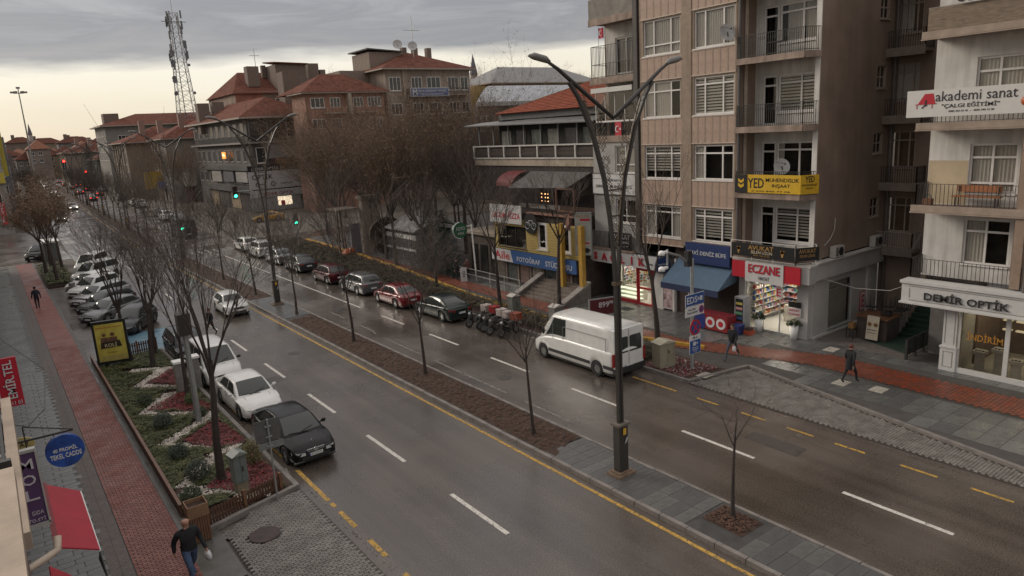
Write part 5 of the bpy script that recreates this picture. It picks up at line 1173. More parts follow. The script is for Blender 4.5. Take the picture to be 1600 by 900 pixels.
t = thing('gate_pillars', 'pair of pale rendered pillars with white caps standing in the bed', 'pillar', (6.3, 35.4, .12))
for dx, dy in ((-.25, .0), (.45, .35)):
 b = MB(); b.box(6.3 + dx - .22, 35.4 + dy - .22, .12, 6.3 + dx + .22, 35.4 + dy + .22, 1.62); po = b.build('pillar', M('render_grey', (.20, .185, .17), .8, .25), t); c = MB(); c.box(6.3 + dx - .27, 35.4 + dy - .27, 1.62, 6.3 + dx + .27, 35.4 + dy + .27, 1.72); c.build('cap', WHITEP, po)
# brown board edging along the bed and picket fences
WOOD = M('brown_wood', (.085, .038, .022), .65, .35, 3, aniso=(1, 1, 6)); WOODL = M('light_brown_wood', (.15, .075, .04), .65, .3, 4, aniso=(6, 6, 1))
t = thing('board_edging', 'low brown board edging between the brick path and the planted bed', 'edging', (3.3, 22.9, .11)); y = 22.9
bme_ = MB().box(-.035, .01, 0, .035, 1.99, .40).mesh('board', WOOD)
while y < 44: piece(bme_, 'board', t, (3.3, y, .11 + rnd.uniform(-.012, .012)), rnd.uniform(-.004, .004)); y += 2.0
cme = MB().box(-.05, 0, 0, .05, 1.995, .03).mesh('capping', M('wet_board', (.15, .075, .045), .4, .3)); y = 22.9
while y < 44: piece(cme, 'capping', t, (3.3, y, .515)); y += 2.0
def picket(label, a, b_, h, n, z=.11, posts=(0, .5, 1)):
 t = thing('picket_fence', label, 'fence', (*a, z)); a, b_ = Vector((*a, z)), Vector((*b_, z)); d = (b_ - a).normalized(); ang = math.atan2(d.y, d.x); me = MB().box(-.035, -.012, 0, .035, .012, h).mesh('picket', WOOD); pm = MB().box(-.05, -.05, 0, .05, .05, h + .08).mesh('post', WOODL)
 for k in range(n): p = a.lerp(b_, (k + .5) / n); piece(me, 'picket', t, (p.x, p.y, p.z + rnd.uniform(-.01, .015)), ang)
 for f in posts: p = a.lerp(b_, f); piece(pm, 'post', t, p, ang)
 for zz_ in (h * .25, h * .75): r_ = MB(); r_.bar(a + Vector((0, .03, zz_)), b_ + Vector((0, .03, zz_)), .025, .05); r_.build('rail', WOOD, t)
 return t
picket('low brown picket fence at the front of the bed beside the wooden bin', (3.75, 21.75), (6.35, 22.55), .52, 26)
picket('dark picket fence at the back of the bed before the blue bay', (4.6, 44.4), (6.6, 44.5), .7, 17)
k_ = MB(); k_.bar((3.6, 21.45, .10), (6.85, 22.35, .10), .16, .20); k_.bar((6.84, 22.38, .07), (6.84, 44.6, .07), .16, .16); struct('bed_kerb', k_, CURB)
# wooden litter bin with planter box
t = thing('wooden_bin', 'slatted wooden litter bin with a planter box on top beside the bald man', 'litter bin', (3.45, 21.2, .11)); X, Y = 3.45, 21.2
b = MB(); b.box(X - .24, Y - .24, .13, X + .24, Y + .24, .92); b.build('bin_body', M('dark_wood_inside', (.03, .016, .01), .8), t); sme = MB().box(-.025, -.012, 0, .025, .012, .80).mesh('slat', WOODL)
for k in range(8):
 f = -.23 + k * .066
 piece(sme, 'slat', t, (X + f, Y - .255, .13)); piece(sme, 'slat', t, (X + .255, Y + f, .13), math.pi / 2); piece(sme, 'slat', t, (X - .255, Y + f, .13), math.pi / 2)
b = MB(); q = M('bin_planter', (.20, .115, .065), .6, .2)
for (x0, y0, x1, y1) in ((-.29, -.29, .29, -.26), (-.29, .26, .29, .29), (-.29, -.26, -.26, .26), (.26, -.26, .29, .26)): b.box(X + x0, Y + y0, .93, X + x1, Y + y1, 1.30)
b.box(X - .26, Y - .26, .93, X + .26, Y + .26, .96); b.build('planter_box', q, t); b = MB(); b.box(X - .255, Y - .255, .96, X + .255, Y + .255, 1.18); b.build('planter_soil', SOIL, t)
# back of the double sign by the cobbles
t = thing('road_sign', 'grey back of two road sign plates on a thin pole at the cobbled apron', 'road sign', (6.0, 21.85, .1)); X, Y = 6.0, 21.85; p = MB(); p.cyl(X, Y, .08, 2.95, .03, n=8); p.build('pole', STEEL, t)
SB = M('sign_back', (.085, .082, .08), .6, .2)
plate(t, X - .02, Y + .05, 2.55, .80, .74, SB, 'sign_plate'); plate(t, X + .05, Y + .05, 2.03, .80, .22, M('sign_back_pale', (.16, .17, .165), .6, .2), 'sign_plate');
for z in (2.7, 2.35, 2.03): b = MB(); b.box(X - .10, Y - .01, z - .02, X + .10, Y + .045, z + .02); b.build('bracket', STEEL, t)
# yellow poster lightbox
t = thing('poster_stand', 'black framed poster stand with a yellow poster at the back of the bed', 'poster stand', (4.1, 42.6, .1)); pl_ = Plane((3.42, 42.9, .1), (.975, -.22, 0), (-.22, -.975, 0))
b = MB(); pl_.box(b, 0, .25, -.10, 1.62, 2.62, .10); pl_.box(b, .3, 0, -.06, .5, .25, .06); pl_.box(b, 1.1, 0, -.06, 1.3, .25, .06); b.build('frame', M('poster_frame', (.015, .017, .016), .4, .1), t)
b = MB(); pl_.box(b, .12, .40, .10, 1.50, 2.46, .108); b.build('poster', M('poster_yellow', (.48, .36, .03), .5, .3, 1.1, col2=(.50, .44, .10)), t)
b = MB(); pl_.box(b, .12, .40, .109, 1.5, .7, .111); b.build('poster_pale_band', M('poster_ochre', (.42, .34, .10), .5, .2), t)
DKP = M('poster_dark', (.03, .022, .015), .5, .2)
b = MB();
for cx, s_ in ((.52, 1), (.92, 1.12)):
 o_ = pl_.P(cx, 1.86, .113); b.disc(o_, .10 * s_, pl_.w, 16, .004); b.slab([pl_.P(cx - .22 * s_, 1.25, .113), pl_.P(cx + .22 * s_, 1.25, .113), pl_.P(cx + .17 * s_, 1.72, .113), pl_.P(cx - .17 * s_, 1.72, .113)], .004)
b.build('poster_figures', M('poster_figures', (.14, .07, .04), .6, .4, 6), t); b = MB(); b.slab([pl_.P(.28, 1.12, .118), pl_.P(1.3, 1.16, .118), pl_.P(1.22, 1.5, .118), pl_.P(.34, 1.46, .118)], .004); b.build('poster_label', DKP, t)
fc = (tuple(pl_.u), (0, 0, 1), tuple(pl_.w)); text('KOLİ', .24, M('poster_letter', (.6, .52, .3), .5), t, pl_.P(.78, 1.31, .122), fc, 'poster_lettering', bold=.03, depth=.004); text('FRESHTIVAL GELDİ', .10, REDS, t, pl_.P(.8, 2.27, .115), fc, 'poster_lettering', bold=.02, depth=.004, width=1.2)
text('12 NİSAN', .10, DKP, t, pl_.P(.8, .88, .112), fc, 'poster_lettering', depth=.004)
lc = MB(); lc.cyl(4.7, 68.8, .1, 1.05, .24, n=10); tag(lc.build('litter_bin', M('bin_grey', (.20, .19, .18), .5, .2), None), 'small grey litter bin at the front of the angled cars', 'litter bin')
t = thing('grey_mast', 'plain grey pole rising among the trees of the bed', 'pole', (5.7, 30.9, .12)); p = MB(); p.cyl(5.7, 30.9, .12, 5.6, .13, .10, 10); p.build('pole', STEEL, t); p = MB(); p.box(5.45, 30.6, 4.0, 5.95, 31.1, 4.9); p.build('junction_box', M('box_dark', (.03, .026, .024), .6), t)
# ================================================================ RIGHT SIDE, NEAR: APARTMENT BLOCK WITH PHARMACY AND OPTICIAN
TILE = M('brown_tile', (.37, .26, .20), .6, .16, 2.5, fine=.12, fscale=40, streak=.15); STRIP = M('pale_strip', (.46, .37, .30), .7, .12, 4); BRWALL = M('brown_render', (.25, .185, .145), .85, .2, .5, bump=.2, bscale=20, fine=.12, fscale=30, streak=.10); PIER = M('ochre_pier', (.27, .205, .15), .8, .2, 2, streak=.25)
WWALL = M('white_render', (.60, .575, .54), .8, .14, .9, fine=.06, streak=.22); GWALL = M('grey_cladding', (.40, .39, .37), .6, .1, 1.2); SLABC = M('balcony_concrete', (.29, .22, .175), .8, .25, 2, streak=.3); SLABE = M('balcony_edge', (.40, .34, .28), .7, .18, 3); PIPE = M('drain_pipe', (.10, .09, .085), .5, .2)
LITIN = M('lit_interior', (.80, .76, .66), .8, .25, 3, emit=.30); LAMPW = M('lit_lamp_white', (1, .95, .85), .5, 0, emit=26)
FL = [4.15, 7.5, 10.85, 14.25, 17.65, 21.0]
# the block stands on X 32.2..46, Y 19.2..34.7
T = thing('apartment_building', 'brown tiled apartment block with corner balconies over the pharmacy and the eyewear shop', 'building', (32.8, 27, 0)); TB = T
core = MB(); core.box(34.35, 19.5, 4.4, 39.8, 34.4, 21.5); core.box(38.4, 19.45, .1, 39.8, 34.4, 4.4); core.box(33.1, 23.45, .1, 34.9, 23.8, 21.5); core.build('core', DARK, T)
# tiled front
front = Plane((32.2, 30.2, 0), (0, -1, 0), (-1, 0, 0)); wins = []
WZ = [(4.75, 6.6), (8.2, 10.1), (11.72, 13.72), (15.2, 17.12), (18.7, 20.6)]
for z0, z1 in WZ: wins += [(.32, z0, 3.05, z1), (4.0, z0, 6.62, z1)]
m = MB(); wall(front, m, 0, 4.35, 6.75, 21.3, wins, .3); m.build('front_wall', PIER, T)
kinds = [[('drape', [(0, .3), (.75, 1)]), ('blind', [.9])], [('blind', [.8]), ('drape', [(0, .26)])], [('drape', [(0, .28), (.3, .72)]), ('blind', [1])], [('drape', [(0, 1)]), ('drape', [(0, 1)])], [('net', 0), ('drape', [(0, 1)])]]
rows = [[(.80,), (.76,)], [(.76,), (.76,)], [(.72,), (.8,)], [(.28,), ()], [(.3,), (.3,)]]
for i, (z0, z1) in enumerate(WZ):
 window(front, T, .32, z0, 3.05, z1, (.28, .74), rows[i][0], curtain=kinds[i][0], fw=.075); window(front, T, 4.0, z0, 6.62, z1, (.27, .72), rows[i][1], curtain=kinds[i][1], fw=.085)
pn = MB(); hh = 1.46
for k, (z0, z1) in enumerate([(6.72, 8.1), (10.22, 11.6), (13.84, 15.08), (17.24, 18.58), (4.3, 4.66)]):
 for a, b_, n_ in ((.12, 3.28, 6), (3.82, 6.72, 6)):
  w_ = (b_ - a) / n_; me = MB(); front.box(me, 0, 0, 0, w_ - .07, z1 - z0, .025); mm_ = MB(); mm_.v = [tuple(Vector(v) - front.o) for v in me.v]; mm_.f = me.f; mm_.m = me.m; mm_.sm = me.sm; mesh_ = mm_.mesh('tile_panel', TILE)
  for j in range(n_): p = front.P(a + j * w_ + .035, z0); piece(mesh_, 'tile_panel', T, p)
  e = MB(); front.box(e, a - .02, z0 - .06, 0, b_ + .02, z0 - .004, .05); front.box(e, a - .02, z1 + .004, 0, b_ + .02, z1 + .06, .05)
  for j in range(n_ + 1): front.box(e, a + j * w_ - .012, z0, 0, a + j * w_ + .012, z1, .03)
  e.build('pale_border', STRIP, T)
e = MB(); front.box(e, 3.2, 4.35, .001, 3.85, 21.2, .06); e.build('pier', M('pier_tile', (.26, .195, .145), .7, .2, 3, fine=.15, streak=.2), T)
for yy_ in (23.32, 30.4): p = MB(); p.cyl(32.25, yy_, 3.6, 21.3, .075, n=8); p.build('drainpipe', PIPE, T)
p = MB(); p.box(32.1, 30.3, 4.0, 32.5, 30.62, 21.2); p.build('corner_strip', M('dark_strip', (.07, .06, .055), .7), T)
# corner balconies
SL = [(32.1, 23.4), (32.1, 19.6), (32.85, 19.22), (33.62, 19.22), (33.62, 23.4)]
for i, z in enumerate(FL[:5]):
 s = MB(); s.prism(SL, z - .0, z + .12) if i else s.prism(SL, z - .15, z + .0); so = s.build('balcony_slab', SLABC, T)
 e = MB(); zt_ = z + .10 if i else z
 for a, b_ in zip(SL[:2], SL[1:3]): e.bar((*a, z - .04), (*b_, z - .04), .10, .26); e.bar((*a, z - .16), (*b_, z - .16), .14, .05)
 e.build('balcony_edge', SLABC if i != 4 else SLABC, T)
 if i >= 1:
  r_ = MB(); railing(r_, [(32.12, 23.32), (32.12, 19.62), (32.85, 19.28)], 1.08, z + .12, .115, .010, .024);
  for k in range(26):
   yk_ = 23.2 - k * .135; r_.box(32.10, yk_ - .035, z + .98, 32.115, yk_ + .035, z + 1.0); r_.box(32.10, yk_ - .035, z + .90, 32.115, yk_ + .035, z + .915)
  r_.build('balcony_railing', IRON, T)
# loggia walls
lg = Plane((33.6, 23.4, 0), (0, -1, 0), (-1, 0, 0)); holes = []
for z in FL[:5]: holes += [(.55, z + (.35 if z < 5 else .14), 1.38, z + 2.62), (1.46, z + .75, 3.50, z + 2.62)]
m = MB(); wall(lg, m, 0, 3.9, 3.9, 21.3, holes, .25); m.build('loggia_wall', WWALL, T)
m = MB(); m.box(32.8, 19.22, 4.2, 33.62, 19.48, 21.3); m.build('corner_fin', WWALL, T)
m = MB(); m.box(32.75, 23.3, 4.2, 33.6, 23.46, 21.3); m.box(32.22, 23.38, 4.2, 32.74, 23.46, 21.3); m.build('loggia_side', BRWALL, T)
m = MB(); m.box(32.68, 23.2, 4.2, 32.80, 23.32, 21.3); m.build('pale_corner_strip', STRIP, T)
for i, z in enumerate(FL[:5]):
 window(lg, T, .55, z + (.35 if z < 5 else .14), 1.38, z + 2.62, (), (.80,), fw=.09, name='balcony_door', sill=False, curtain=None)
 window(lg, T, 1.46, z + .75, 3.50, z + 2.62, (.62,), (.78,), fw=.09, curtain=[('blind', [.9]), ('drape', [(0, .2)]), ('blind', [1]), ('drape', [(.2, 1)]), ('drape', [(0, 1)])][i])
 if i < 4: l_ = MB(); l_.smooth = True; l_.ball((32.8, 21.8, FL[i + 1] - .05), .14, 8, 6, (1, 1, .6)); l_.build('ceiling_lamp', M('lamp_cream', (.4, .34, .26), .5), T)
# clothes horse and table on upper balconies are things of their own (below)
# brown side wall with small windows
sw = Plane((32.85, 19.2, 0), (1, 0, 0), (0, -1, 0)); SWZ = [(5.8, 6.85), (9.2, 10.25), (12.55, 13.68), (16.0, 17.1), (19.4, 20.4)]
m = MB(); wall(sw, m, 0, 4.25, 6.9, 21.3, [(5.35, a, 6.25, b_) for a, b_ in SWZ], .22); m.build('side_wall', BRWALL, T)
for a, b_ in SWZ: window(sw, T, 5.35, a, 6.25, b_, (.5,), (.5,), fw=.07, fmat=M('old_frame', (.30, .25, .21), .7, .2))
p = MB(); p.cyl(39.72, 19.05, .2, 21.3, .07, n=8); p.build('drainpipe', PIPE, T)
c = MB(); c.tube([(34.6, 19.14, 6.2), (34.5, 19.1, 5.6), (34.2, 19.12, 5.2), (33.6, 19.1, 4.9)], .022, 5); c.build('cable', M('cable_white', (.4, .38, .35), .6), T)
# rear facade of the court, facing the street
ct = Plane((40, 19.45, 0), (0, -1, 0), (-1, 0, 0)); holes = [(.3, z + .55, 1.55, z + 2.45) for z in (4.3, 7.8, 11.3, 14.7, 18.1)]
m = MB(); wall(ct, m, 0, -.1, 5.5, 21.3, holes, .25); m.build('court_wall', BRWALL, T)
for i, z in enumerate((4.3, 7.8, 11.3, 14.7, 18.1)):
 window(ct, T, .3, z + .55, 1.55, z + 2.45, (.3, .74), (.76,), fw=.06, fmat=M('old_frame', (.30, .25, .21), .7, .2), curtain=('drape', [(0, .6)]) if i in (3, 4) else ('net', 0) if i == 2 else None, dark=BRWALL)
 s = MB(); s.box(39.0, 17.3, z - .45, 39.99, 19.4, z - .28); s.build('court_balcony_slab', SLABC, T); s = MB(); s.box(38.96, 17.25, z - .62, 39.05, 19.4, z - .18); s.build('court_balcony_edge', M('court_edge', (.17, .14, .115), .8, .2), T)
 r_ = MB(); railing(r_, [(39.02, 19.35), (39.02, 17.3), (39.95, 17.3)], .95, z - .3, .12, .012, .022); r_.build('court_railing', IRON if i else M('pale_rail', (.30, .28, .25), .6), T)
# left balconies of the block
S1 = Plane((32.5, 34.7, 0), (0, -1, 0), (-1, 0, 0)); w1 = Plane((33.6, 34.4, 0), (0, -1, 0), (-1, 0, 0))
holes = [(.85, 14.55, 3.55, 16.75), (.85, 18.0, 3.55, 20.3)]; m = MB(); wall(w1, m, 0, 13.9, 3.95, 21.3, holes, .25); m.build('left_loggia_wall', WWALL, T)
window(w1, T, .85, 14.55, 3.55, 16.75, (.33,), (), fw=.09, curtain=('drape', [(.1, .9)]), name='balcony_door', sill=False); window(w1, T, .85, 18.0, 3.55, 20.3, (.33,), (), fw=.09, name='balcony_door', sill=False)
for z in (10.75, 14.35, 17.9):
 s = MB(); s.box(32.5, 30.9, z - .28, 34.3, 34.7, z); s.build('left_balcony_slab', SLABC, T); e = MB(); e.box(32.44, 30.9, z - .32, 32.5, 34.76, z + .03); e.box(32.42, 30.9, z - .38, 32.5, 34.78, z - .33); e.build('left_balcony_edge', SLABC, T)
for z, zz2 in ((10.75, .85), (14.35, .85), (14.35, 1.95)):
 r_ = MB(); railing(r_, [(34.0, 34.66), (32.55, 34.66), (32.55, 30.95)], zz2, z, .12, .011, .026); r_.build('left_railing', IRON, T)
s = MB(); s.box(32.46, 30.95, 17.92, 32.5, 34.72, 19.1); s.build('grey_tarpaulin', M('tarpaulin', (.20, .18, .155), .8, .25, 2, bump=.6, bscale=3), T)
s = MB(); s.box(32.35, 31.0, 13.45, 32.65, 34.6, 13.75); s.build('awning_box', M('awning_box_white', (.50, .49, .46), .5, .1), T)
for k in range(4): g = MB(); g.box(32.70, 31.1 + k * .86, 11.75, 32.715, 31.92 + k * .86, 13.7); gp = g.build('folding_glass_pane', GLASS, T); f = MB(); f.box(32.68, 31.92 + k * .86, 11.7, 32.74, 31.96 + k * .86, 13.75); f.build('glass_post', FRAMEW, T)
g = MB(); g.box(32.66, 31.0, 11.62, 32.76, 34.5, 11.72); g.build('glass_rail', FRAMEW, T); g = MB(); g.box(34.0, 31.0, 10.8, 34.1, 34.5, 14.0); g.build('glazed_balcony_back', DARK, T)
holes = [(2.0, 8.45, 3.95, 10.15), (2.0, 5.3, 3.95, 6.8)]; m = MB(); wall(S1, m, 0, 3.45, 4.3, 10.45, holes, .28); m.build('left_front_wall', M('grey_white_render', (.30, .29, .275), .8, .2, 1), T)
window(S1, T, 2.0, 8.45, 3.95, 10.15, (.45,), (.3,), fw=.07, curtain=('net', 0)); window(S1, T, 2.0, 5.3, 3.95, 6.8, (.45,), (.3,), fw=.07)
r_ = MB(); railing(r_, [(33.0, 34.75), (32.1, 34.75), (32.1, 31.0)], 1.05, 3.62, .12, .011, .024); r_.build('low_railing', IRON, T); s = MB(); s.box(32.05, 30.9, 3.45, 32.5, 34.75, 3.6); s.build('low_balcony_slab', SLABC, T)
m = MB(); m.box(33.8, 34.45, 0, 39.8, 34.7, 21.3); m.build('north_wall', BRWALL, T)
# roof above the picture
m = MB(); m.box(32.0, 19.0, 21.3, 40.3, 34.9, 21.6); m.build('roof', SLABC, T)
# ground floor: pharmacy
P1 = Plane((32.6, 23.4, 0), (0, -1, 0), (-1, 0, 0))
m = MB(); P1.box(m, 3.55, .1, -.35, 4.15, 3.3, .02); P1.box(m, 0.0, .1, -.3, .38, 3.3, 0); m.build('shop_pillar', GWALL, T)
m = MB(); m.box(32.0, 18.9, 3.15, 32.6, 23.4, 4.0); m.box(32.6, 18.9, 3.25, 39.4, 19.18, 4.1); m.build('cornice_band', GWALL, T); m = MB(); m.box(31.96, 18.84, 4.0, 32.62, 23.4, 4.1); m.box(32.62, 18.80, 4.104, 39.4, 19.2, 4.18); m.build('cornice_top', M('cornice_white', (.46, .44, .41), .6, .15), T)
sp = Plane((32.9, 19.17, 0), (1, 0, 0), (0, -1, 0)); m = MB(); wall(sp, m, 0, .1, 6.4, 3.25, [(1.45, .35, 3.75, 2.85)], .18); m.build('pharmacy_side_wall', GWALL, T)
m = MB(); sp.box(m, 5.2, .1, 0, 5.55, 3.25, .1); sp.box(m, 0, .1, 0, 6.4, .22, .12); m.build('side_trim', M('cornice_white', (.46, .44, .41), .6, .15), T)
window(sp, T, 1.45, .35, 3.75, 2.85, (), (.82,), fw=.06, fmat=M('grey_frame', (.25, .25, .25), .5), name='display_window', dark=M('shop_back_dim', (.20, .18, .16), .8, .3, 4))
# lit pharmacy interior: box with shelves, floor, counter, lamps
rm = MB(); rm.box(36.6, 19.5, .15, 36.7, 23.3, 3.2); rm.box(32.9, 23.18, .15, 36.6, 23.25, 3.2); rm.box(32.9, 19.42, .15, 36.6, 19.47, 3.2) ; rm.box(32.9, 19.5, 3.1, 36.6, 23.2, 3.2); rm.box(32.7, 19.5, .12, 36.6, 23.3, .15); rm.build('shop_interior', M('shop_white', (.62, .60, .55), .6, .1), T)
rs = random.Random(4); prodm = [M('product_' + n_, c, .6, .1) for n_, c in (('white', (.6, .58, .55)), ('red', (.35, .05, .04)), ('blue', (.06, .12, .3)), ('green', (.08, .22, .12)), ('pink', (.5, .25, .25)), ('yellow', (.5, .4, .1)))]
def shelves(x, y0, y1, z0, z1, parent, nrow, dx=-.25, seed=1, dirx=True):
 r_ = random.Random(seed); b = MB(); mbs = [MB() for _ in prodm]
 for k in range(nrow + 1):
  z = z0 + (z1 - z0) * k / nrow
  b.box(x, y0, z, x + dx, y1, z + .02) if dirx else b.box(y0, x, z, y1, x + dx, z + .02)
  if k == nrow: break
  y = y0 + .03
  while y < y1 - .08:
   w_ = r_.uniform(.05, .12); h = r_.uniform(.08, (z1 - z0) / nrow * .8); q = r_.choice(mbs)
   q.box(x + dx * .25, y, z + .02, x + dx * .85, y + w_, z + h) if dirx else q.box(y, x + dx * .25, z + .02, y + w_, x + dx * .85, z + h)
   y += w_ + r_.uniform(.005, .03)
 b.build('shelf', M('shelf_white', (.6, .6, .58), .5), parent)
 for q, m_ in zip(mbs, prodm):
  if q.v: o = q.build('products', m_, parent); o['kind'] = 'stuff'
shelves(36.5, 19.7, 23.0, .5, 2.9, T, 7, -.35, 1); shelves(23.12, 33.3, 36.3, .5, 2.8, T, 7, -.3, 2, False); shelves(19.5, 34.4, 36.4, .5, 2.8, T, 7, .3, 3, False)
m = MB(); m.box(34.8, 20.2, .15, 35.3, 22.0, 1.1); m.build('counter', M('counter_white', (.6, .57, .5), .4), T)
for y in (20.3, 21.3, 22.4): l_ = MB(); l_.box(33.6, y - .12, 3.06, 35.8, y + .12, 3.095); l_.build('ceiling_light', LAMPW, T)
fm = MB()
for y in (19.9, 20.9, 21.9, 22.95): P1.box(fm, 23.4 - y - .035, .12, -.10, 23.4 - y + .035, 3.12, -.04)
P1.box(fm, .38, .1, -.1, 3.55, .2, -.03); P1.box(fm, .38, 3.05, -.1, 3.55, 3.15, -.04); fm.build('shopfront_frame', M('alu_frame', (.45, .44, .42), .4, .1, metal=.3), T)
for k in range(3): g = MB(); P1.box(g, .5 + k * 1.0, .2, -.075, 1.42 + k * 1.0, 3.05, -.067); g.build('shop_glass', GLASS, T)
# kiosk under the tiled front, dark shutter
KP = Plane((32.7, 28.0, 0), (0, -1, 0), (-1, 0, 0)); m = MB(); KP.box(m, .0, .1, -.2, 4.6, 4.35, -.02); m.build('kiosk_back', M('kiosk_dark', (.05, .03, .028), .7, .3), T)
for k in range(24): m = MB(); KP.box(m, 2.6, .3 + k * .1, -.018, 4.3, .385 + k * .1, .006); m.build('shutter_slat', M('shutter_brown', (.055, .038, .034), .6, .2), T)
m = MB(); KP.box(m, 1.2, .12, -.01, 1.75, 2.4, .03); m.build('red_door_panel', M('panel_red', (.22, .02, .02), .5, .1), T)
m = MB(); KP.box(m, -.0, .1, -.02, .12, 3.4, .08); KP.box(m, 1.0, .1, -.02, 1.08, 2.6, .05); m.build('kiosk_post', FRAMEW, T)
# eyewear shop: lit window and red door
OP = Plane((32.55, 33.0, 0), (0, -1, 0), (-1, 0, 0))
rm = MB(); rm.box(35.2, 29.0, .15, 35.3, 33.0, 3.0); rm.box(32.7, 32.95, .15, 35.2, 33.05, 3.0); rm.box(32.7, 28.95, .15, 35.2, 29.0, 3.0); rm.box(32.7, 29, 2.8, 35.2, 33, 2.9); rm.box(32.6, 29, .12, 35.2, 33, .15); rm.build('shop_interior', M('shop_white', (.62, .60, .55), .6, .1), T)
shelves(35.15, 29.4, 32.8, .9, 2.7, T, 9, -.12, 5); shelves(32.9, 33.2, 35.0, .9, 2.7, T, 9, -.12, 6, False)
for z in (.35, .62, .9): m = MB(); m.box(32.75, 31.0, z, 33.15, 32.9, z + .03); m.build('display_shelf', M('shelf_lit', (.8, .85, .7), .4, 0, emit=1.0), T)
m = MB(); m.box(33.2, 31.2, .15, 33.7, 32.8, 1.0); m.build('counter', M('counter_white', (.6, .57, .5), .4), T)
for y in (29.9, 31.2, 32.4): l_ = MB(); l_.box(33.2, y - .1, 2.75, 34.8, y + .1, 2.79); l_.build('ceiling_light', LAMPW, T)
rd = M('shop_red', (.34, .018, .022), .4, .1)
f = MB(); OP.box(f, 0, .1, -.08, 2.0, .34, .02); OP.box(f, 0, .34, -.06, .08, 2.65, 0); OP.box(f, 1.95, .1, -.08, 2.10, 2.75, .02); OP.box(f, 3.25, .1, -.08, 3.42, 2.75, .02); OP.box(f, 2.10, 2.35, -.08, 3.25, 2.75, .02); OP.box(f, 2.1, .1, -.08, 3.25, .25, .02); OP.box(f, 2.1, 1.15, -.06, 3.25, 1.28, .0); OP.box(f, 2.1, .25, -.06, 2.18, 2.35, 0); OP.box(f, 3.17, .25, -.06, 3.25, 2.35, 0); f.build('red_shop_door', rd, T)
g = MB(); OP.box(g, .08, .34, -.04, 1.95, 2.65, -.03); g.build('shop_glass', GLASS, T); g = MB(); OP.box(g, 2.18, .25, -.04, 3.17, 2.35, -.03); g.build('door_glass', GLASS, T)
m = MB(); OP.box(m, 3.42, .1, -.3, 4.15, 2.75, -.0); OP.box(m, 4.9, .1, -.3, 5.05, 2.75, 0); m.build('white_pier', WWALL, T)
m = MB(); OP.box(m, 4.15, .25, -.1, 4.9, 1.75, -.02); m.build('photo_poster', M('poster_mauve', (.22, .07, .09), .4, .8, 2.2, col2=(.4, .3, .3)), T); m = MB(); OP.box(m, 4.13, .22, -.12, 4.92, .25, .0); OP.box(m, 4.13, 1.76, -.12, 4.92, 1.8, 0); m.build('poster_frame', FRAMEW, T)
m = MB(); OP.box(m, -1.9, .1, -.9, 0, 3.4, -.8); OP.box(m, -1.9, .1, -.8, -1.7, 3.4, -.1); m.build('dark_passage', DARK, T)
# ---- signs on that block, each its own thing
def sign_box(name, label, pl, u0, v0, u1, v1, w0, w1, mat, cat='sign', edge=None):
 c = pl.P((u0 + u1) / 2, v0, w0); t = thing(name, label, cat, tuple(c)); b = MB(); pl.box(b, u0, v0, w0, u1, v1, w1); b.build('panel', mat, t)
 if edge:
  e = MB()
  for (a, b2, c2, d2) in ((u0 - .03, v0 - .03, u1 + .03, v0), (u0 - .03, v1, u1 + .03, v1 + .03), (u0 - .03, v0, u0, v1), (u1, v0, u1 + .03, v1)): pl.box(e, a, b2, w0, c2, d2, w1 + .02)
  e.build('frame', edge, t)
 return t
SR = M('sign_letter_red', (.42, .02, .035), .4, .05); SN = M('sign_navy', (.022, .035, .12), .5, .1); SBK = M('sign_black', (.012, .012, .012), .45, .1); SY = M('sign_yellow', (.56, .34, .015), .5, .1); SG_ = M('gold_letter', (.45, .26, .09), .4, .1, metal=.3); SW = M('sign_panel_white', (.50, .49, .48), .5, .08); LB = M('letter_black', (.02, .02, .022), .5)
G0 = Plane((31.9, 23.4, 0), (0, -1, 0), (-1, 0, 0))
t = sign_box('pharmacy_sign', 'white pharmacy sign with red ends reading ECZANE HAYAT over the lit shop', G0, .95, 2.95, 3.2, 4.02, 0, .12, SW)
for a, b_ in ((.10, .95), (3.2, 4.1)): q = MB(); G0.box(q, a, 3.12, -.02, b_, 4.0, .08); q.build('red_end', SR, t)
text('ECZANE', .46, SR, t, G0.P(2.08, 3.68, .14), '-X', bold=.05, width=1.85, depth=.03); text('HAYAT', .19, LB, t, G0.P(2.1, 3.2, .13), '-X', width=.62)
t = sign_box('lawyer_sign', 'black and gold lawyer banner wrapped round the balcony above the pharmacy sign', G0, .18, 4.32, 3.86, 5.0, .21, .24, SBK)
fcs = Plane((31.66 + .02, 19.5, 0), (.87, -.48, 0), (-.48, -.87, 0)); q = MB(); fcs.box(q, .0, 4.32, 0, 1.25, 5.0, .03); q.build('side_panel', SBK, t)
text('AVUKAT', .24, SG_, t, G0.P(1.95, 4.81, .25), '-X', bold=.02, width=1.5); text('SELEN UZUN', .16, M('letter_pale_gold', (.5, .42, .30), .5), t, G0.P(2.0, 4.58, .25), '-X', width=1.25, bold=.01); text('0553 785 07 03', .07, SG_, t, G0.P(2.0, 4.41, .25), '-X', width=.95)
for u in (.62, 3.2): q = MB(); q.disc(G0.P(u, 4.72, .25), .10, (1, 0, 0), 6, .01); q.slab([G0.P(u - .03, 4.45, .25), G0.P(u + .03, 4.45, .25), G0.P(u + .12, 4.8, .25), G0.P(u - .12, 4.8, .25)], .01); q.build('gold_emblem', SG_, t)
text('AVUKAT', .2, SG_, t, fcs.P(.62, 4.82, .035), ((.87, -.48, 0), (0, 0, 1), (-.48, -.87, 0)), width=.9); text('SELEN UZUN', .13, SG_, t, fcs.P(.62, 4.58, .035), ((.87, -.48, 0), (0, 0, 1), (-.48, -.87, 0)), width=.8)
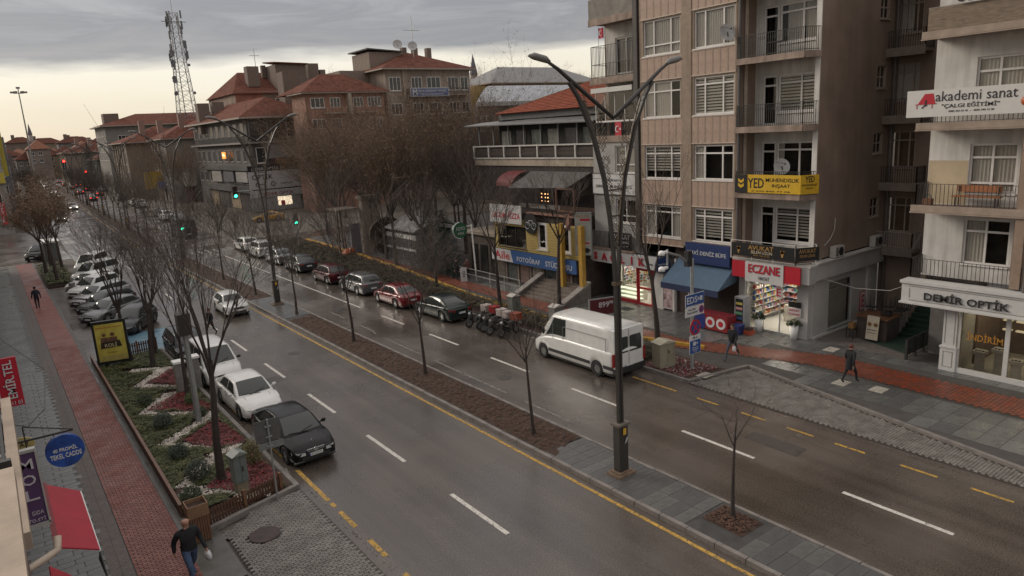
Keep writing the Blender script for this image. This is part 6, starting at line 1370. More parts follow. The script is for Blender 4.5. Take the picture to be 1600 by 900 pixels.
q = MB(); railing(q, [(31.72, 23.3), (31.72, 19.5), (32.7, 19.0)], 1.0, 4.12, 1.0, .012, .02); q.build('banner_frame', FRAMEW, t)
t = sign_box('engineering_sign', 'yellow and black engineering firm banner on the balcony railing, one floor above the lawyer banner', G0, .12, 7.62, 3.86, 8.55, .0 - .12, .0 - .09, SY)
q = MB(); G0.box(q, .10, 7.62, -.08, .85, 8.55, -.07); q.build('black_end', SBK, t)
fcs = Plane((31.98, 19.55, 0), (.9, -.436, 0), (-.436, -.9, 0)); q = MB(); fcs.box(q, .0, 7.62, 0, 1.0, 8.55, .03); q.build('side_panel', SY, t)
text('YED', .50, SBK, t, G0.P(1.35, 8.12, -.085), '-X', bold=.03, width=.95); text('MUHENDISLIK', .19, SBK, t, G0.P(2.86, 8.29, -.085), '-X', bold=.02, width=1.85); text('INŞAAT', .22, SBK, t, G0.P(2.8, 7.99, -.085), '-X', bold=.02, width=1.0); text('0 530 840 77 08', .07, SBK, t, G0.P(2.2, 7.72, -.085), '-X', width=2.2)
q = MB()
for s_ in (-1, 1): q.slab([G0.P(.48, 7.85, -.062), G0.P(.48 + s_ * .17, 7.95, -.062), G0.P(.48 + s_ * .17, 8.12, -.062), G0.P(.48, 8.0, -.062)], .006); q.slab([G0.P(.48, 8.1, -.062), G0.P(.48 + s_ * .17, 8.2, -.062), G0.P(.48 + s_ * .17, 8.36, -.062), G0.P(.48, 8.24, -.062)], .006)
q.build('hive_emblem', SY, t); fc2 = ((.9, -.436, 0), (0, 0, 1), (-.436, -.9, 0)); text('YED', .3, SBK, t, fcs.P(.5, 8.34, .035), fc2, bold=.03, width=.5); text('MUHENDISLIK', .1, SBK, t, fcs.P(.5, 8.06, .035), fc2, width=.8); text('INŞAAT', .1, SBK, t, fcs.P(.5, 7.9, .035), fc2, width=.4)
BLU = M('sign_deep_blue', (.016, .035, .12), .5, .1)
t = sign_box('kiosk_sign', 'blue sign reading MAVİ DENİZ BÜFE over the blue awning', front, 3.5, 3.45, 6.55, 4.62, .06, .14, BLU); text('MAVİ DENİZ BÜFE', .30, WSIGN, t, front.P(5.0, 4.1, .15), '-X', bold=.02, width=2.65)
# blue awning of the kiosk
t = thing('blue_awning', 'large sloping blue awning with a darker valance over the kiosk front', 'awning', (32, 25.5, 2.5)); AWN = M('awning_blue', (.062, .11, .17), .7, .12, 2); AWD = M('awning_dark_blue', (.016, .026, .075), .7, .1)
q = MB(); q.slab([(32.6, 27.6, 3.55), (32.6, 23.55, 3.55), (30.95, 23.55, 2.32), (30.95, 27.6, 2.32)], .03); q.build('canvas', AWN, t)
q = MB(); q.box(30.93, 23.55, 1.98, 30.96, 27.6, 2.32); q.build('valance', AWD, t)
q = MB(); q.slab([(32.6, 23.54, 3.5), (30.97, 23.54, 2.32), (32.6, 23.54, 2.6)], .015); q.build('side_flap', AWN, t)
for y in (23.7, 27.4): q = MB(); q.bar((32.6, y, 2.6), (31.0, y, 2.3), .04); q.build('awning_arm', STEEL, t)
t = thing('round_blue_sign', 'round blue double sided sign hanging left of the blue awning', 'sign', (31.6, 28.3, 3.0)); q = MB(); q.disc((31.85, 28.25, 3.1), .52, (.25, 1, 0), 24, .14); q.build('disc', BLU, t); q = MB(); q.bar((31.9, 28.3, 3.5), (32.5, 28.3, 3.6), .05); q.build('bracket', IRON, t); text('MAVİ DENİZ', .12, WSIGN, t, (31.83, 28.17, 3.16), ((.97, -.24, 0), (0, 0, 1), (-.24, -.97, 0)), width=.7); text('BÜFE', .11, WSIGN, t, (31.83, 28.17, 2.98), ((.97, -.24, 0), (0, 0, 1), (-.24, -.97, 0)))
O1 = Plane((32.2, 34.8, 0), (0, -1, 0), (-1, 0, 0))
t = sign_box('eyewear_sign', 'white sign with red letters S A Ğ L I K over the brightly lit eyewear shop', O1, 0, 2.62, 5.95, 3.42, -.1, .12, SW)
for k, c in enumerate('SAĞLIK'): text(c, .50 if c != 'Ğ' else .62, SR, t, O1.P(.55 + k * .82, 3.02 + (.05 if c == 'Ğ' else 0), .16), '-X', 'letter', bold=.04, depth=.06)
text('OPTİK', .14, LB, t, O1.P(5.35, 2.95, .13), '-X', bold=.02)
t = sign_box('accountant_sign', 'white accountant sign board with black letters above the lawyer banner on the left bay', O1, .1, 7.1, 3.9, 8.38, -.25, -.2, SW, edge=IRON); text('DOĞUKAN KOÇ', .24, LB, t, O1.P(2.1, 8.0, -.19), '-X', bold=.01, width=2.2); text('SERBEST MUHASEBECİ', .24, LB, t, O1.P(2.0, 7.62, -.19), '-X', bold=.02, width=3.2); text('MALİ MÜŞAVİR', .12, LB, t, O1.P(2.0, 7.32, -.19), '-X', width=1.6)
q = MB(); O1.box(q, .1, 8.06 + .0, -.198, 1.2, 8.08, -.19); q.build('rule_line', BLU, t)
t = sign_box('lawyer_banner', 'black lawyer banner with white letters hung on the low railing above the eyewear sign', O1, 1.7, 3.62, 3.75, 4.72, .06, .08, SBK); text('AVUKAT', .30, WSIGN, t, O1.P(2.8, 4.45, .09), '-X', bold=.02, width=1.7); text('Ömer YILMAZ', .20, WSIGN, t, O1.P(2.8, 4.12, .09), '-X', width=1.6); text('0532 392 40 87', .14, WSIGN, t, O1.P(2.8, 3.85, .09), '-X', width=1.4)
# turkish flags
def flag(label, x, y, z, w_, h_, pole, facing='-X', wave=.05):
 t = thing('flag', label, 'flag', (x, y, z)); q = MB(); n = 10
 for k in range(n):
  a, b_ = k / n, (k + 1) / n; wa, wb = math.sin(a * 6) * wave * a, math.sin(b_ * 6) * wave * b_; q.quad((x + wa, y - a * w_, z), (x + wb, y - b_ * w_, z - .02), (x + wb, y - b_ * w_, z + h_ - .02), (x + wa, y - a * w_, z + h_))
 q.build('cloth', SR, t); c = MB(); cy, cz = y - w_ * .42, z + h_ * .5; r1 = h_ * .24
 vs = [];
 for k in range(15): a = .7 + (2 * math.pi - 1.4) * k / 14; vs.append((x - .035, cy - math.cos(a) * r1, cz + math.sin(a) * r1))
 for k in range(14, -1, -1): a = .95 + (2 * math.pi - 1.9) * k / 14; vs.append((x - .035, cy - r1 * .22 - math.cos(a) * r1 * .80, cz + math.sin(a) * r1 * .80))
 for k in range(14): c.quad(vs[k], vs[k + 1], vs[28 - k], vs[29 - k])
 c.build('crescent', WSIGN, t); s_ = MB(); pts = []
 for k in range(10): r_ = h_ * .12 * (1 if k % 2 == 0 else .42); a = math.pi * k / 5; pts.append((x - .04, cy - h_ * .30 - math.cos(a) * r_, cz + math.sin(a) * r_))
 cc = (x - .04, cy - h_ * .30, cz)
 for k in range(10): s_.quad(cc, pts[k], pts[(k + 1) % 10])
 s_.build('star', WSIGN, t)
 if pole: p = MB(); p.tube([(x, y, z - pole), (x, y, z + h_ + .05)], .015, 6); p.build('flagpole', STEEL, t)
 return t
flag('red flag flying on a thin pole from the topmost left balcony', 32.6, 34.0, 16.75, .5, .62, 1.6, wave=.12); flag('red flag hung on the railing of the glazed balcony', 32.47, 32.6, 10.75, .55, .85, 0, wave=.01)
# satellite dishes, air conditioners
def dish(label, c, r, d, parent_pole=True):
 t = thing('satellite_dish', label, 'satellite dish', tuple(c)); d = Vector(d).normalized(); u = d.orthogonal().normalized(); v = d.cross(u); q = MB(); q.smooth = True; C = Vector(c); vs = [C - d * r * .22];
 for k, rr in enumerate((.5, 1.0)):
  for j in range(18): a = 2 * math.pi * j / 18; vs.append(C - d * r * .22 * (1 - rr ** 2) + (u * math.cos(a) + v * math.sin(a)) * r * rr)
 q._add(vs, [(0, 1 + j, 1 + (j + 1) % 18) for j in range(18)] + [(1 + j, 19 + j, 19 + (j + 1) % 18, 1 + (j + 1) % 18) for j in range(18)]); q.build('dish', M('dish_grey', (.38, .37, .36), .5, .15), t)
 q = MB(); q.bar(C - v * r * .9 if abs(v.z) > .5 else C - Vector((0, 0, r)), C + d * r * .9, .02); q.ball(C + d * r * .9, .05, 6, 4); q.build('feed_arm', IRON, t); q = MB(); q.bar(C, C + Vector((.1, 0, -r * 1.1)), .04); q.build('bracket', IRON, t); return t
dish('satellite dish mounted at the right window of the tiled front, third row up', (31.95, 23.85, 15.75), .45, (-.5, -1, .35)); dish('white satellite dish standing on the balcony behind the yellow banner', (32.5, 20.9, 8.95), .42, (-.6, -.9, .4))
def aircon(label, x, y, z, rz=0, facing='-Y'):
 t = thing('air_conditioner', label, 'air conditioner', (x, y, z)); b = MB(); b.box(x - .42, y - .16, z, x + .42, y + .16, z + .56); b.build('casing', M('aircon_cream', (.42, .40, .36), .5, .1), t); b = MB(); b.disc((x + .1, y - .165, z + .28), .22, (0, 1, 0), 20, .02); b.build('fan_grille', BLACK, t)
 b = MB(); [b.box(x - .38, y - .175, z + .10 + k * .07, x - .16, y - .16, z + .13 + k * .07) for k in range(6)]; o = b.build('vent_slots', IRON, t); o['kind'] = 'stuff'; b = MB(); [b.bar((x + s_ * .3, y + .16, z - .02), (x + s_ * .3, y - .2, z - .02), .03) for s_ in (-1, 1)]; b.build('bracket', STEEL, t); t.rotation_euler = (0, 0, R(rz)); return t
aircon('cream air conditioner on the white ledge beside the lawyer banner', 34.6, 18.96, 4.22); aircon('cream air conditioner at the far end of the white ledge in the court', 38.6, 18.96, 4.22)
# small table and bicycle-like clothes horse on balcony
t = thing('balcony_table', 'small metal table and folded chair behind the railing of the topmost corner balcony', 'table', (32.9, 21.6, 14.37)); q = MB(); q.box(32.6, 21.2, 15.0, 33.1, 22.0, 15.04); q.build('tabletop', IRON, t)
for dx in (-.2, .2):
 for dy in (-.35, .35): q = MB(); q.bar((32.85 + dx, 21.6 + dy, 14.37), (32.85 + dx, 21.6 + dy, 15.0), .025); q.build('leg', IRON, t)
# ---- objects on the pavement before the shops
t = thing('ice_cream_freezer', 'red and blue ice cream freezer with round white emblems under the blue awning', 'freezer', (31.2, 23.6, .12)); q = MB(); q.box(30.7, 22.75, .2, 31.5, 24.9, 1.0); q.build('cabinet', M('freezer_red', (.24, .022, .022), .35, .1), t); q = MB(); q.box(30.69, 24.2, .2, 31.51, 24.92, 1.0); q.build('blue_end', M('freezer_blue', (.02, .03, .15), .35), t)
q = MB(); q.box(30.68, 22.73, 1.0, 31.52, 24.93, 1.06); q.build('lid', M('freezer_lid', (.2, .03, .04), .3), t)
for y in (23.15, 23.85): q = MB(); q.disc((30.685, y, .62), .30, (1, 0, 0), 20, .02); e_ = q.build('emblem_disc', WSIGN, t); q = MB(); q.disc((30.67, y, .62), .16, (1, 0, 0), 16, .02); q.build('emblem_centre', SR, e_)
t = thing('drinks_fridge', 'tall narrow drinks fridge between the freezer and the pharmacy', 'fridge', (31.9, 22.6, .12)); q = MB(); q.box(31.6, 22.35, .14, 32.2, 22.95, 2.05); q.build('casing', M('fridge_grey', (.28, .28, .29), .4), t); q = MB(); q.box(31.585, 22.42, .5, 31.6, 22.88, 1.95); q.build('door_glass', CARGLASS, t)
for k in range(5):
 q = MB(); q.box(31.575, 22.45, .55 + k * .27, 31.584, 22.85, .68 + k * .27); q.build('bottle_row', prodm[(k + 1) % 6], t)
t = thing('blue_crate', 'dark blue plastic crate beside the drinks fridge', 'crate', (31.2, 22.5, .12)); q = MB(); q.box(30.95, 22.2, .13, 31.45, 22.65, .62); q.build('crate_body', M('crate_blue', (.02, .03, .12), .5), t); q = MB(); q.box(30.93, 22.18, .6, 31.47, 22.67, .65); q.build('rim', M('crate_rim', (.03, .05, .18), .5), t)
t = thing('orange_crate', 'small orange plastic crate next to the white flower pot', 'crate', (31.5, 22.0, .12)); q = MB(); q.box(31.3, 21.75, .13, 31.75, 22.15, .36); q.build('crate_body', M('crate_orange', (.35, .07, .03), .5), t); q = MB(); q.box(31.36, 21.8, .36, 31.68, 22.1, .5); q.build('contents', M('contents_dark', (.06, .03, .03), .7), t)
def pot(label, x, y):
 t = thing('flower_pot', label, 'plant pot', (x, y, .12), 'tall white flower pots before the pharmacy'); q = MB(); q.smooth = True; q.tube([(x, y, .12), (x, y, .85)], [.16, .24], 12); q.build('pot', WHITEP, t); lf = MB(); r_ = random.Random(int(x * 9 + y))
 for _ in range(160): d = Vector((r_.gauss(0, 1), r_.gauss(0, 1), abs(r_.gauss(0, 1)))).normalized(); p = Vector((x, y, .85)) + d * r_.uniform(.1, .36); a = d.orthogonal().normalized() * .05; lf.quad(p - a, p + d * .09, p + a, p - d * .06)
 lf.build('foliage', LG[1], t)
pot('white flower pot with dark plant left of the pharmacy door', 32.3, 21.9); pot('white flower pot with dark plant right of the pharmacy door', 32.35, 19.85)
t = thing('pharmacy_notice', 'square white plate with a red letter E on the side wall of the pharmacy', 'sign', (38, 19, 1)); q = MB(); sp.box(q, 4.6, .7, .02, 5.05 + .1, 1.8, .05); q.build('panel', SR, t); q = MB(); sp.box(q, 4.64, .75, .05, 5.11, 1.75, .056); q.build('white_field', SW, t); text('E', .7, SR, t, sp.P(4.88, 1.25, .06), '-Y', bold=.04, width=.3)
t = thing('pharmacy_flag_sign', 'small red E plate and notices hanging by the pharmacy door', 'sign', (32.3, 19.9, 2)); q = MB(); q.box(32.0, 20.35, 2.25, 32.03, 20.75, 2.85); q.build('panel', SW, t); text('E', .42, SR, t, (31.99, 20.55, 2.55), '-X', bold=.04, width=.25); q = MB(); q.box(32.5, 19.6, 1.75, 32.52, 20.3, 2.05); q.build('notice', SBK, t); q = MB(); q.box(32.49, 19.6, 1.3, 32.51, 20.3, 1.72); q.build('notice_board', SW, t); text('HAYAT', .13, SR, t, (32.48, 19.95, 1.6), '-X', bold=.02); text('ECZANESİ', .13, SR, t, (32.48, 19.95, 1.42), '-X', bold=.02)
q = MB(); q.box(30.8, 30.2, .123, 31.5, 31.1, .13); tag(q.build('door_mat', RUB, None), 'dark door mat before the red shop door', 'mat')
t = thing('price_board', 'low grey framed red board reading 899.90 behind the white van', 'sign', (28.2, 29.2, .12)); pb = Plane((27.3, 29.9, 0), (.95, -.3, 0), (-.3, -.95, 0)); q = MB(); pb.box(q, 0, .5, -.05, 1.75, 1.55, .05); q.build('frame', STEEL, t); q = MB(); pb.box(q, .07, .56, .05, 1.68, 1.49, .06); q.build('panel', M('board_maroon', (.09, .012, .016), .5), t); q = MB(); pb.box(q, .2, 0, -.03, .27, .5, .03); pb.box(q, 1.5, 0, -.03, 1.57, .5, .03); q.build('post', STEEL, t); f3 = ((.95, -.3, 0), (0, 0, 1), (-.3, -.95, 0)); text('899', .34, WSIGN, t, pb.P(.95, 1.15, .066), f3, bold=.03); text('90', .2, WSIGN, t, pb.P(1.42, 1.25, .066), f3, bold=.03)
# ================================================================ WHITE BUILDING WITH THE DEMIR OPTIK SHOP
T = thing('corner_building', 'white rendered building with deep balconies over the DEMİR OPTİK shop', 'building', (34, 10, 0)); CREAM = M('cream_render', (.45, .36, .24), .8, .15, 1.0)
wp = Plane((33.8, 14.5, 0), (0, -1, 0), (-1, 0, 0)); F2 = [4.1, 7.25, 10.75, 14.45, 18.0]
holes = []
for i, z in enumerate(F2[:5]): holes += [(1.62, z + (.55 if i else .62), 3.4, z + 2.6), (3.5, z + .12, 4.6, z + 2.6)]
m = MB(); wall(wp, m, 0, 4.0, 8.5, 21.5, holes, .28); m.build('front_wall', WWALL, T)
m = MB(); wp.box(m, .02, 7.28, .001, 1.6, 9.15, .006); m.build('cream_patch', CREAM, T)
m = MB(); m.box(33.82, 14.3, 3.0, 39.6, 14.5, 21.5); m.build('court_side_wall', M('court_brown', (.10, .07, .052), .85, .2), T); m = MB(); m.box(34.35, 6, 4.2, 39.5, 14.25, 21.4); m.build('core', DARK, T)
for i, z in enumerate(F2[:5]):
 window(wp, T, 1.62, z + (.55 if i else .62), 3.4, z + 2.6, (.48,), (.72,) if i != 1 else (.2, .72), fw=.09, curtain=('drape', [(0, 1)]) if i in (1, 2, 3) else ('drape', [(0, .45)])); window(wp, T, 3.5, z + .12, 4.6, z + 2.6, (), (.75,), fw=.11, name='balcony_door', sill=False, curtain=('drape', [(.1, 1)]) if i in (1, 2) else None)
 if i:
  s = MB(); s.box(32.65, 6, z - .2, 33.8, 14.5, z); s.build('balcony_slab', SLABC, T); e = MB(); e.box(32.56, 6, z - .22, 32.65, 14.6, z + .06); e.box(32.53, 6, z - .28, 32.65, 14.62, z - .23); e.build('balcony_edge', M('pale_brown_edge', (.30, .235, .185), .8, .2, 2), T)
 r_ = MB(); railing(r_, [(33.75, 14.45), (32.68, 14.45), (32.68, 6.5)], .98 if i else .85, z, .16, .009, .018); r_.build('balcony_railing', IRON if i != 3 else M('pale_rail', (.30, .28, .25), .6), T)
m = MB(); m.box(32.62, 10.25, 4.1, 33.79, 10.6, 21.5); m.build('brown_column', M('brown_column_paint', (.26, .185, .135), .8, .15), T); p = MB(); p.cyl(32.55, 10.05, 3.9, 21, .07, n=8); p.build('drainpipe', PIPE, T)
m = MB(); m.box(32.58, 10.63, 14.52, 32.62, 14.4, 15.4); m.build('reed_screen', M('reed', (.19, .145, .105), .85, .5, 3, aniso=(1, 1, 14)), T)
# shop
DP = Plane((32.6, 14.5, 0), (0, -1, 0), (-1, 0, 0)); DW = M('demir_white', (.52, .51, .49), .5, .07)
m = MB(); DP.box(m, 1.6, .1, -.3, 2.15, 3.05, 0); m.build('pillar', DW, T); m = MB(); DP.box(m, 1.55, .1, -.32, 2.2, 1.15, .05); DP.box(m, 1.52, 1.15, -.33, 2.23, 1.22, .08); m.build('pillar_base', DW, T)
for (a, b_) in ((1.68, 2.07),): m = MB(); [DP.box(m, *q) for q in ((a, 1.35, 0, a + .02, 2.9, .012), (b_ - .02, 1.35, 0, b_, 2.9, .012), (a, .3, .05, a + .02, 1.0, .062), (b_ - .02, .3, .05, b_, 1.0, .062), (a, .3, .05, b_, .32, .062), (a, .98, .05, b_, 1.0, .062))]; m.build('pillar_moulding', M('moulding_grey', (.22, .21, .2), .6), T)
m = MB(); DP.box(m, 2.2, .1, -.15, 8, .34, 0); DP.box(m, 2.2, 2.85, -.15, 8, 3.05, -.02); DP.box(m, 3.95, .34, -.12, 4.12, 2.85, -.02); DP.box(m, 2.2, .34, -.12, 2.28, 2.85, -.04); m.build('shopfront_frame', DW, T)
for a, b_ in ((2.28, 3.95), (4.12, 7.9)): g = MB(); DP.box(g, a, .34, -.09, b_, 2.85, -.08); g.build('shop_glass', GLASS, T)
ri = MB(); ri.box(37.0, 6, .1, 37.1, 12.3, 3.1); ri.box(32.9, 12.25, .1, 37, 12.35, 3.1); ri.box(32.7, 6, .1, 37, 12.3, .13); ri.box(32.7, 6, 3.0, 37, 12.3, 3.1); ri.build('shop_interior', M('shop_beige', (.34, .32, .27), .6, .1), T)
ri = MB(); ri.box(36.9, 9.8, .13, 36.99, 12.2, 2.95); ri.box(34.2, 12.15, .13, 36.8, 12.24, 2.95); ri.build('wood_panelling', M('panel_brown', (.14, .10, .075), .6, .2), T)
for i in range(4):
 for j in range(3): q = MB(); q.box(36.7, 10.1 + i * .52, 1.2 + j * .45, 36.9, 10.45 + i * .52, 1.26 + j * .45); q.build('lit_shelf', M('shelf_lit_warm', (.7, .6, .4), .5, 0, emit=.6), T)
for k, (y, x, h) in enumerate([(11.7, 33.5, .75), (11.0, 33.6, .95), (10.3, 33.4, .65)]): q = MB(); q.box(x - .15, y - .15, .13, x + .15, y + .15, .13 + h); q.box(x - .25, y - .25, .13 + h, x + .25, y + .25, .28 + h); q.build('display_plinth', M('plinth_stone', (.38, .36, .31), .5, .1), T); q = MB(); [q.box(x - .16, y - .18 + a * .13, .28 + h, x - .06, y - .10 + a * .13, .31 + h) for a in range(3)]; q.build('display_glasses', BLACK, T)
for y in (8.5, 10.2, 11.6): l_ = MB(); l_.box(33.2, y - .08, 2.95, 36, y + .08, 2.99); l_.build('ceiling_light', M('lit_lamp_dim', (1, .88, .65), .5, 0, emit=9), T)
text('İNDİRİM', .38, M('sticker_amber', (.42, .20, .03), .5), T, DP.P(3.2, 1.85, -.07), '-X', 'window_lettering', bold=.02, width=1.35, depth=.004)
m = MB(); m.box(34.6, 13.0, .1, 34.7, 14.3, 3.0); m.build('entrance_back', M('entrance_grey', (.16, .15, .14), .7), T)
t = thing('optician_sign', 'long white panelled shop sign reading DEMİR OPTİK at the right edge', 'sign', (32.2, 11, 3)); q = MB(); q.box(32.15, 6, 3.05, 32.9, 14.55, 3.9); q.build('panel', DW, t); q = MB(); q.box(32.08, 6, 3.9, 32.9, 14.62, 4.02); q.box(32.08, 6, 2.98, 32.9, 14.62, 3.05); q.build('cornice', DW, t)
q = MB(); [q.box(32.135, a, b_, 32.15, c, d_) for a, b_, c, d_ in ((6, 3.78, 14.25, 3.80), (6, 3.15, 14.25, 3.17), (14.2, 3.25, 14.22, 3.70))]; q.build('moulding_line', M('moulding_grey', (.22, .21, .2), .6), t); text('DEMİR OPTİK', .43, M('letter_charcoal', (.028, .027, .026), .5), t, (32.1, 11.95, 3.47), '-X', bold=.06, width=3.25, depth=.025)
AS = Plane((32.45, 14.95, 0), (0, -1, 0), (-1, 0, 0)); t = sign_box('music_school_sign', 'white sign reading akademi sanat ÇALGI EĞİTİMİ across a balcony of the white building', AS, .0, 11.05, 5.2, 12.15, 0, .06, M('banner_white', (.55, .53, .50), .5, .04))
text('akademi sanat', .40, LB, t, AS.P(2.62, 11.86, .07), '-X', width=2.95); text('"ÇALGI EĞİTİMİ"', .24, LB, t, AS.P(2.45, 11.47, .07), '-X', bold=.025, width=2.1); text('0505 423 52 42  --  0505 344 13 38', .07, LB, t, AS.P(2.5, 11.25, .07), '-X', width=1.65)
q = MB(); q.slab([AS.P(.45, 11.58, .068), AS.P(1.15, 11.58, .068), AS.P(1.05, 12.0, .068), AS.P(.72, 12.0, .068)], .006); q.bar(AS.P(.35, 11.58, .07), AS.P(1.2, 11.58, .07), .02); q.bar(AS.P(.42, 11.4, .07), AS.P(.42, 11.58, .07), .02); q.bar(AS.P(1.02, 11.4, .07), AS.P(1.02, 11.58, .07), .02); q.build('piano_emblem', SR, t)
q = MB(); q.disc(AS.P(.78, 11.72, .075), .035, (1, 0, 0), 10, .01); q.slab([AS.P(.7, 11.5, .075), AS.P(.82, 11.5, .075), AS.P(.82, 11.68, .075), AS.P(.74, 11.68, .075)], .006); q.bar(AS.P(.62, 11.42, .075), AS.P(.72, 11.52, .075), .03); q.build('player_emblem', LB, t)
q = MB(); q.smooth = True; q.disc(AS.P(4.4, 11.5, .075), .18, (1, 0, 0), 20, .02); q.disc(AS.P(4.53, 11.68, .075), .13, (1, 0, 0), 20, .02); q.build('guitar_body', M('guitar_orange', (.42, .10, .04), .4), t); q = MB(); q.disc(AS.P(4.44, 11.56, .09), .05, (1, 0, 0), 12, .01); q.bar(AS.P(4.5, 11.6, .09), AS.P(4.85, 12.05, .09), .05, .02); q.build('guitar_neck', LB, t)
t = thing('upper_banner', 'white banner with dark lettering on the topmost visible balcony', 'sign', (32.5, 12, 15.4)); q = MB(); q.box(32.48, 9.5, 15.42, 32.53, 13.2, 16.3); q.build('panel', M('banner_white', (.55, .53, .50), .5, .04), t); text('SB', .55, LB, t, (32.46, 12.9, 15.75), '-X', bold=.03)
t = thing('balcony_bench', 'slatted wooden bench on the balcony above the shop sign', 'bench', (33.4, 12.4, 7.25));
q = MB(); q.box(33.62, 11.5, 7.85, 33.66, 13.2, 8.15); q.build('backrest', M('bench_orange', (.30, .12, .05), .6), t); q = MB(); q.box(33.2, 11.45, 7.65, 33.62, 13.25, 7.70); q.build('seat', M('bench_orange', (.30, .12, .05), .6), t)
for y in (11.6, 13.1):
 for x in (33.25, 33.6): q = MB(); q.box(x - .02, y - .02, 7.25, x + .02, y + .02, 7.65 if x < 33.5 else 8.1); q.build('leg', IRON, t)
t = thing('wicker_basket', 'small wicker basket at the left end of the bench balcony', 'basket', (33.1, 14.1, 7.25)); q = MB(); q.box(32.95, 13.95, 7.26, 33.25, 14.3, 7.55); q.build('basket_body', M('wicker', (.17, .08, .045), .8, .4, 10), t); q = MB(); q.tube([(33.1, 13.98, 7.55), (33.1, 14.05, 7.72), (33.1, 14.2, 7.72), (33.1, 14.27, 7.55)], .015, 5); q.build('handle', IRON, t)
# ---- court between the two buildings: ramp, stairs, stacked furniture
t = thing('court_stairs', 'green carpeted stairs rising at the back of the court', 'stairs', (37.5, 15.6, .1)); GC = M('green_carpet', (.013, .034, .022), .9, .3)
for k in range(12): q = MB(); q.box(36.3 + k * .3, 14.55, .1, 36.6 + k * .3 + .01, 16.4, .28 + k * .2); q.build('step', GC, t)
q = MB(); q.bar((36.3, 16.4, 1.2), (39.9, 16.4, 3.6), .05); q.bar((36.3, 16.4, .8), (39.9, 16.4, 3.2), .03); [q.bar((36.3 + k * .72, 16.4, .3 + k * .48), (36.3 + k * .72, 16.4, 1.2 + k * .48), .04) for k in range(6)]; q.build('handrail', M('rail_pale', (.28, .28, .27), .5), t)
q = MB(); q.prism([(33.6, 14.8), (36.5, 14.8), (36.5, 18.9), (34.6, 17.6)], .11, .14); struct('green_mat_floor', q, GC); q = MB(); q.box(32.9, 14.6, .115, 40, 19.1, .125); struct('court_paving', q, M('court_floor', (.11, .095, .085), .7, .3))
t = thing('court_railing', 'black metal fence with glass panels beside the shop entrance', 'fence', (32.9, 14.6, .1)); q = MB()
for k in range(5): q.box(32.8 + k * .85, 14.42, .12, 32.9 + k * .85, 14.52, 1.1)
q.build('post', IRON, t); q = MB(); q.bar((32.8, 14.47, 1.08), (36.3, 14.47, 1.08), .05); q.bar((32.8, 14.47, .35), (36.3, 14.47, .35), .04); q.build('rail', IRON, t); q = MB(); q.box(32.85, 14.46, .38, 36.2, 14.475, 1.05); q.build('panel', CARGLASS, t)
t = thing('menu_board', 'white menu board leaning on the counter in the court', 'sign', (34.4, 16.9, .1)); q = MB(); q.slab([(34.35, 17.15, .25), (34.35, 16.55, .25), (34.5, 16.55, 1.45), (34.5, 17.15, 1.45)], .05); q.build('panel', M('menu_cream', (.46, .40, .30), .6), t); q = MB(); [q.slab([(34.33 + z * .12, 17.1, .25 + z), (34.33 + z * .12, 16.6, .25 + z), (34.335 + z * .12, 16.6, .31 + z), (34.335 + z * .12, 17.1, .31 + z)], .004) for z in (.15, .3, .45)]; q.build('menu_lines', LB, t); q = MB(); [q.disc((34.32 + .09, y, 1.02), .10, (1, 0, 0), 14, .02) for y in (16.7, 17.0)]; q.build('menu_pictures', M('menu_brown', (.18, .09, .03), .6), t)
t = thing('court_counter', 'brown counter behind the menu board in the court', 'counter', (35.2, 16.9, .1)); q = MB(); q.box(34.7, 16.3, .12, 36.0, 17.8, 1.25); q.build('counter_body', M('counter_dark', (.06, .045, .04), .6, .3), t); q = MB(); q.box(34.6, 16.2, 1.25, 36.1, 17.9, 1.32); q.build('counter_top', M('counter_wood', (.12, .055, .025), .6), t)
t = thing('stacked_chairs', 'tangle of dark chairs and tables stacked upside down on the counter', 'chairs', (35.6, 16.9, 1.3)); r_ = random.Random(9)
for k in range(7):
 cx, cy, cz = 35.2 + r_.uniform(0, 1.4), 16.6 + r_.uniform(-.3, 1.2), 1.32 + r_.uniform(0, .25); q = MB(); q.box(cx - .22, cy - .22, cz + .04, cx + .22, cy + .22, cz + .08); [q.bar((cx + a * .2, cy + b_ * .2, cz + .06), (cx + a * .26, cy + b_ * .24, cz + .62), .025) for a in (-1, 1) for b_ in (-1, 1)]; q.build('upturned_chair', IRON, t)
t = thing('wooden_stool', 'small dark stool with an orange top in the corner of the court', 'stool', (34.4, 17.9, .1)); q = MB(); q.box(34.2, 17.7, .6, 34.6, 18.1, .66); q.build('seat', IRON, t); q = MB(); q.box(34.25, 17.75, .66, 34.5, 18.0, .95); q.build('box_on_top', M('box_ochre', (.24, .13, .04), .6), t); [MB().bar((34.4 + a * .17, 17.9 + b_ * .17, .12), (34.4 + a * .17, 17.9 + b_ * .17, .6), .035).build('leg', IRON, t) for a in (-1, 1) for b_ in (-1, 1)]
t = thing('overhead_cable', 'thin cables strung across the court between the two buildings', 'cable'); q = MB(); q.tube([(33.4, 19.0, 3.25), (33.2, 17.2, 3.05), (33.1, 15.5, 3.2), (33.5, 14.5, 3.7)], .012, 4); q.tube([(38.9, 17.3, 4.0), (38.6, 15.5, 7.5), (36.5, 14.4, 14.0)], .012, 4); q.tube([(38.9, 17.2, 4.0), (38.2, 15.2, 8.5), (36.0, 14.4, 14.2)], .010, 4); q.build('cable_run', M('cable_white', (.4, .38, .35), .6), t)
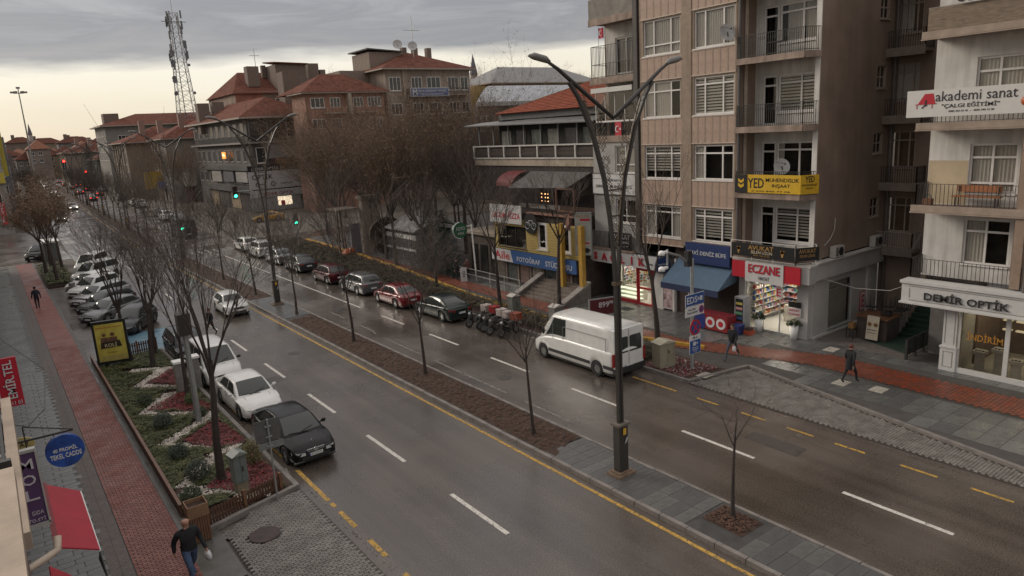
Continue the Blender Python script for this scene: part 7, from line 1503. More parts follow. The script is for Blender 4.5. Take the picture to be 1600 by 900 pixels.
# ================================================================ TERRACE BUILDING WITH YELLOW FIRST FLOOR
REDT = M('roof_tile_red', (.20, .060, .036), .9, .35, 2.5, spec=.12, bump=.3, bscale=12); REDT2 = M('roof_tile_dull', (.145, .060, .044), .95, .35, 1.0, spec=.08, streak=.25); REDT3 = M('roof_tile_brown', (.105, .046, .034), .95, .3, 1.0, spec=.08)
YEL = M('yellow_cladding', (.42, .31, .10), .7, .14, 2); GRF = M('grey_fascia', (.09, .09, .09), .7, .2); CRE = M('cream_band', (.34, .28, .215), .8, .18, 1.5); BRK = M('dark_brick', (.07, .035, .028), .8, .3, 3)
def tile_roof(mb_tiles, A, B, C, D, rows, th=.05):   # courses of tiles between eave A-B and ridge D-C
 A, B, C, D = map(Vector, (A, B, C, D)); n = ((B - A).cross(D - A)).normalized()
 if n.z < 0: n = -n
 for k in range(rows):
  t0, t1 = k / rows, (k + 1) / rows + .15 / rows; a, b_ = A.lerp(D, t0), B.lerp(C, t0); c, d = B.lerp(C, min(1, t1)), A.lerp(D, min(1, t1))
  mb_tiles._add([a + n * th, b_ + n * th, c + n * .01, d + n * .01, a, b_], [(0, 1, 2, 3), (4, 5, 1, 0)])
T = thing('terrace_building', 'building with white railed terrace, grey canopy and red hipped roof over a yellow floor', 'building', (33, 42, 0))
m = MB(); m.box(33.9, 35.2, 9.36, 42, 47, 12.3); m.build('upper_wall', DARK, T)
m = MB(); m.box(33.5, 35.2, 8.75, 34.2, 50.2, 9.35); m.box(34.2, 35.2, 8.8, 42, 50.2, 9.3); m.build('terrace_slab', CRE, T)
q = MB(); q.box(33.42, 35.2, 9.28, 33.56, 50.25, 9.38); q.box(33.42, 35.2, 10.22, 33.56, 50.25, 10.32); q.build('railing_rail', M('rail_dull_white', (.44, .42, .39), .6, .15), T)
pm = MB().box(-.07, -.07, 0, .07, .07, 1.0).mesh('railing_post', MATS['rail_dull_white'])
for k in range(8): piece(pm, 'railing_post', T, (33.48, 35.4 + k * 2.1, 9.34))
orn = MB()
for k in range(7):
 for j in range(10):
  y = 35.55 + k * 2.1 + j * .19; orn.tube([(33.48, y + .09 + .085 * math.cos(a * .785), 9.78 + .30 * math.sin(a * .785)) for a in range(9)], .016, 3, cap=False); orn.tube([(33.48, y + .09 + .05 * math.cos(a * .785), 9.66 + .12 * math.sin(a * .785)) for a in range(9)], .012, 3, cap=False)
o = orn.build('wrought_infill', M('iron_brown', (.075, .055, .045), .6), T)
q = MB(); q.box(33.6, 35.2, 9.36, 33.62, 50, 10.2); q.build('railing_backing', M('backing_brown', (.07, .055, .048), .8), T)
cme2 = MB().box(-.05, -.05, 0, .05, .05, 1.75).mesh('terrace_column', M('column_grey', (.16, .155, .15), .6, .1))
for k in range(8): piece(cme2, 'terrace_column', T, (33.6, 35.4 + k * 2.0, 10.3))
r_ = random.Random(2)
for k in range(6): q = MB(); y = 35.9 + k * 1.9; q.box(33.86, y, 9.7, 33.9, y + 1.2, 11.4); q.build('terrace_window', M('terrace_glass_%d' % (k % 3), [(.10, .11, .10), (.05, .045, .05), (.16, .16, .14)][k % 3], .25, .4, 3), T)
q = MB(); q.slab([(32.9, 35.0, 11.75), (32.9, 50.6, 11.95), (34.6, 50.2, 12.15), (34.6, 35.0, 12.35)], .08); q.build('canopy', M('canopy_grey', (.15, .15, .15), .6, .2, 2), T)
q = MB(); q.box(33.7, 35.0, 12.25, 34.0, 46.6, 12.7); q.build('fascia', GRF, T)
tl_ = MB(); e = [(33.4, 34.8, 12.72), (33.4, 46.6, 12.72), (42.5, 46.6, 12.72), (42.5, 34.8, 12.72)]; rg_ = [(38.5, 38.4, 14.75), (38.5, 41.0, 14.75)]
tile_roof(tl_, e[0], e[1], rg_[1], rg_[0], 17); tl_.build('roof', REDT, T); tl2 = MB(); tile_roof(tl2, e[3], e[0], rg_[0], rg_[0], 17); tile_roof(tl2, e[1], e[2], rg_[1], rg_[1], 17); tl2.build('roof_hip', REDT, T)
rd_ = MB(); rd_.tube([e[0], rg_[0], rg_[1], e[1]], .10, 6); rd_.build('ridge_tiles', M('ridge_ochre', (.22, .085, .045), .8, .3), T)
# middle storey behind the flower boxes
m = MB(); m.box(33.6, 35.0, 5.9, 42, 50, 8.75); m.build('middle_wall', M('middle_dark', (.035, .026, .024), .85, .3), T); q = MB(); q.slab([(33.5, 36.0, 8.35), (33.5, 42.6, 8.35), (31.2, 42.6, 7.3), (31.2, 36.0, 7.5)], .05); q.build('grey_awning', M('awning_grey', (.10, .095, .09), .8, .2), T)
q = MB(); q.smooth = True; [q.quad((33.4 - 1.7 * math.sin(a * .26), 42.8, 7.35 + 1.05 * math.cos(a * .26)), (33.4 - 1.7 * math.sin((a + 1) * .26), 42.8, 7.35 + 1.05 * math.cos((a + 1) * .26)), (33.4 - 1.7 * math.sin((a + 1) * .26), 44.8, 7.35 + 1.05 * math.cos((a + 1) * .26)), (33.4 - 1.7 * math.sin(a * .26), 44.8, 7.35 + 1.05 * math.cos(a * .26))) for a in range(6)]; q.build('red_awning', M('awning_red', (.13, .02, .022), .7, .15), T)
WB = M('wood_brown', (.12, .05, .03), .6, .25); q = MB()
for (a, b_) in ((35.1, 36.9),): q.box(31.05, a, 5.9, 31.15, a + .1, 7.5); q.box(31.05, b_, 5.9, 31.15, b_ + .1, 7.5); q.box(31.05, a, 7.4, 31.15, b_ + .1, 7.5); q.box(31.05, a, 5.9, 31.15, b_ + .1, 6.0)
q.build('wooden_window_frame', WB, T); q = MB(); q.box(31.0, 35, 5.55, 31.3, 40.3, 5.68); q.box(30.98, 35.6, 4.75, 31.3, 35.95, 5.8); q.build('wooden_rail', M('wood_pinkish', (.22, .11, .08), .6), T)
q = MB(); q.box(31.32, 35, 4.6, 33.6, 44.2, 5.55); q.build('planter_wall', M('planter_dark', (.045, .035, .03), .8, .4, 3), T)
for y in (38.2, 38.5, 38.9): q = MB(); q.ball((31.4, y, 7.0), .05, 6, 4); q.ball((31.4, y, 6.75), .05, 6, 4); q.ball((31.4, y, 6.5), .04, 6, 4); q.build('string_light', M('lit_string', (1, .5, .2), .5, 0, emit=3), T)
# yellow clad storey, X 31
Y1 = Plane((31.0, 44.3, 0), (0, -1, 0), (-1, 0, 0)); holes = [(.35, 2.95, 3.9, 4.55), (5.2, 3.1, 6.3, 5.0), (7.6, 3.1, 8.8, 5.0)]
m = MB(); wall(Y1, m, 0, 2.75, 9.8, 5.0, holes, .25); m.build('yellow_wall', YEL, T); q = MB()
for k in range(11):
 z = 2.9 + k * .19;
 for a, b_ in ((4.1, 5.12), (6.4, 7.5), (8.9, 9.75)): Y1.box(q, a, z, .002, b_, z + .015, .02)
q.build('cladding_joint', M('yellow_joint', (.25, .18, .06), .8), T)
window(Y1, T, .35, 2.95, 3.9, 4.55, (.28, .62), (), fw=.06, fmat=IRON); window(Y1, T, 5.2, 3.1, 6.3, 5.0, (.8,), (), fw=.16); window(Y1, T, 7.6, 3.1, 8.8, 5.0, (.8,), (), fw=.16)
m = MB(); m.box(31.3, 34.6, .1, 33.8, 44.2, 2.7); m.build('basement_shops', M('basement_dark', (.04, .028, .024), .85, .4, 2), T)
for k in range(6): q = MB(); y = 35.8 + k * 1.5; q.box(31.24, y, .15, 31.32, y + .22, 2.7); q.build('shop_pier', M('pier_beige', (.16, .12, .10), .8, .2), T); q = MB(); q.box(31.26, y + .3, .3, 31.3, y + 1.35, 2.2); q.build('shop_window', M('shop_dim_%d' % (k % 3), [(.10, .05, .04), (.06, .07, .07), (.13, .11, .09)][k % 3], .3, .6, 4), T)
for (x, y, z) in ((30.5, 33.9, 1.0), (30.6, 36.0, .6)): q = MB(); q.box(x - .16, y - .16, z, x + .16, y + .16, 5.2); q.build('yellow_column', M('column_yellow', (.38, .22, .03), .6, .2), T)
m = MB(); m.box(38, 33.2, 0, 42, 35.1, 14); m.build('side_block', M('side_brown', (.11, .08, .065), .85, .2), T)
t = thing('pizza_sign', 'white sign with red lettering reading PİZZA on the left of the yellow floor', 'sign', (31, 42.5, 5)); pz = Plane((30.85, 44.5, 0), (0, -1, 0), (-1, 0, 0)); q = MB(); pz.box(q, 0, 4.75, 0, 3.9, 6.1, .08); q.build('panel', SW, t); text('LAGORE PİZZA', .55, SR, t, pz.P(2.05, 5.4, .09), '-X', bold=.03, width=3.4)
t = thing('photo_studio_sign', 'long red, white and blue sign reading Aile FOTOĞRAF STÜDYOSU under the yellow floor', 'sign', (30.8, 39.5, 2)); fs_ = Plane((30.8, 44.5, 0), (0, -1, 0), (-1, 0, 0)); q = MB(); fs_.box(q, 0, 1.85, 0, 3.1, 2.75, .07); q.build('white_panel', SW, t); q = MB(); q.slab([fs_.P(2.75, 1.83, .05), fs_.P(9.75, 1.83, .05), fs_.P(9.75, 2.77, .05), fs_.P(2.45, 2.77, .05)], .10); q.build('blue_panel', M('studio_blue', (.03, .09, .24), .5, .1), t)
text('Aile', .6, SR, t, fs_.P(1.35, 2.3, .08), '-X', bold=.03, width=1.9); text('FOTOĞRAF', .46, WSIGN, t, fs_.P(4.6, 2.26, .11), '-X', bold=.01, width=2.7); text('STÜDYOSU', .46, WSIGN, t, fs_.P(7.95, 2.26, .11), '-X', bold=.01, width=2.8)
t = thing('bicycle_cafe_sign', 'black round sign with a drawn bicycle hanging before the planter wall', 'sign', (30.9, 39.5, 4.8)); q = MB(); q.disc((30.85, 39.6, 4.9), .75, (1, 0, 0), 24, .08); q.build('panel', SBK, t); q = MB()
for y in (39.95, 39.2): q.tube([(30.8, y + .24 * math.cos(a * .52), 4.75 + .24 * math.sin(a * .52)) for a in range(13)], .018, 4, cap=False)
q.tube([(30.8, 39.95, 4.75), (30.8, 39.8, 5.1), (30.8, 39.35, 5.15), (30.8, 39.2, 4.75)], .018, 4); q.tube([(30.8, 39.8, 5.1), (30.8, 39.55, 4.75), (30.8, 39.35, 5.12)], .018, 4); q.build('bicycle_drawing', WSIGN, t)
t = thing('crystal_sign', 'tall framed advertising board with an arrow standing on the yellow column', 'sign', (30.6, 33.6, 3.3)); kp = Plane((30.5, 34.4, 0), (.6, -.8, 0), (-.8, -.6, 0)); q = MB(); kp.box(q, 0, 3.3, 0, 1.0, 6.0, .12); q.build('panel', M('board_pale', (.34, .34, .30), .5, .35, 1.5), t); q = MB(); [kp.box(q, *b_) for b_ in ((-.05, 3.25, -.02, 1.05, 3.3, .15), (-.05, 6.0, -.02, 1.05, 6.05, .15), (-.05, 3.3, -.02, 0, 6.0, .15), (1.0, 3.3, -.02, 1.05, 6.0, .15))]; q.build('frame', STEEL, t)
f4 = ((.6, -.8, 0), (0, 0, 1), (-.8, -.6, 0)); text('KRİSTAL', .2, M('letter_ochre', (.30, .15, .04), .5), t, kp.P(.5, 5.82, .13), f4, width=.85, bold=.02); q = MB(); kp.box(q, .12, 3.42, .12, .75, 3.72, .13); q.slab([kp.P(.75, 3.36, .125), kp.P(.95, 3.57, .125), kp.P(.75, 3.78, .125)], .01); q.build('arrow', SBK, t); q = MB(); kp.box(q, .1, 4.0, .12, .9, 4.1, .128); kp.box(q, .3, 5.5, .12, .95, 5.65, .128); q.build('red_strip', SR, t)
# steps up to the yellow building and railings
t = thing('stone_steps', 'wide stone steps with sloping parapets before the yellow building', 'steps', (29.5, 36, .1)); ST = M('step_stone', (.15, .12, .10), .7, .3, 2)
for k in range(6): q = MB(); q.box(28.9 + k * .36, 34.2, .1, 31.2, 38.6, .26 + k * .16); q.build('step', ST, t)
for y in (33.9, 38.75): q = MB(); q.slab([(28.7, y, .3), (31.0, y, 1.35), (31.0, y, .1), (28.7, y, .1)], .4); q.build('parapet', M('parapet_grey', (.13, .115, .105), .7, .3), t); q = MB(); q.bar((28.6, y, .36), (31.0, y, 1.42), .5, .1); q.build('parapet_cap', M('cap_grey', (.24, .22, .20), .6, .2), t)
t = thing('pavement_railing', 'grey two bar railing along the sunken shops', 'railing', (29.4, 44, .1)); q = MB()
for k in range(6): q = MB(); q.bar((29.3 + k * .04, 39.2 + k * 1.9, .12), (29.3 + k * .04, 39.2 + k * 1.9, 1.1), .06); q.build('post', STEEL, t)
for z in (1.1, .65): q = MB(); q.bar((29.3, 39.2, z), (29.5, 48.7, z), .05); q.build('rail', STEEL, t)
t = thing('green_round_sign', 'round green lit sign reading FOTO AİLE on a white pole', 'sign', (29.6, 45.4, .1)); q = MB(); q.tube([(29.7, 45.3, .1), (29.6, 45.4, 4.6)], .06, 8); q.build('pole', WHITEP, t); q = MB(); q.bar((29.6, 45.4, 4.5), (28.7, 45.5, 4.5), .05); q.bar((29.6, 45.4, 4.1), (28.7, 45.5, 4.1), .05); q.build('bracket', WHITEP, t); q = MB(); q.disc((28.55, 45.5, 4.25), .62, (.1, 1, 0), 24, .16); q.build('disc', M('sign_green', (.02, .10, .05), .4, .1), t); q = MB(); q.tube([(28.55 + .62 * math.cos(a * .4 + 1.6), 45.42, 4.25 + .62 * math.sin(a * .4 + 1.6)) for a in range(9)], .035, 5); q.build('disc_rim', WSIGN, t); text('FOTO', .26, WSIGN, t, (28.6, 45.38, 4.38), '-Y', bold=.02, width=.75); text('AİLE', .22, WSIGN, t, (28.6, 45.38, 4.05), '-Y', bold=.02, width=.55)
t = thing('pavement_board', 'narrow white pavement board with black characters beside the green sign pole', 'sign', (28.9, 45.9, .1)); q = MB(); q.slab([(28.7, 46.0, .15), (29.15, 45.8, .15), (29.15, 45.85, 1.25), (28.7, 46.05, 1.25)], .05); q.build('panel', SW, t); text('7/24', .2, LB, t, (28.92, 45.86, .75), '-Y', roll=-1.57, bold=.02)
t = thing('iron_gate', 'dark iron entrance gate behind the persons on the right pavement', 'gate', (31.5, 50, .1)); q = MB(); railing(q, [(30.3, 52.0), (30.8, 48.2)], 1.5, .1, .13, .014, .03); o = q.build('bars', IRON, t)
t = thing('low_front_block', 'low stone shopfront block with a flat roof left of the yellow building', 'building', (33, 48, 0)); q = MB(); q.box(31.6, 44.6, .1, 36, 49.2, 3.4); q.build('wall', M('low_block_stone', (.13, .105, .085), .8, .3, 2), t); q = MB(); q.box(31.3, 44.4, 3.4, 36.2, 49.4, 3.65); q.build('flat_roof', CRE, t)
for k in range(3): q = MB(); q.box(31.54, 44.9 + k * 1.4, .3, 31.6, 45.9 + k * 1.4, 2.6); q.build('dark_window', M('low_glass', (.03, .028, .026), .3, .3), t)
# white kiosk with slanted roof, pale pillars and canopies in the park strip
t = thing('white_kiosk', 'low white kiosk with a pitched white roof left of the spruces', 'kiosk', (33, 60, .1)); q = MB(); q.box(31.0, 57, .1, 35.5, 62.5, 2.6); q.build('wall', M('kiosk_grey', (.14, .14, .145), .7, .3, 2), t); q = MB(); q.slab([(30.6, 56.6, 2.9), (30.6, 63, 2.9), (33.4, 63, 3.8), (33.4, 56.6, 3.8)], .12); q.slab([(33.4, 56.6, 3.8), (33.4, 63, 3.8), (36, 63, 2.9), (36, 56.6, 2.9)], .12); q.build('roof', M('kiosk_roof', (.34, .33, .32), .6, .25, 2), t); q = MB(); q.box(30.9, 56.9, 2.1, 31.0, 62.6, 2.5); q.box(30.9, 56.9, 1.0, 31.0, 62.6, 1.2); q.build('white_band', WHITEP, t); q = MB()
for k in range(14): q = MB(); q.box(30.94, 57 + k * .42, .15, 31.0, 57.06 + k * .42, 2.1); q.build('bar', M('bar_grey', (.2, .2, .2), .5), t)
t = thing('monument_gate', 'tall pale double pillar with a thin slab on slim posts among the brown trees', 'monument', (30.6, 66, .1))
for dx in (0, 1.0): q = MB(); q.box(30.0 + dx, 65.6, .1, 30.85 + dx, 66.4, 5.6); q.build('pillar', M('pillar_pale', (.22, .18, .145), .8, .2), t)
q = MB(); q.box(29.8, 65.4, 5.6, 32.2, 66.6, 5.9); q.box(27.6, 66.2, 4.6, 29.9, 69, 4.75); q.build('lintel', M('lintel_dull', (.20, .165, .135), .8, .3), t);
for x in (27.0, 27.6, 28.2): q = MB(); q.cyl(x, 66.6, .1, 4.6, .07, n=6); q.build('slim_post', CRE, t)
q = MB(); q.box(28.8, 66.2, .1, 29.8, 66.5, 3.2); q.build('grey_shutter', M('shutter_bluegrey', (.14, .14, .165), .6, .2, aniso=(8, 1, .5)), t)
q = MB(); q.smooth = True; r_ = random.Random(8); [q.ball((27.9 + r_.uniform(-.4, .4), 65.5 + r_.uniform(-.3, .3), .5 + r_.uniform(-.2, .4)), .35, 7, 5) for _ in range(6)]; tag(q.build('rubbish_bags', M('orange_bag', (.36, .09, .03), .5, .3, 4), None), 'pile of orange rubbish bags before the pale pillar', 'bags')['kind'] = 'stuff'
t = thing('palette_sculpture', 'large dark brown disc shaped sculpture like a paint palette beside the pale pillars', 'sculpture', (31.5, 62, .1)); q = MB(); pts = [(31.2 + 2.0 * math.cos(a) * (1 - .12 * math.sin(2 * a)), 62.8, 2.0 + 1.9 * math.sin(a)) for a in [k * .3307 for k in range(19)]]; q.slab(pts, .3); q.build('palette', M('palette_brown', (.045, .028, .018), .8, .2), t); q = MB(); [q.disc((31.2 + 1.4 * math.cos(a), 62.6, 2.0 + 1.4 * math.sin(a)), .2, (0, 1, 0), 10, .1) for a in (.3, .8, 1.4, 5.8)]; o = q.build('paint_spots', M('spot_tan', (.16, .11, .07), .8), t); o['kind'] = 'stuff'; q = MB(); q.box(30.9, 62.7, .1, 31.6, 63.1, .5); q.build('foot', M('palette_foot', (.1, .08, .06), .8), t)
# ================================================================ GENERIC DISTANT BUILDINGS
WCACHE = {}
def wpiece(T, pl, u, v, w_, h, cols=2, key='w', frame=None, pane=None, rows=1):
 k = (round(w_, 2), round(h, 2), cols, rows, tuple(round(a, 3) for a in pl.u), key)
 if k not in WCACHE:
  p0 = Plane((0, 0, 0), pl.u, pl.w); f = MB(); t_ = .09
  p0.box(f, 0, 0, 0, t_, h, .07); p0.box(f, w_ - t_, 0, 0, w_, h, .07); p0.box(f, t_, 0, 0, w_ - t_, t_, .07); p0.box(f, t_, h - t_, 0, w_ - t_, h, .07); p0.box(f, -.06, -.1, 0, w_ + .06, -.004, .12)
  for c in range(1, cols): p0.box(f, w_ * c / cols - t_ / 2, t_, 0, w_ * c / cols + t_ / 2, h - t_, .06)
  for c in range(1, rows): p0.box(f, t_, h * .7 - t_ / 2, .001, w_ - t_, h * .7 + t_ / 2, .055)
  g = MB(); p0.box(g, t_, t_, .005, w_ - t_, h - t_, .03)
  WCACHE[k] = (f.mesh('window', frame or FRAMEW), g.mesh('pane', pane or M('far_pane', (.03, .032, .036), .15, .5, .25)))
 fm_, gm_ = WCACHE[k]; o = piece(fm_, 'window', T, pl.P(u, v, 0)); c = bpy.data.objects.new('pane', gm_); COL.objects.link(c); c.parent = o; return o
def bblock(T, x0, y0, x1, y1, z0, z1, mat, name='wall'): q = MB(); q.box(x0, y0, z0, x1, y1, z1); return q.build(name, mat, T)
def hip(T, x0, y0, x1, y1, z, rise, mat=REDT2, over=.6, name='roof', soffit=True):
 q = MB(); hip_roof(q, x0, y0, x1, y1, z, rise, over); q.build(name, mat, T)
 if soffit: q = MB(); q.box(x0 - over, y0 - over, z - .22, x1 + over, y1 + over, z - .006); q.build('eaves', M('eaves_pale', (.30, .25, .21), .7, .1), T)
def yface(y): return lambda x: Plane((x, y, 0), (1, 0, 0), (0, -1, 0))
# ---- pink building
PINK = M('pink_render', (.31, .165, .12), .85, .22, .5, streak=.25); T = thing('pink_building', 'pink apartment building with red hipped roof behind the brown trees', 'building', (50, 115, 0))
bblock(T, 43.4, 112, 57.2, 118, 0, 18.8, PINK); q = MB(); hip_roof(q, 43.4, 112, 57.2, 122, 19.0, 3.2, .9); q.build('roof', REDT2, T); q = MB(); q.box(42.6, 111.2, 18.78, 58.0, 118, 18.99); q.build('eaves', M('eaves_pale', (.30, .25, .21), .7, .1), T); pl_ = Plane((43.4, 112, 0), (1, 0, 0), (0, -1, 0))
for z in (16.6, 13.3, 10.0, 6.7): [wpiece(T, pl_, u, z, w_, 1.55, c, rows=1) for u, w_, c in ((.8, 2.3, 3), (4.1, 1.7, 3), (8.1, 1.8, 3), (10.7, 2.4, 4))]
for z in (15.8, 12.5, 9.2):
 for u in (2.9, 8.4): q = MB(); pl_.box(q, u, z - .2, 0, u + 3.6, z, 1.0); q.build('balcony_slab', CRE, T); q = MB(); pl_.box(q, u, z, .9, u + 3.6, z + .8, .98); q.build('balcony_front', PINK, T)
q = MB(); pl_.box(q, 6.9, 15.4, .0, 7.5, 18.7, 1.0); q.build('pale_pier', CRE, T);
q = MB(); q.bar((57.4, 111.9, 0), (57.4, 111.9, 18.7), .16); q.build('drainpipe', M('pipe_red', (.12, .04, .035), .6), T)
# ---- beige building with blue banner
BEI = M('beige_render', (.31, .25, .205), .85, .2, .5, streak=.25); T = thing('beige_building', 'beige apartment building with blue and white banner on its top balcony', 'building', (56, 100, 0))
bblock(T, 58.3, 113, 75.5, 130, -1, 22.6, BEI); hip(T, 58.3, 113, 75.5, 130, 22.8, 3.8, REDT2, 1.0); pl_ = Plane((58.3, 113, 0), (1, 0, 0), (0, -1, 0))
for z in (19.1, 15.1, 11.15, 7.3, 3.5): [wpiece(T, pl_, u, z, w_, 2.3 if z == 19.1 else 1.9, c) for u, w_, c in ((.6, 2.2, 3), (4.9, 2.1, 3), (8.0, 2.8, 3), (12.35, 2.3, 3), (15.1, 1.6, 2))]
for z in (18.4, 14.4, 10.55, 6.6): q = MB(); pl_.box(q, 4.0, z - .25, 0, 16.0, z, 1.15); q.build('balcony_slab', SLABC, T); q = MB(); railing(q, [(62.3, 112.9), (62.3, 111.9), (74.3, 111.9)], 1.0, z, .3, .025, .05); q.build('balcony_railing', IRON, T)
q = MB(); pl_.box(q, 3.2, 0, 0, 3.5, 22.5, .3); q.build('pier', CRE, T); bblock(T, 52.8, 119, 58.2, 128, 0, 23.0, M('beige_side', (.20, .155, .125), .85, .2), 'side_wing'); bblock(T, 58.6, 119, 64.8, 126, 21, 26.2, M('beige_side', (.20, .155, .125), .85, .2), 'roof_house'); q = MB(); q.slab([(58.1, 118.5, 26.7), (65.3, 118.5, 26.3), (65.3, 126.6, 26.3), (58.1, 126.6, 26.7)], .2); q.build('roof_house_cover', GRF, T)
bblock(T, 45.6, 127, 48.4, 130, 16, 23.6, M('stack_brown', (.15, .11, .09), .85, .2), 'stack'); [None for _ in ()]
for x in (66.3, 68.6, 71.5): q = MB(); q.box(x - .45, 120, 24.0, x + .45, 121, 27.2); q.build('chimney', M('stack_brown', (.15, .11, .09), .85, .2), T)
t = thing('blue_banner', 'blue banner with white letters on the top balcony of the beige building', 'sign', (66, 111.8, 18)); q = MB(); q.box(62.2, 111.76, 18.0, 70.1, 111.82, 19.5); q.build('panel', M('banner_frame_white', (.42, .42, .42), .6), t); q = MB(); q.box(62.4, 111.73, 18.14, 69.9, 111.758, 19.36); q.build('blue_field', M('banner_blue', (.10, .13, .24), .6, .2), t); text('İMAR DANIŞMA MERKEZİ', .48, WSIGN, t, (66.6, 111.72, 18.95), '-Y', bold=.02, width=5.6); text('MÜHENDİSLİK', .34, WSIGN, t, (66.6, 111.72, 18.42), '-Y', width=4.8); text('M', .9, WSIGN, t, (63.1, 111.72, 18.75), '-Y', bold=.04)
for lb, x, y, z, r_ in [('left satellite dish on the roof of the beige building', 63.6, 117.5, 27.4, .85), ('right satellite dish on the roof of the beige building', 66.6, 117.5, 27.2, .85)]: dish(lb, (x, y, z), r_, (-.5, -1, .4))
t = thing('roof_antenna', 'cross shaped antenna over the roof of the beige building', 'antenna', (67.0, 118, 25)); q = MB(); q.bar((67.0, 118, 25), (67.0, 118, 32.4), .10); q.bar((65.2, 118, 29.9), (68.6, 118, 29.9), .08); q.bar((67.0, 117, 30.3), (67.0, 119, 30.3), .07); q.build('mast', STEEL, t)
# ---- optician corner building
DG = M('dark_facade', (.075, .066, .062), .7, .3, 1.2); T = thing('optician_corner_building', 'dark grey corner building with stacked optician signs and red tiled roof', 'building', (42, 130, 0))
bblock(T, 37.3, 124, 49, 160, 0, 15.9, DG); q = MB(); hip_roof(q, 36.5, 123.2, 49.8, 160.5, 16.0, 3.6, .6); q.build('roof', REDT2, T); q = MB(); q.box(35.9, 122.6, 15.7, 50.4, 161, 15.99); q.build('eaves', M('eaves_pale', (.30, .25, .21), .7, .1), T)
pl_ = Plane((37.3, 124, 0), (1, 0, 0), (0, -1, 0)); px_ = Plane((37.3, 160, 0), (0, -1, 0), (-1, 0, 0))
for u in (.4, 3.8, 7.0): q = MB(); pl_.box(q, u, 12.6, 0, u + 2.9, 15.2, .06); q.build('terrace_glazing', M('terrace_dark', (.03, .03, .032), .2, .4), T)
for u in (.3, 3.4, 6.8, 9.9): q = MB(); pl_.box(q, u, 11.9, .06, u + .12, 15.7, .16); q.build('terrace_post', M('post_grey', (.20, .19, .18), .6), T)
q = MB(); pl_.box(q, 0, 11.6, 0, 11.6, 11.9, .8); px_.box(q, 0, 11.6, 0, 36, 11.9, .9); q.build('terrace_slab', M('slab_mid', (.20, .18, .17), .7), T); q = MB(); railing(q, [(36.5, 158), (36.5, 123.3), (48, 123.3)], 1.1, 11.9, .35, .02, .04); q.build('terrace_railing', IRON, T)
for k in range(9): [wpiece(T, px_, 1.2 + k * 3.9, z, 2.0, 2.1, 3, 'd', M('frame_greyish', (.26, .24, .23), .6)) for z in (13.0, 8.6)]
for k in range(9): wpiece(T, px_, 1.2 + k * 3.9, 4.8, 2.4, 1.9, 3, 'd2', M('frame_greyish', (.26, .24, .23), .6))
for z in (8.0, 4.2): q = MB(); px_.box(q, 6, z - .9, .0, 35.8, z - .1, .7); q.build('sign_band', M('band_dark', (.05, .048, .05), .6, .2), T)
for k, (c, u) in enumerate([((.30, .28, .26), 28), ((.10, .10, .11), 20), ((.26, .24, .22), 12)]): q = MB(); px_.box(q, u, 5.1 - k * .1, .1, u + 6.5, 6.9, .5); q.build('shop_panel', M('shop_panel_%d' % k, c, .6, .3), T)
for k in range(4): q = MB(); px_.box(q, 8 + k * 7, .2, .02, 13.5 + k * 7, 3.0, .1); q.build('shop_window', M('shop_glow_%d' % (k % 2), [(.30, .22, .14), (.05, .04, .04)][k % 2], .5, .5, .8), T)
wpiece(T, pl_, 1.1, 8.3, 1.6, 2.6, 1, 'big'); q = MB(); pl_.box(q, 3.0, 8.9, 0, 11.5, 11.5, .3); q.build('grey_panel', M('panel_grey', (.19, .185, .185), .7, .15), T)
W2 = M('optic_white', (.40, .39, .385), .5, .08)
t = thing('gold_sign', 'dark band sign with gold letters GOLD on the optician corner building', 'sign', (41, 123.6, 8)); q = MB(); pl_.box(q, 3.2, 7.9, .3, 9.6, 9.0, .4); q.build('panel', M('band_brown', (.06, .035, .03), .6), t); text('GOLD', .62, SG_, t, pl_.P(5.2, 8.5, .42), '-Y', bold=.02, width=2.4); text('Guzellik Merkezi', .25, SG_, t, pl_.P(6.2, 8.08, .42), '-Y', width=3.4)
t = thing('optic_sign', 'white sign board with black letters OPTİK above the lit optician shop', 'sign', (41, 123.6, 5)); q = MB(); pl_.box(q, -.8, 6.95, .3, 8.2, 7.85, .42); q.build('dark_strip', SBK, t); text('LİDER OPTİK 3', .6, W2, t, pl_.P(2.4, 7.4, .44), '-Y', width=5.2, bold=.02); q = MB(); pl_.box(q, -.8, 3.9, .3, 8.2, 6.9, .42); q.build('panel', W2, t); text('OPTİK', 1.1, LB, t, pl_.P(1.5, 6.1, .44), '-Y', bold=.03, width=3.6)
for u in (.6, 3.2): text('?' if False else 'o', .8, LB, t, pl_.P(u, 4.7, .44), '-Y')
text('optik', .5, LB, t, pl_.P(5.6, 4.7, .44), '-Y', width=2.2)
t = thing('optic_shop_sign', 'white fascia with dark red letters LİDER OPTİK over the lit corner shop', 'sign', (41, 123.6, 3)); q = MB(); pl_.box(q, -.9, 2.5, .3, 9.4, 3.7, .45); q.build('panel', W2, t); text('LİDER OPTİK', .72, M('letter_maroon', (.2, .02, .03), .5), t, pl_.P(4.0, 3.1, .47), '-Y', bold=.03, width=5.4)
q = MB(); pl_.box(q, -.8, .1, .05, 7.8, 2.5, .3); q.build('shopfront', M('shopfront_pale', (.28, .27, .26), .6, .2), T); q = MB(); pl_.box(q, 3.7, .9, .3, 6.2, 2.4, .33); q.build('lit_shop_window', M('lit_shop', (1, .80, .55), .5, .5, 1.2, emit=.9), T); q = MB(); pl_.box(q, 4.2, .9, .33, 4.9, 1.7, .36); q.build('window_poster', SR, T)
q = MB(); px_.box(q, 22, 9.2, .7, 24.2, 10.4, .8); q.build('orange_lit_sign', M('lit_orange_sign', (1, .35, .05), .5, 0, emit=.9), T); text('Obje', .7, M('lit_white_text', (1, .9, .8), .5, 0, emit=1), T, px_.P(23.1, 9.8, .82), '-X', 'lit_lettering', width=1.6)
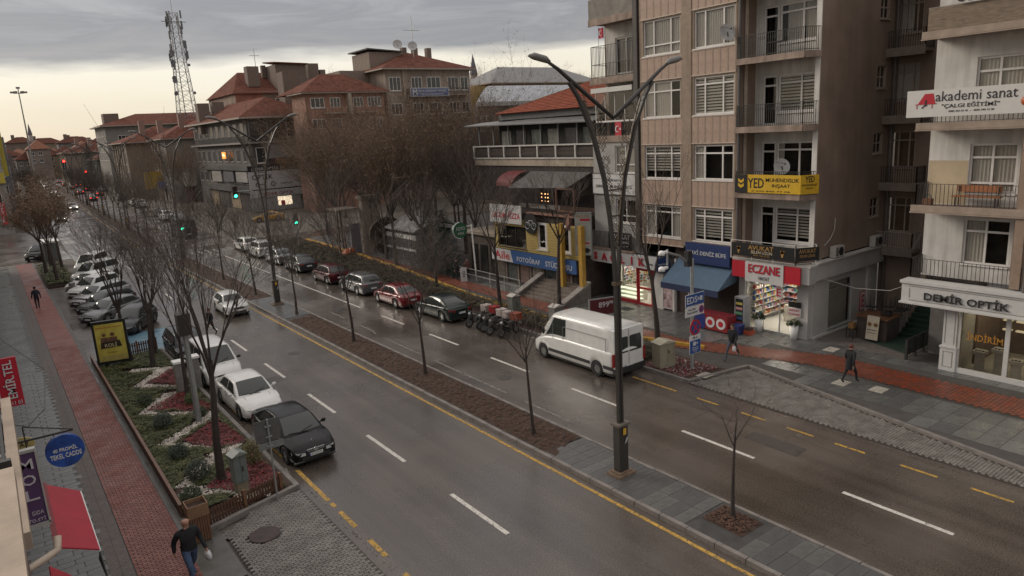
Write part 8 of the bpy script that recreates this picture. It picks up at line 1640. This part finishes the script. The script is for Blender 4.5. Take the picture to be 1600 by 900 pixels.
for k, (y, z) in enumerate([(170, 3.4), (171.5, 1.8)]): q = MB(); q.box(36.9, y, z - .7, 37.1, y + 2.4, z + .7) if k == 0 else q.box(36.9, y - 2.2, .4, 37.1, y - 1.6, 3.2); tag(q.build('lit_shop_sign', M('lit_red_sign', (1, .05, .04), .5, 0, emit=4) if k == 0 else M('lit_white_sign', (1, .92, .9), .5, 0, emit=5), None), ['red lit sign of a shop before the junction lights', 'bright white lit strip of a shop beside the red lit sign'][k], 'sign')
t = thing('chimney_house', 'brick building with many chimneys and a red roof behind the optician building', 'building', (52, 155, 0)); BRO = M('orange_brick_far', (.26, .105, .07), .85, .25, .6)
q = MB(); q._add([(43.8, 150, 0), (62, 150, 0), (62, 170, 0), (43.8, 170, 0), (43.8, 150, 22.0), (62, 150, 22.0), (62, 170, 22.0), (43.8, 170, 22.0)], [(0, 1, 5, 4), (1, 2, 6, 5), (2, 3, 7, 6), (3, 0, 4, 7), (4, 5, 6, 7)]); q.build('wall', M('render_tan', (.21, .15, .115), .85, .25, .5), t); q = MB(); q.prism([(0, 0), (1, 0)], 0, 1) if False else None
q = MB(); q._add([(43.3, 149.4, 21.5), (62.5, 149.4, 21.5), (62.5, 159, 26.4), (47.5, 159, 26.4), (43.3, 170.6, 21.5), (62.5, 170.6, 21.5)], [(0, 1, 2, 3), (3, 2, 5, 4), (0, 3, 4)]); q.build('roof', REDT2, t)
q = MB(); q.box(43.79, 149.9, 15, 49.2, 149.99, 21.9); q.build('brick_gable', BRO, t); pl_ = Plane((43.8, 149.9, 0), (1, 0, 0), (0, -1, 0)); wpiece(t, pl_, 8.0, 18.5, 3.2, 2.0, 3); wpiece(t, pl_, 2.0, 16.2, 2.0, 2.0, 2)
for (x, y, z0, w_, d, h) in [(48.6, 152, 23, 2.4, 2, 4.0), (52.2, 156, 25, .9, .9, 2.6), (56, 150.5, 22, 6.5, 6, 5.3), (62.3, 154, 21, 2.4, 2, 6.9), (64.4, 154, 21, 1.2, 2, 5.6), (40.3, 150, 14, 2.2, 2, 6.0), (37.5, 150, 14, 2.2, 2, 5.8)]: bblock(t, x - w_ / 2, y, x + w_ / 2, y + d, z0, z0 + h, M('stack_brown', (.15, .11, .09), .85, .2), 'chimney')
q = MB(); q.slab([(52.4, 150, 27.6), (59.6, 150, 27.4), (59.6, 157, 27.4), (52.4, 157, 28.2)], .25); q.build('stair_roof', REDT2, t); q = MB(); q.bar((49.6, 153, 26), (49.6, 153, 30.5), .1); q.bar((48.6, 153, 29.2), (50.6, 153, 29.2), .08); q.build('antenna', STEEL, t)
t = thing('grey_block', 'plain grey brown block between the pink and the chimney buildings', 'building', (70, 150, 0)); bblock(t, 62.5, 150, 74, 165, 0, 22.2, M('render_tan', (.21, .15, .115), .85, .25, .5)); q = MB(); hip_roof(q, 62.5, 150, 74, 165, 22.2, 1.8, .4); q.build('roof', M('roof_grey_brown', (.12, .10, .085), .8), t)
# ---- long red roof and the low red roofs before it
T = thing('long_roof_building', 'long low building with a red roof and pale walls far behind the street', 'building', (45, 240, 0)); bblock(T, 30.5, 230, 95, 250, 0, 18.6, M('grey_pale_wall', (.20, .185, .165), .85, .2, .4)); q = MB(); hip_roof(q, 30.5, 230, 95, 250, 18.8, 3.4, 1.2); q.build('roof', REDT2, T); q = MB(); q.box(29.3, 228.8, 18.5, 96.2, 251, 18.79); q.build('eaves', M('eaves_pale', (.30, .25, .21), .7, .1), T); bblock(T, 31.5, 236, 35.4, 240, 19.5, 22.3, M('stack_brown', (.15, .11, .09), .85, .2), 'chimney'); pl_ = Plane((30.5, 230, 0), (1, 0, 0), (0, -1, 0)); [wpiece(T, pl_, 3 + k * 4.2, 13.6, 2.8, 2.4, 3, 'lr') for k in range(12)]
px_ = Plane((30.5, 250, 0), (0, -1, 0), (-1, 0, 0)); [wpiece(T, px_, 1.5 + k * 4, z, 2, 2.4, 2, 'lr2') for k in range(5) for z in (13.6, 9.2)]
for i, (x0, y0, x1, y1, z, rise, lb, mt_) in enumerate([(33.2, 168, 50, 182, 13.6, 4.0, 'low building with a bright red hipped roof and white rear wall', REDT2), (28.6, 188, 46, 206, 13.4, 3.8, 'low building with a red roof and tall pilasters', REDT2), (26, 300, 44, 320, 12.0, 4, 'distant house with orange roof right of the far lights', REDT3)]):
 T = thing('red_roofed_building', lb, 'building', ((x0 + x1) / 2, y0, 0)); bblock(T, x0, y0, x1, y1, 0, z, M('tan_wall_%d' % i, [(.24, .22, .20), (.19, .145, .11), (.2, .16, .13)][i], .85, .2, .5)); hip(T, x0, y0, x1, y1, z + .1, rise, mt_, 1.0)
 pl_ = Plane((x0, y0, 0), (1, 0, 0), (0, -1, 0)); px_ = Plane((x0, y1, 0), (0, -1, 0), (-1, 0, 0)); [wpiece(T, px_, 1.5 + k * 3.4, zz_, 1.6, 3.0, 2, 'g') for k in range(int((y1 - y0) / 3.6)) for zz_ in (8.4, 3.8)]
 for k in range(int((y1 - y0) / 3.6)): q = MB(); px_.box(q, .5 + k * 3.4, .2, 0, .9 + k * 3.4, z - .2, .35); q.build('pilaster', CRE, T)
 for k in range(2): bblock(T, x0 + 4 + k * 4, y0 + 3, x0 + 5.2 + k * 4, y0 + 4.2, z + 1, z + rise + 1.2, M('stack_pink', (.24, .15, .12), .85, .2), 'chimney')
t = thing('yellow_billboard', 'yellow billboard and small yellow blue panel beside the far trees', 'billboard', (31, 180, 3)); q = MB(); q.box(29.5, 176, 3.0, 33.2, 176.3, 6.8); q.build('panel', M('billboard_yellow', (.38, .25, .03), .6, .3, .6), t); q = MB(); q.box(31.6, 174, 2.8, 34.6, 174.2, 4.6); q.build('small_panel', M('panel_ochre', (.45, .30, .06), .6, .5, .5, col2=(.1, .12, .3)), t); q = MB(); q.box(30.8, 176, 0, 31.1, 176.3, 3); q.box(33, 174, 0, 33.2, 174.2, 2.8); q.build('post', IRON, t)
t = thing('red_shop_row', 'row of small red and white fronted shops beyond the junction', 'building', (37, 172, 0)); bblock(t, 35.8, 166.5, 37.2, 167.5, 0, 6.0, M('shop_red_dark', (.14, .02, .02), .7, .3), 'wall'); bblock(t, 35.2, 163, 37.2, 166, 3.5, 6.4, M('shop_cream', (.3, .27, .22), .7, .2), 'sign_cube')
# left far end: crossing building, dark gallery, small houses, minaret, lights
T = thing('gallery_building', 'low building with dark glass bays and white lights near the street end', 'building', (34, 262, 0)); bblock(T, 31, 258, 44, 275, 0, 9.5, M('gallery_dark', (.05, .055, .055), .6, .4, .5)); hip(T, 31, 258, 44, 275, 9.6, 3.2, REDT3, 1.4)
for k in range(3): q = MB(); q.box(31.2 + k * 4.4, 257.6, 0, 31.9 + k * 4.4, 258, 9.5); q.build('column', CRE, T)
q = MB(); [q.box(40 + k * .9, 257.7, 3.2 + j * 1.2, 40.6 + k * .9, 257.9, 3.6 + j * 1.2) for k in range(5) for j in range(3) if (k * j) % 3 != 1]; o = q.build('lit_letters', M('lit_white_sign', (1, .92, .9), .5, 0, emit=5), T); o['kind'] = 'stuff'
rr = random.Random(21)
for i in range(12):
 x = 8 + i * 4.6 + rr.uniform(-1, 1); y = 405 + rr.uniform(0, 60); w_ = rr.uniform(9, 16); z = rr.uniform(10, 15) if i < 9 else 16; T = thing('distant_house', ['red roofed house at the far left end of the skyline', 'brown house with orange roof straight ahead of the street', 'low tan house with a dull red roof in the skyline'][i % 3], 'house', (x, y, 0), 'houses closing the far end of the street')
 bblock(T, x, y, x + w_, y + 12, 0, z, M('far_wall_%d' % (i % 3), [(.17, .13, .11), (.22, .17, .12), (.14, .12, .11)][i % 3], .85, .3, .2)); hip(T, x, y, x + w_, y + 12, z, rr.uniform(3, 5), [REDT3, M('roof_orange', (.19, .075, .04), .8, .3)][i % 2], .8, soffit=False); pl_ = Plane((x, y, 0), (1, 0, 0), (0, -1, 0)); [wpiece(T, pl_, 1 + k * 3.2, zz_, 1.6, 1.7, 2, 'far') for k in range(int(w_ / 3.3)) for zz_ in (z - 3, z - 6.5)]
for i in range(16):
 x = -20 + i * 13; y = 520 + rr.uniform(0, 160); z = rr.uniform(17, 23) + max(0, i - 4) * 1.1; w_ = rr.uniform(16, 26); T = thing('distant_house', ['dull red roofed block on the skyline ahead', 'brown block on the skyline with chimneys', 'pale block on the skyline behind the red roofs'][i % 3], 'house', (x, y, 0), 'blocks along the distant skyline'); bblock(T, x, y, x + w_, y + 14, 0, z, M('far_wall_%d' % (i % 3), (.17, .13, .11), .85)); hip(T, x, y, x + w_, y + 14, z, 4, REDT3, 1, soffit=False); bblock(T, x + 4, y + 4, x + 6, y + 6, z, z + 5.5, M('stack_brown', (.15, .11, .09), .85, .2), 'chimney')
def minaret(label, x, y, h, r):
 t = thing('minaret', label, 'minaret', (x, y, 0)); q = MB(); q.smooth = True; q.tube([(x, y, 0), (x, y, h * .80)], [r * 1.15, r], 12); q.build('shaft', M('minaret_stone', (.24, .20, .18), .8, .1), t); q = MB(); q.tube([(x, y, h * .62), (x, y, h * .655), (x, y, h * .69)], [r * 1.1, r * 2.0, r * 2.0], 12); q.build('balcony', M('minaret_stone', (.24, .20, .18), .8, .1), t); q = MB(); q.tube([(x, y, h * .80), (x, y, h * .82), (x, y, h)], [r * 1.15, r * 1.1, .05], 12); q.build('spire', M('lead_grey', (.10, .095, .11), .6), t)
minaret('slender minaret on the skyline left of the white hall roof', 203, 300, 48.5, 1.7); minaret('thin distant minaret at the far left of the skyline', 26.5, 470, 29, .95)
# telecom lattice tower
t = thing('telecom_tower', 'tall steel lattice tower with antennas and dishes behind the red roofs', 'tower', (53, 233, 17)); TX, TY = 53.4, 233; TW = M('tower_steel', (.26, .26, .27), .5, .15, metal=.3)
def tw_(z): return pw([(17, 2.7), (24, 2.25), (40, 1.4), (50, 1.1)], z)
cnr = [(-1, -1), (1, -1), (1, 1), (-1, 1)]; q = MB(); lv = [17 + k * 2.75 for k in range(13)]
for a, b_ in zip(lv, lv[1:]):
 for k, (cx, cy) in enumerate(cnr):
  nx_, ny_ = cnr[(k + 1) % 4]; A0 = (TX + cx * tw_(a), TY + cy * tw_(a), a); A1 = (TX + cx * tw_(b_), TY + cy * tw_(b_), b_); B0 = (TX + nx_ * tw_(a), TY + ny_ * tw_(a), a); B1 = (TX + nx_ * tw_(b_), TY + ny_ * tw_(b_), b_)
  q.bar(A0, A1, .20); q.bar(A0, B1, .08); q.bar(B0, A1, .08); q.bar(A1, B1, .09)
q.build('lattice', TW, t); q = MB(); q.bar((TX - .5, TY, 17), (TX - .5, TY, 49), .2); q.build('cable_ladder', M('cable_dark', (.06, .058, .06), .7), t)
r_ = random.Random(5)
for k in range(26):
 z = r_.uniform(35, 50); sx, sy = r_.choice(cnr); x, y = TX + sx * (tw_(z) + r_.uniform(.2, .8)), TY + sy * tw_(z); q = MB(); q.box(x - .2, y - .15, z - 1.1, x + .2, y + .15, z + 1.1); q.build('panel_antenna', M('antenna_grey', (.11, .11, .12), .6), t)
for k in range(11):
 z = r_.uniform(21, 39); s_ = r_.choice((-1, -1, 1)); q = MB(); c_ = (TX + s_ * (tw_(z) + .5), TY - 1.5, z); q.disc(c_, r_.uniform(.35, .75), (r_.uniform(-.6, .6), -1, 0), 14, .3); q.build('dish_antenna', M('dish_dark', (.13, .13, .135), .6), t)
q = MB(); q.bar((TX, TY, 49), (TX, TY, 56), .12); q.bar((TX - 3.4, TY, 47.6), (TX + 3.4, TY, 47.6), .18); q.bar((TX - 2.6, TY, 18.2), (TX + 9, TY, 18.2), .2); q.bar((TX - 1, TY, 47), (TX - 1, TY, 50.5), .5); q.build('top_mast', TW, t)
# white hall with curved roof, house with grey roof behind
T = thing('white_hall', 'large hall with a pale curved metal roof behind the terrace', 'building', (75, 98, 0)); bblock(T, 64.8, 95, 90, 96.5, 0, 15.6, M('hall_brown', (.12, .095, .08), .8, .3)); q = MB(); q.smooth = True; n = 14
for k in range(n):
 a0, a1 = k / n, (k + 1) / n; z0, z1 = 15.9 + 3.6 * math.sin(a0 * 1.7), 15.9 + 3.6 * math.sin(a1 * 1.7); y0, y1 = 94 + a0 * 18, 94 + a1 * 18; q.quad((63.8 + a0 * 16, y0, z0), (96, y0, z0), (96, y1, z1), (63.8 + a1 * 16, y1, z1))
q.build('curved_roof', M('hall_roof', (.27, .28, .30), .45, .2, .5), T); q = MB(); q.box(63.8, 93.9, 15.3, 91, 94.1, 15.95); q.build('roof_edge', M('hall_edge', (.3, .29, .28), .6), T); pl_ = Plane((64, 95, 0), (1, 0, 0), (0, -1, 0)); [wpiece(T, pl_, 1 + k * 3.4, 11.5, 2.4, 2.4, 2, 'hall') for k in range(7)]
T = thing('grey_roofed_house', 'long house with grey hipped roof and ochre wing behind the white hall', 'building', (85, 120, 0)); bblock(T, 84, 118, 112, 130, 0, 20.6, M('ochre_wall', (.24, .19, .13), .85, .2)); hip(T, 84, 118, 112, 130, 20.7, 3.6, M('roof_grey', (.19, .185, .18), .6, .2), .9); bblock(T, 80.5, 119, 83.9, 123, 0, 20.2, M('ochre_yellow', (.32, .22, .08), .8), 'ochre_wing'); pl_ = Plane((84, 118, 0), (1, 0, 0), (0, -1, 0)); [wpiece(T, pl_, 2 + k * 3.2, 18.0, 2.0, 1.7, 2, 'gh') for k in range(8)]
T = thing('brick_house', 'brown brick house between the white hall and the balconies', 'building', (60, 62, 0)); bblock(T, 56, 58, 70, 66, 0, 14.4, M('brick_brown', (.15, .09, .07), .85, .3)); q = MB(); q.box(55.5, 57.6, 14.4, 70.5, 66.4, 14.7); q.build('flat_roof', CRE, T)
# wooded hill on the right horizon
hl_ = MB(); N_ = 26
for i in range(N_):
 for j in range(6):
  def hz(i, j): x = 70 + i * 16; y = 170 + j * 26; return (x, y, max(-1, (17 + 9 * math.sin(i * .5 + 1) * .35 + i * .55) * min(1, j / 2.2)))
  hl_.quad(hz(i, j), hz(i + 1, j), hz(i + 1, j + 1), hz(i, j + 1))
struct('wooded_hill', hl_, M('hill_brown', (.07, .06, .05), .9, .4, .05))
for i in range(26):
 x = 84 + i * 5.2 + rr.uniform(-2, 2); y = 190 + rr.uniform(-8, 30); copy_tree(dsrc[i % 2], 'bare tree on the wooded hill behind the white hall', (x, y, 13 + rr.uniform(0, 5)), rr.uniform(0, 6), 'bare trees on the wooded hill')
for i, (x, y) in enumerate([(21, 262), (38, 236), (42, 200)]): make_spruce(['dark conifer at the end of the street', 'dark conifer before the long red roof', 'second dark conifer before the long red roof'][i], (x + 8, y, 0), 15 + i * 1.5, 4.2, 30 + i)['group'] = 'tall dark conifers near the long red roof'
# ================================================================ LEFT SIDE: THE CAMERA'S OWN BUILDING AND ITS NEIGHBOURS
BE = M('beige_stone', (.33, .26, .20), .8, .22, 1.5, bump=.2, bscale=20); BE2 = M('beige_dark', (.16, .12, .095), .85, .3, 2)
T = thing('near_building', 'beige rendered building at the left edge with a stained ledge and dark window', 'building', (-1.5, 14, 0))
m = MB(); m.box(-6, 3.2, .1, -1.02, 44, 8.2); m.build('wall', M('beige_wall_low', (.22, .18, .145), .85, .2, 1), T)
m = MB(); m.box(-3, 3.2, 8.35, -.22, 8.3, 8.5); m.build('ledge', BE, T); m = MB(); m.box(-2.5, 3.2, 6.5, -.27, 8.25, 8.34); m.build('parapet', BE2, T)
m = MB(); m.box(-.36, 8.9, 7.3, -.22, 14.5, 7.5); m.box(-1.05, 8.9, 7.3, -.36, 9.15, 7.5); m.build('lower_ledge', BE, T); m = MB(); m.bar((-.40, 9.2, 7.42), (-.40, 14.4, 7.42), .04); m.bar((-1.02, 10.9, 7.62), (-.30, 10.9, 7.62), .10); m.build('window_rail', IRON, T)
for k in range(5): wpiece(T, Plane((-1.02, 12 + k * 6, 0), (0, 1, 0), (1, 0, 0)), 0, 4.6, 2.2, 1.8, 2, 'left')
for k in range(5): q = MB(); q.box(-1.02, 12.4 + k * 6, .2, -.98, 16.8 + k * 6, 2.9); q.build('shop_window', M('left_shop_glass', (.03, .03, .03), .2, .3), T)
t = thing('red_awning', 'large red sloping awning over the left pavement', 'awning', (.3, 18, 3.1)); AR = M('awning_bright_red', (.36, .018, .034), .6, .1, 2, bump=.25, bscale=3); q = MB(); q.slab([(-.02, 16.6, 3.5), (-.02, 20.25, 3.5), (.68, 20.1, 3.12), (.70, 16.65, 3.12)], .03); q.build('canvas', AR, t); q = MB(); q.bar((-.02, 16.6, 3.5), (-.02, 20.25, 3.5), .10); q.build('roller', M('roller_red', (.20, .015, .02), .5), t); q = MB(); q.bar((.71, 16.65, 3.1), (.70, 20.1, 3.1), .03, .04); q.build('front_bar', WHITEP, t); q = MB(); q.bar((-.9, 20.0, 3.1), (.66, 20.0, 3.0), .04); q.slab([(.70, 16.6, 3.1), (.74, 16.3, 2.5), (.66, 16.6, 2.95)], .03); q.build('arm', IRON, t)
t = thing('second_red_awning', 'smaller red awning below the bent cream pipe at the bottom left', 'awning', (.2, 14, 3)); q = MB(); q.slab([(-.22, 11.5, 3.5), (-.22, 15.9, 3.5), (.10, 15.8, 3.2), (.12, 11.5, 3.2)], .03); q.build('canvas', AR, t); q = MB(); q.bar((-.9, 15.6, 3.2), (.08, 15.6, 3.1), .04); q.build('arm', IRON, t)
t = thing('flue_pipe', 'bent cream coloured flue pipe between the two red awnings', 'pipe', (0, 15.4, 3.7)); q = MB(); q.smooth = True; q.tube([(-.9, 15.0, 3.9), (-.22, 15.5, 3.9), (-.02, 15.6, 3.95), (.02, 15.75, 4.15)], .07, 10); q.build('tube', M('cream_pipe', (.55, .46, .36), .5, .1), t)
t = thing('round_liquor_sign', 'round dark blue sign reading 40 PROMİL TEKEL CADDE on an iron bracket', 'sign', (.44, 16, 5.8)); q = MB(); q.disc((.44, 16, 5.77), .335, (0, 1, 0), 40, .10); q.build('disc', M('liquor_blue', (.014, .032, .19), .35, .7, 2.2, col2=(.02, .07, .30)), t); text('40 PROMİL', .10, WSIGN, t, (.44, 15.945, 5.82), '-Y', bold=.05, width=.42, roll=.0); text('TEKEL CADDE', .10, WSIGN, t, (.44, 15.945, 5.68), '-Y', bold=.05, width=.54)
q = MB(); q.bar((-1.0, 16, 6.16), (.64, 16, 6.15), .035, .035); q.bar((-.16, 16, 6.44), (.64, 16, 6.16), .02); q.bar((-.16, 16, 5.98), (-.16, 16, 6.44), .025); q.bar((.3, 16, 6.1), (.3, 16, 6.15), .02); q.build('bracket', IRON, t); q = MB(); q.bar((-.2, 15.9, 5.97), (-.06, 15.9, 5.86), .10, .10); q.build('floodlight', BLACK, t)
t = thing('purple_sign', 'tall purple vertical sign with pale letters MOL at the left edge', 'sign', (-.2, 13.5, 5)); q = MB(); q.box(-.55, 13.46, 5.55, -.05, 13.54, 6.80); q.build('panel', M('sign_purple', (.085, .04, .11), .5, .1), t); q = MB(); q.box(-.57, 13.44, 6.80, -.03, 13.56, 6.85); q.box(-.05, 13.44, 5.52, -.025, 13.56, 6.8); q.box(-.57, 13.44, 5.48, -.02, 13.56, 5.55); q.build('frame', M('alu_frame', (.45, .44, .42), .4, .1, metal=.3), t)
LP_ = M('letter_lilac', (.50, .46, .50), .5)
for c, z in (('M', 6.60), ('O', 6.33), ('L', 6.06)): text(c, .18, LP_, t, (-.20, 13.45, z), '-Y', 'letter', bold=.02, width=.2)
text('AY  GIDA', .07, LP_, t, (-.24, 13.45, 5.74), '-Y', width=.3); text('LTD.STİ', .07, LP_, t, (-.22, 13.45, 5.62), '-Y', width=.28)
t = thing('red_vertical_sign', 'red vertical sign with white sideways letters at the left edge', 'sign', (-.3, 21, 6)); q = MB(); q.box(-.85, 20.96, 5.45, -.04, 21.04, 6.70); q.build('panel', M('sign_bright_red', (.42, .012, .03), .45, .05), t); q = MB(); q.box(-.85, 20.95, 5.65, -.50, 20.958, 6.65); q.build('white_stripe', WSIGN, t); text('EMİR.TEL', .26, WSIGN, t, (-.28, 20.94, 6.15), '-Y', 'lettering', bold=.03, width=.98, roll=1.5708); text('0 213 11 03', .10, WSIGN, t, (-.33, 20.94, 5.54), '-Y', 'lettering', bold=.01, width=.5)
aircon('cream air conditioner on the left facade above the oval sign', -.72, 18.1, 5.55, 0)
t = thing('oval_sign', 'small oval yellow framed sign behind the air conditioner', 'sign', (-.3, 18.8, 5.2)); q = MB(); q.smooth = False; q.disc((-.25, 18.8, 5.15), .17, (0, 1, 0), 24, .06); q.v = [(-.25 + (v[0] + .25) * 1.4, v[1], v[2]) for v in q.v]; q.build('disc', M('sign_pale_yellow', (.38, .32, .12), .5, .1), t); text('A.Y.', .12, LB, t, (-.2, 18.75, 5.17), '-Y', width=.2)
t = thing('hanging_cable', 'thin black cable drooping from the left facade over the pavement', 'cable', (0, 20, 5)); q = MB(); q.tube([(-.9, 20.5, 5.4), (-.1, 20.8, 4.9), (.35, 22, 4.9), (.6, 25.0, 5.2), (-.9, 31, 5.8)], .012, 4); q.tube([(-.7, 9, 8.6), (-.55, 13, 7.9), (-.7, 17, 7.2), (-.9, 24, 6.4)], .015, 4); q.build('cable_run', IRON, t)
# left buildings further on
for i, (x0, y0, x1, y1, z, lb, c) in enumerate([(-22, 47, -1.3, 92, 12, 'plain beige building just outside the left edge', (.22, .18, .15)), (-20, 134, 3.2, 168, 17.6, 'tall pale building with a yellow sign at the far left edge', (.24, .22, .2)), (-18, 170, 5.2, 205, 15.5, 'grey building behind the yellow signed one on the left', (.17, .17, .18)), (-15, 207, 7.2, 250, 12.5, 'brown building on the far left pavement', (.16, .13, .115))]):
 T = thing('left_building', lb, 'building', ((x0 + x1) / 2, y0, 0)); bblock(T, x0, y0, x1, y1, 0, z, M('left_wall_%d' % i, c, .8, .3, .4)); px_ = Plane((x1, y0, 0), (0, 1, 0), (1, 0, 0)); pl_ = Plane((x0, y0, 0), (1, 0, 0), (0, -1, 0))
 for zz_ in (4.6, 8.0, 11.4):
  if zz_ + 2.2 < z: [wpiece(T, px_, 1.2 + k * 3.6, zz_, 2.2, 1.7, 2, 'lb') for k in range(int((y1 - y0) / 3.8))]; [wpiece(T, pl_, (x1 - x0) - 3 - k * 3.6, zz_, 2.2, 1.7, 2, 'lb') for k in range(3)] if i else None
 q = MB(); px_.box(q, .3, 3.1, 0, (y1 - y0) - .3, 3.9, .5); q.build('shop_fascia', M('fascia_%d' % i, [(.2, .18, .16), (.05, .05, .055), (.2, .2, .21), (.18, .05, .04)][i], .6, .4, .5), T)
 for k in range(int((y1 - y0) / 5)): q = MB(); px_.box(q, .6 + k * 5, .15, 0, 4.8 + k * 5, 3.0, .04); q.build('shop_window', M('left_shop_glass', (.03, .03, .03), .2, .3), T)
t = thing('yellow_facade_sign', 'large yellow sign panel on the side of the tall pale building at the left edge', 'sign', (3.4, 134, 12)); q = MB(); q.box(3.25, 136, 8.8, 3.9, 150, 15.6); q.build('side_panel', M('sign_sun_yellow', (.42, .33, .04), .5, .1), t); q = MB(); q.box(-8, 133.6, 7.8, 3.2, 133.9, 9.4); q.build('front_band', M('sign_sun_yellow', (.42, .33, .04), .5, .1), t)
t = thing('red_shop_sign', 'vertical red and white lit sign reading OPTİK by the left shops', 'sign', (2.9, 133, 3)); q = MB(); q.box(1.8, 133.4, 1.6, 2.5, 133.6, 5.0); q.build('panel', M('dim_red', (.4, .03, .03), .5), t)
for k, c in enumerate('OPTİK'): text(c, .5, WSIGN, t, (2.1, 133.38, 4.6 - k * .62), '-Y', 'letter', bold=.02)
t = thing('bus_shelter', 'glass bus shelter beside the far left bed', 'bus shelter', (5.0, 90.5, .1)); q = MB(); [q.bar((x, y, .1), (x, y, 2.5), .08) for x in (4.2, 5.6) for y in (89.6, 92.8)]; q.build('post', STEEL, t) ; q = MB(); q.box(4.0, 89.4, 2.5, 5.8, 93, 2.62); q.build('roof', WHITEP, t); q = MB(); q.box(4.2, 89.58, .4, 5.6, 89.62, 2.4); q.build('glass_panel', M('shelter_glass', (.16, .17, .17), .15, .2), t)
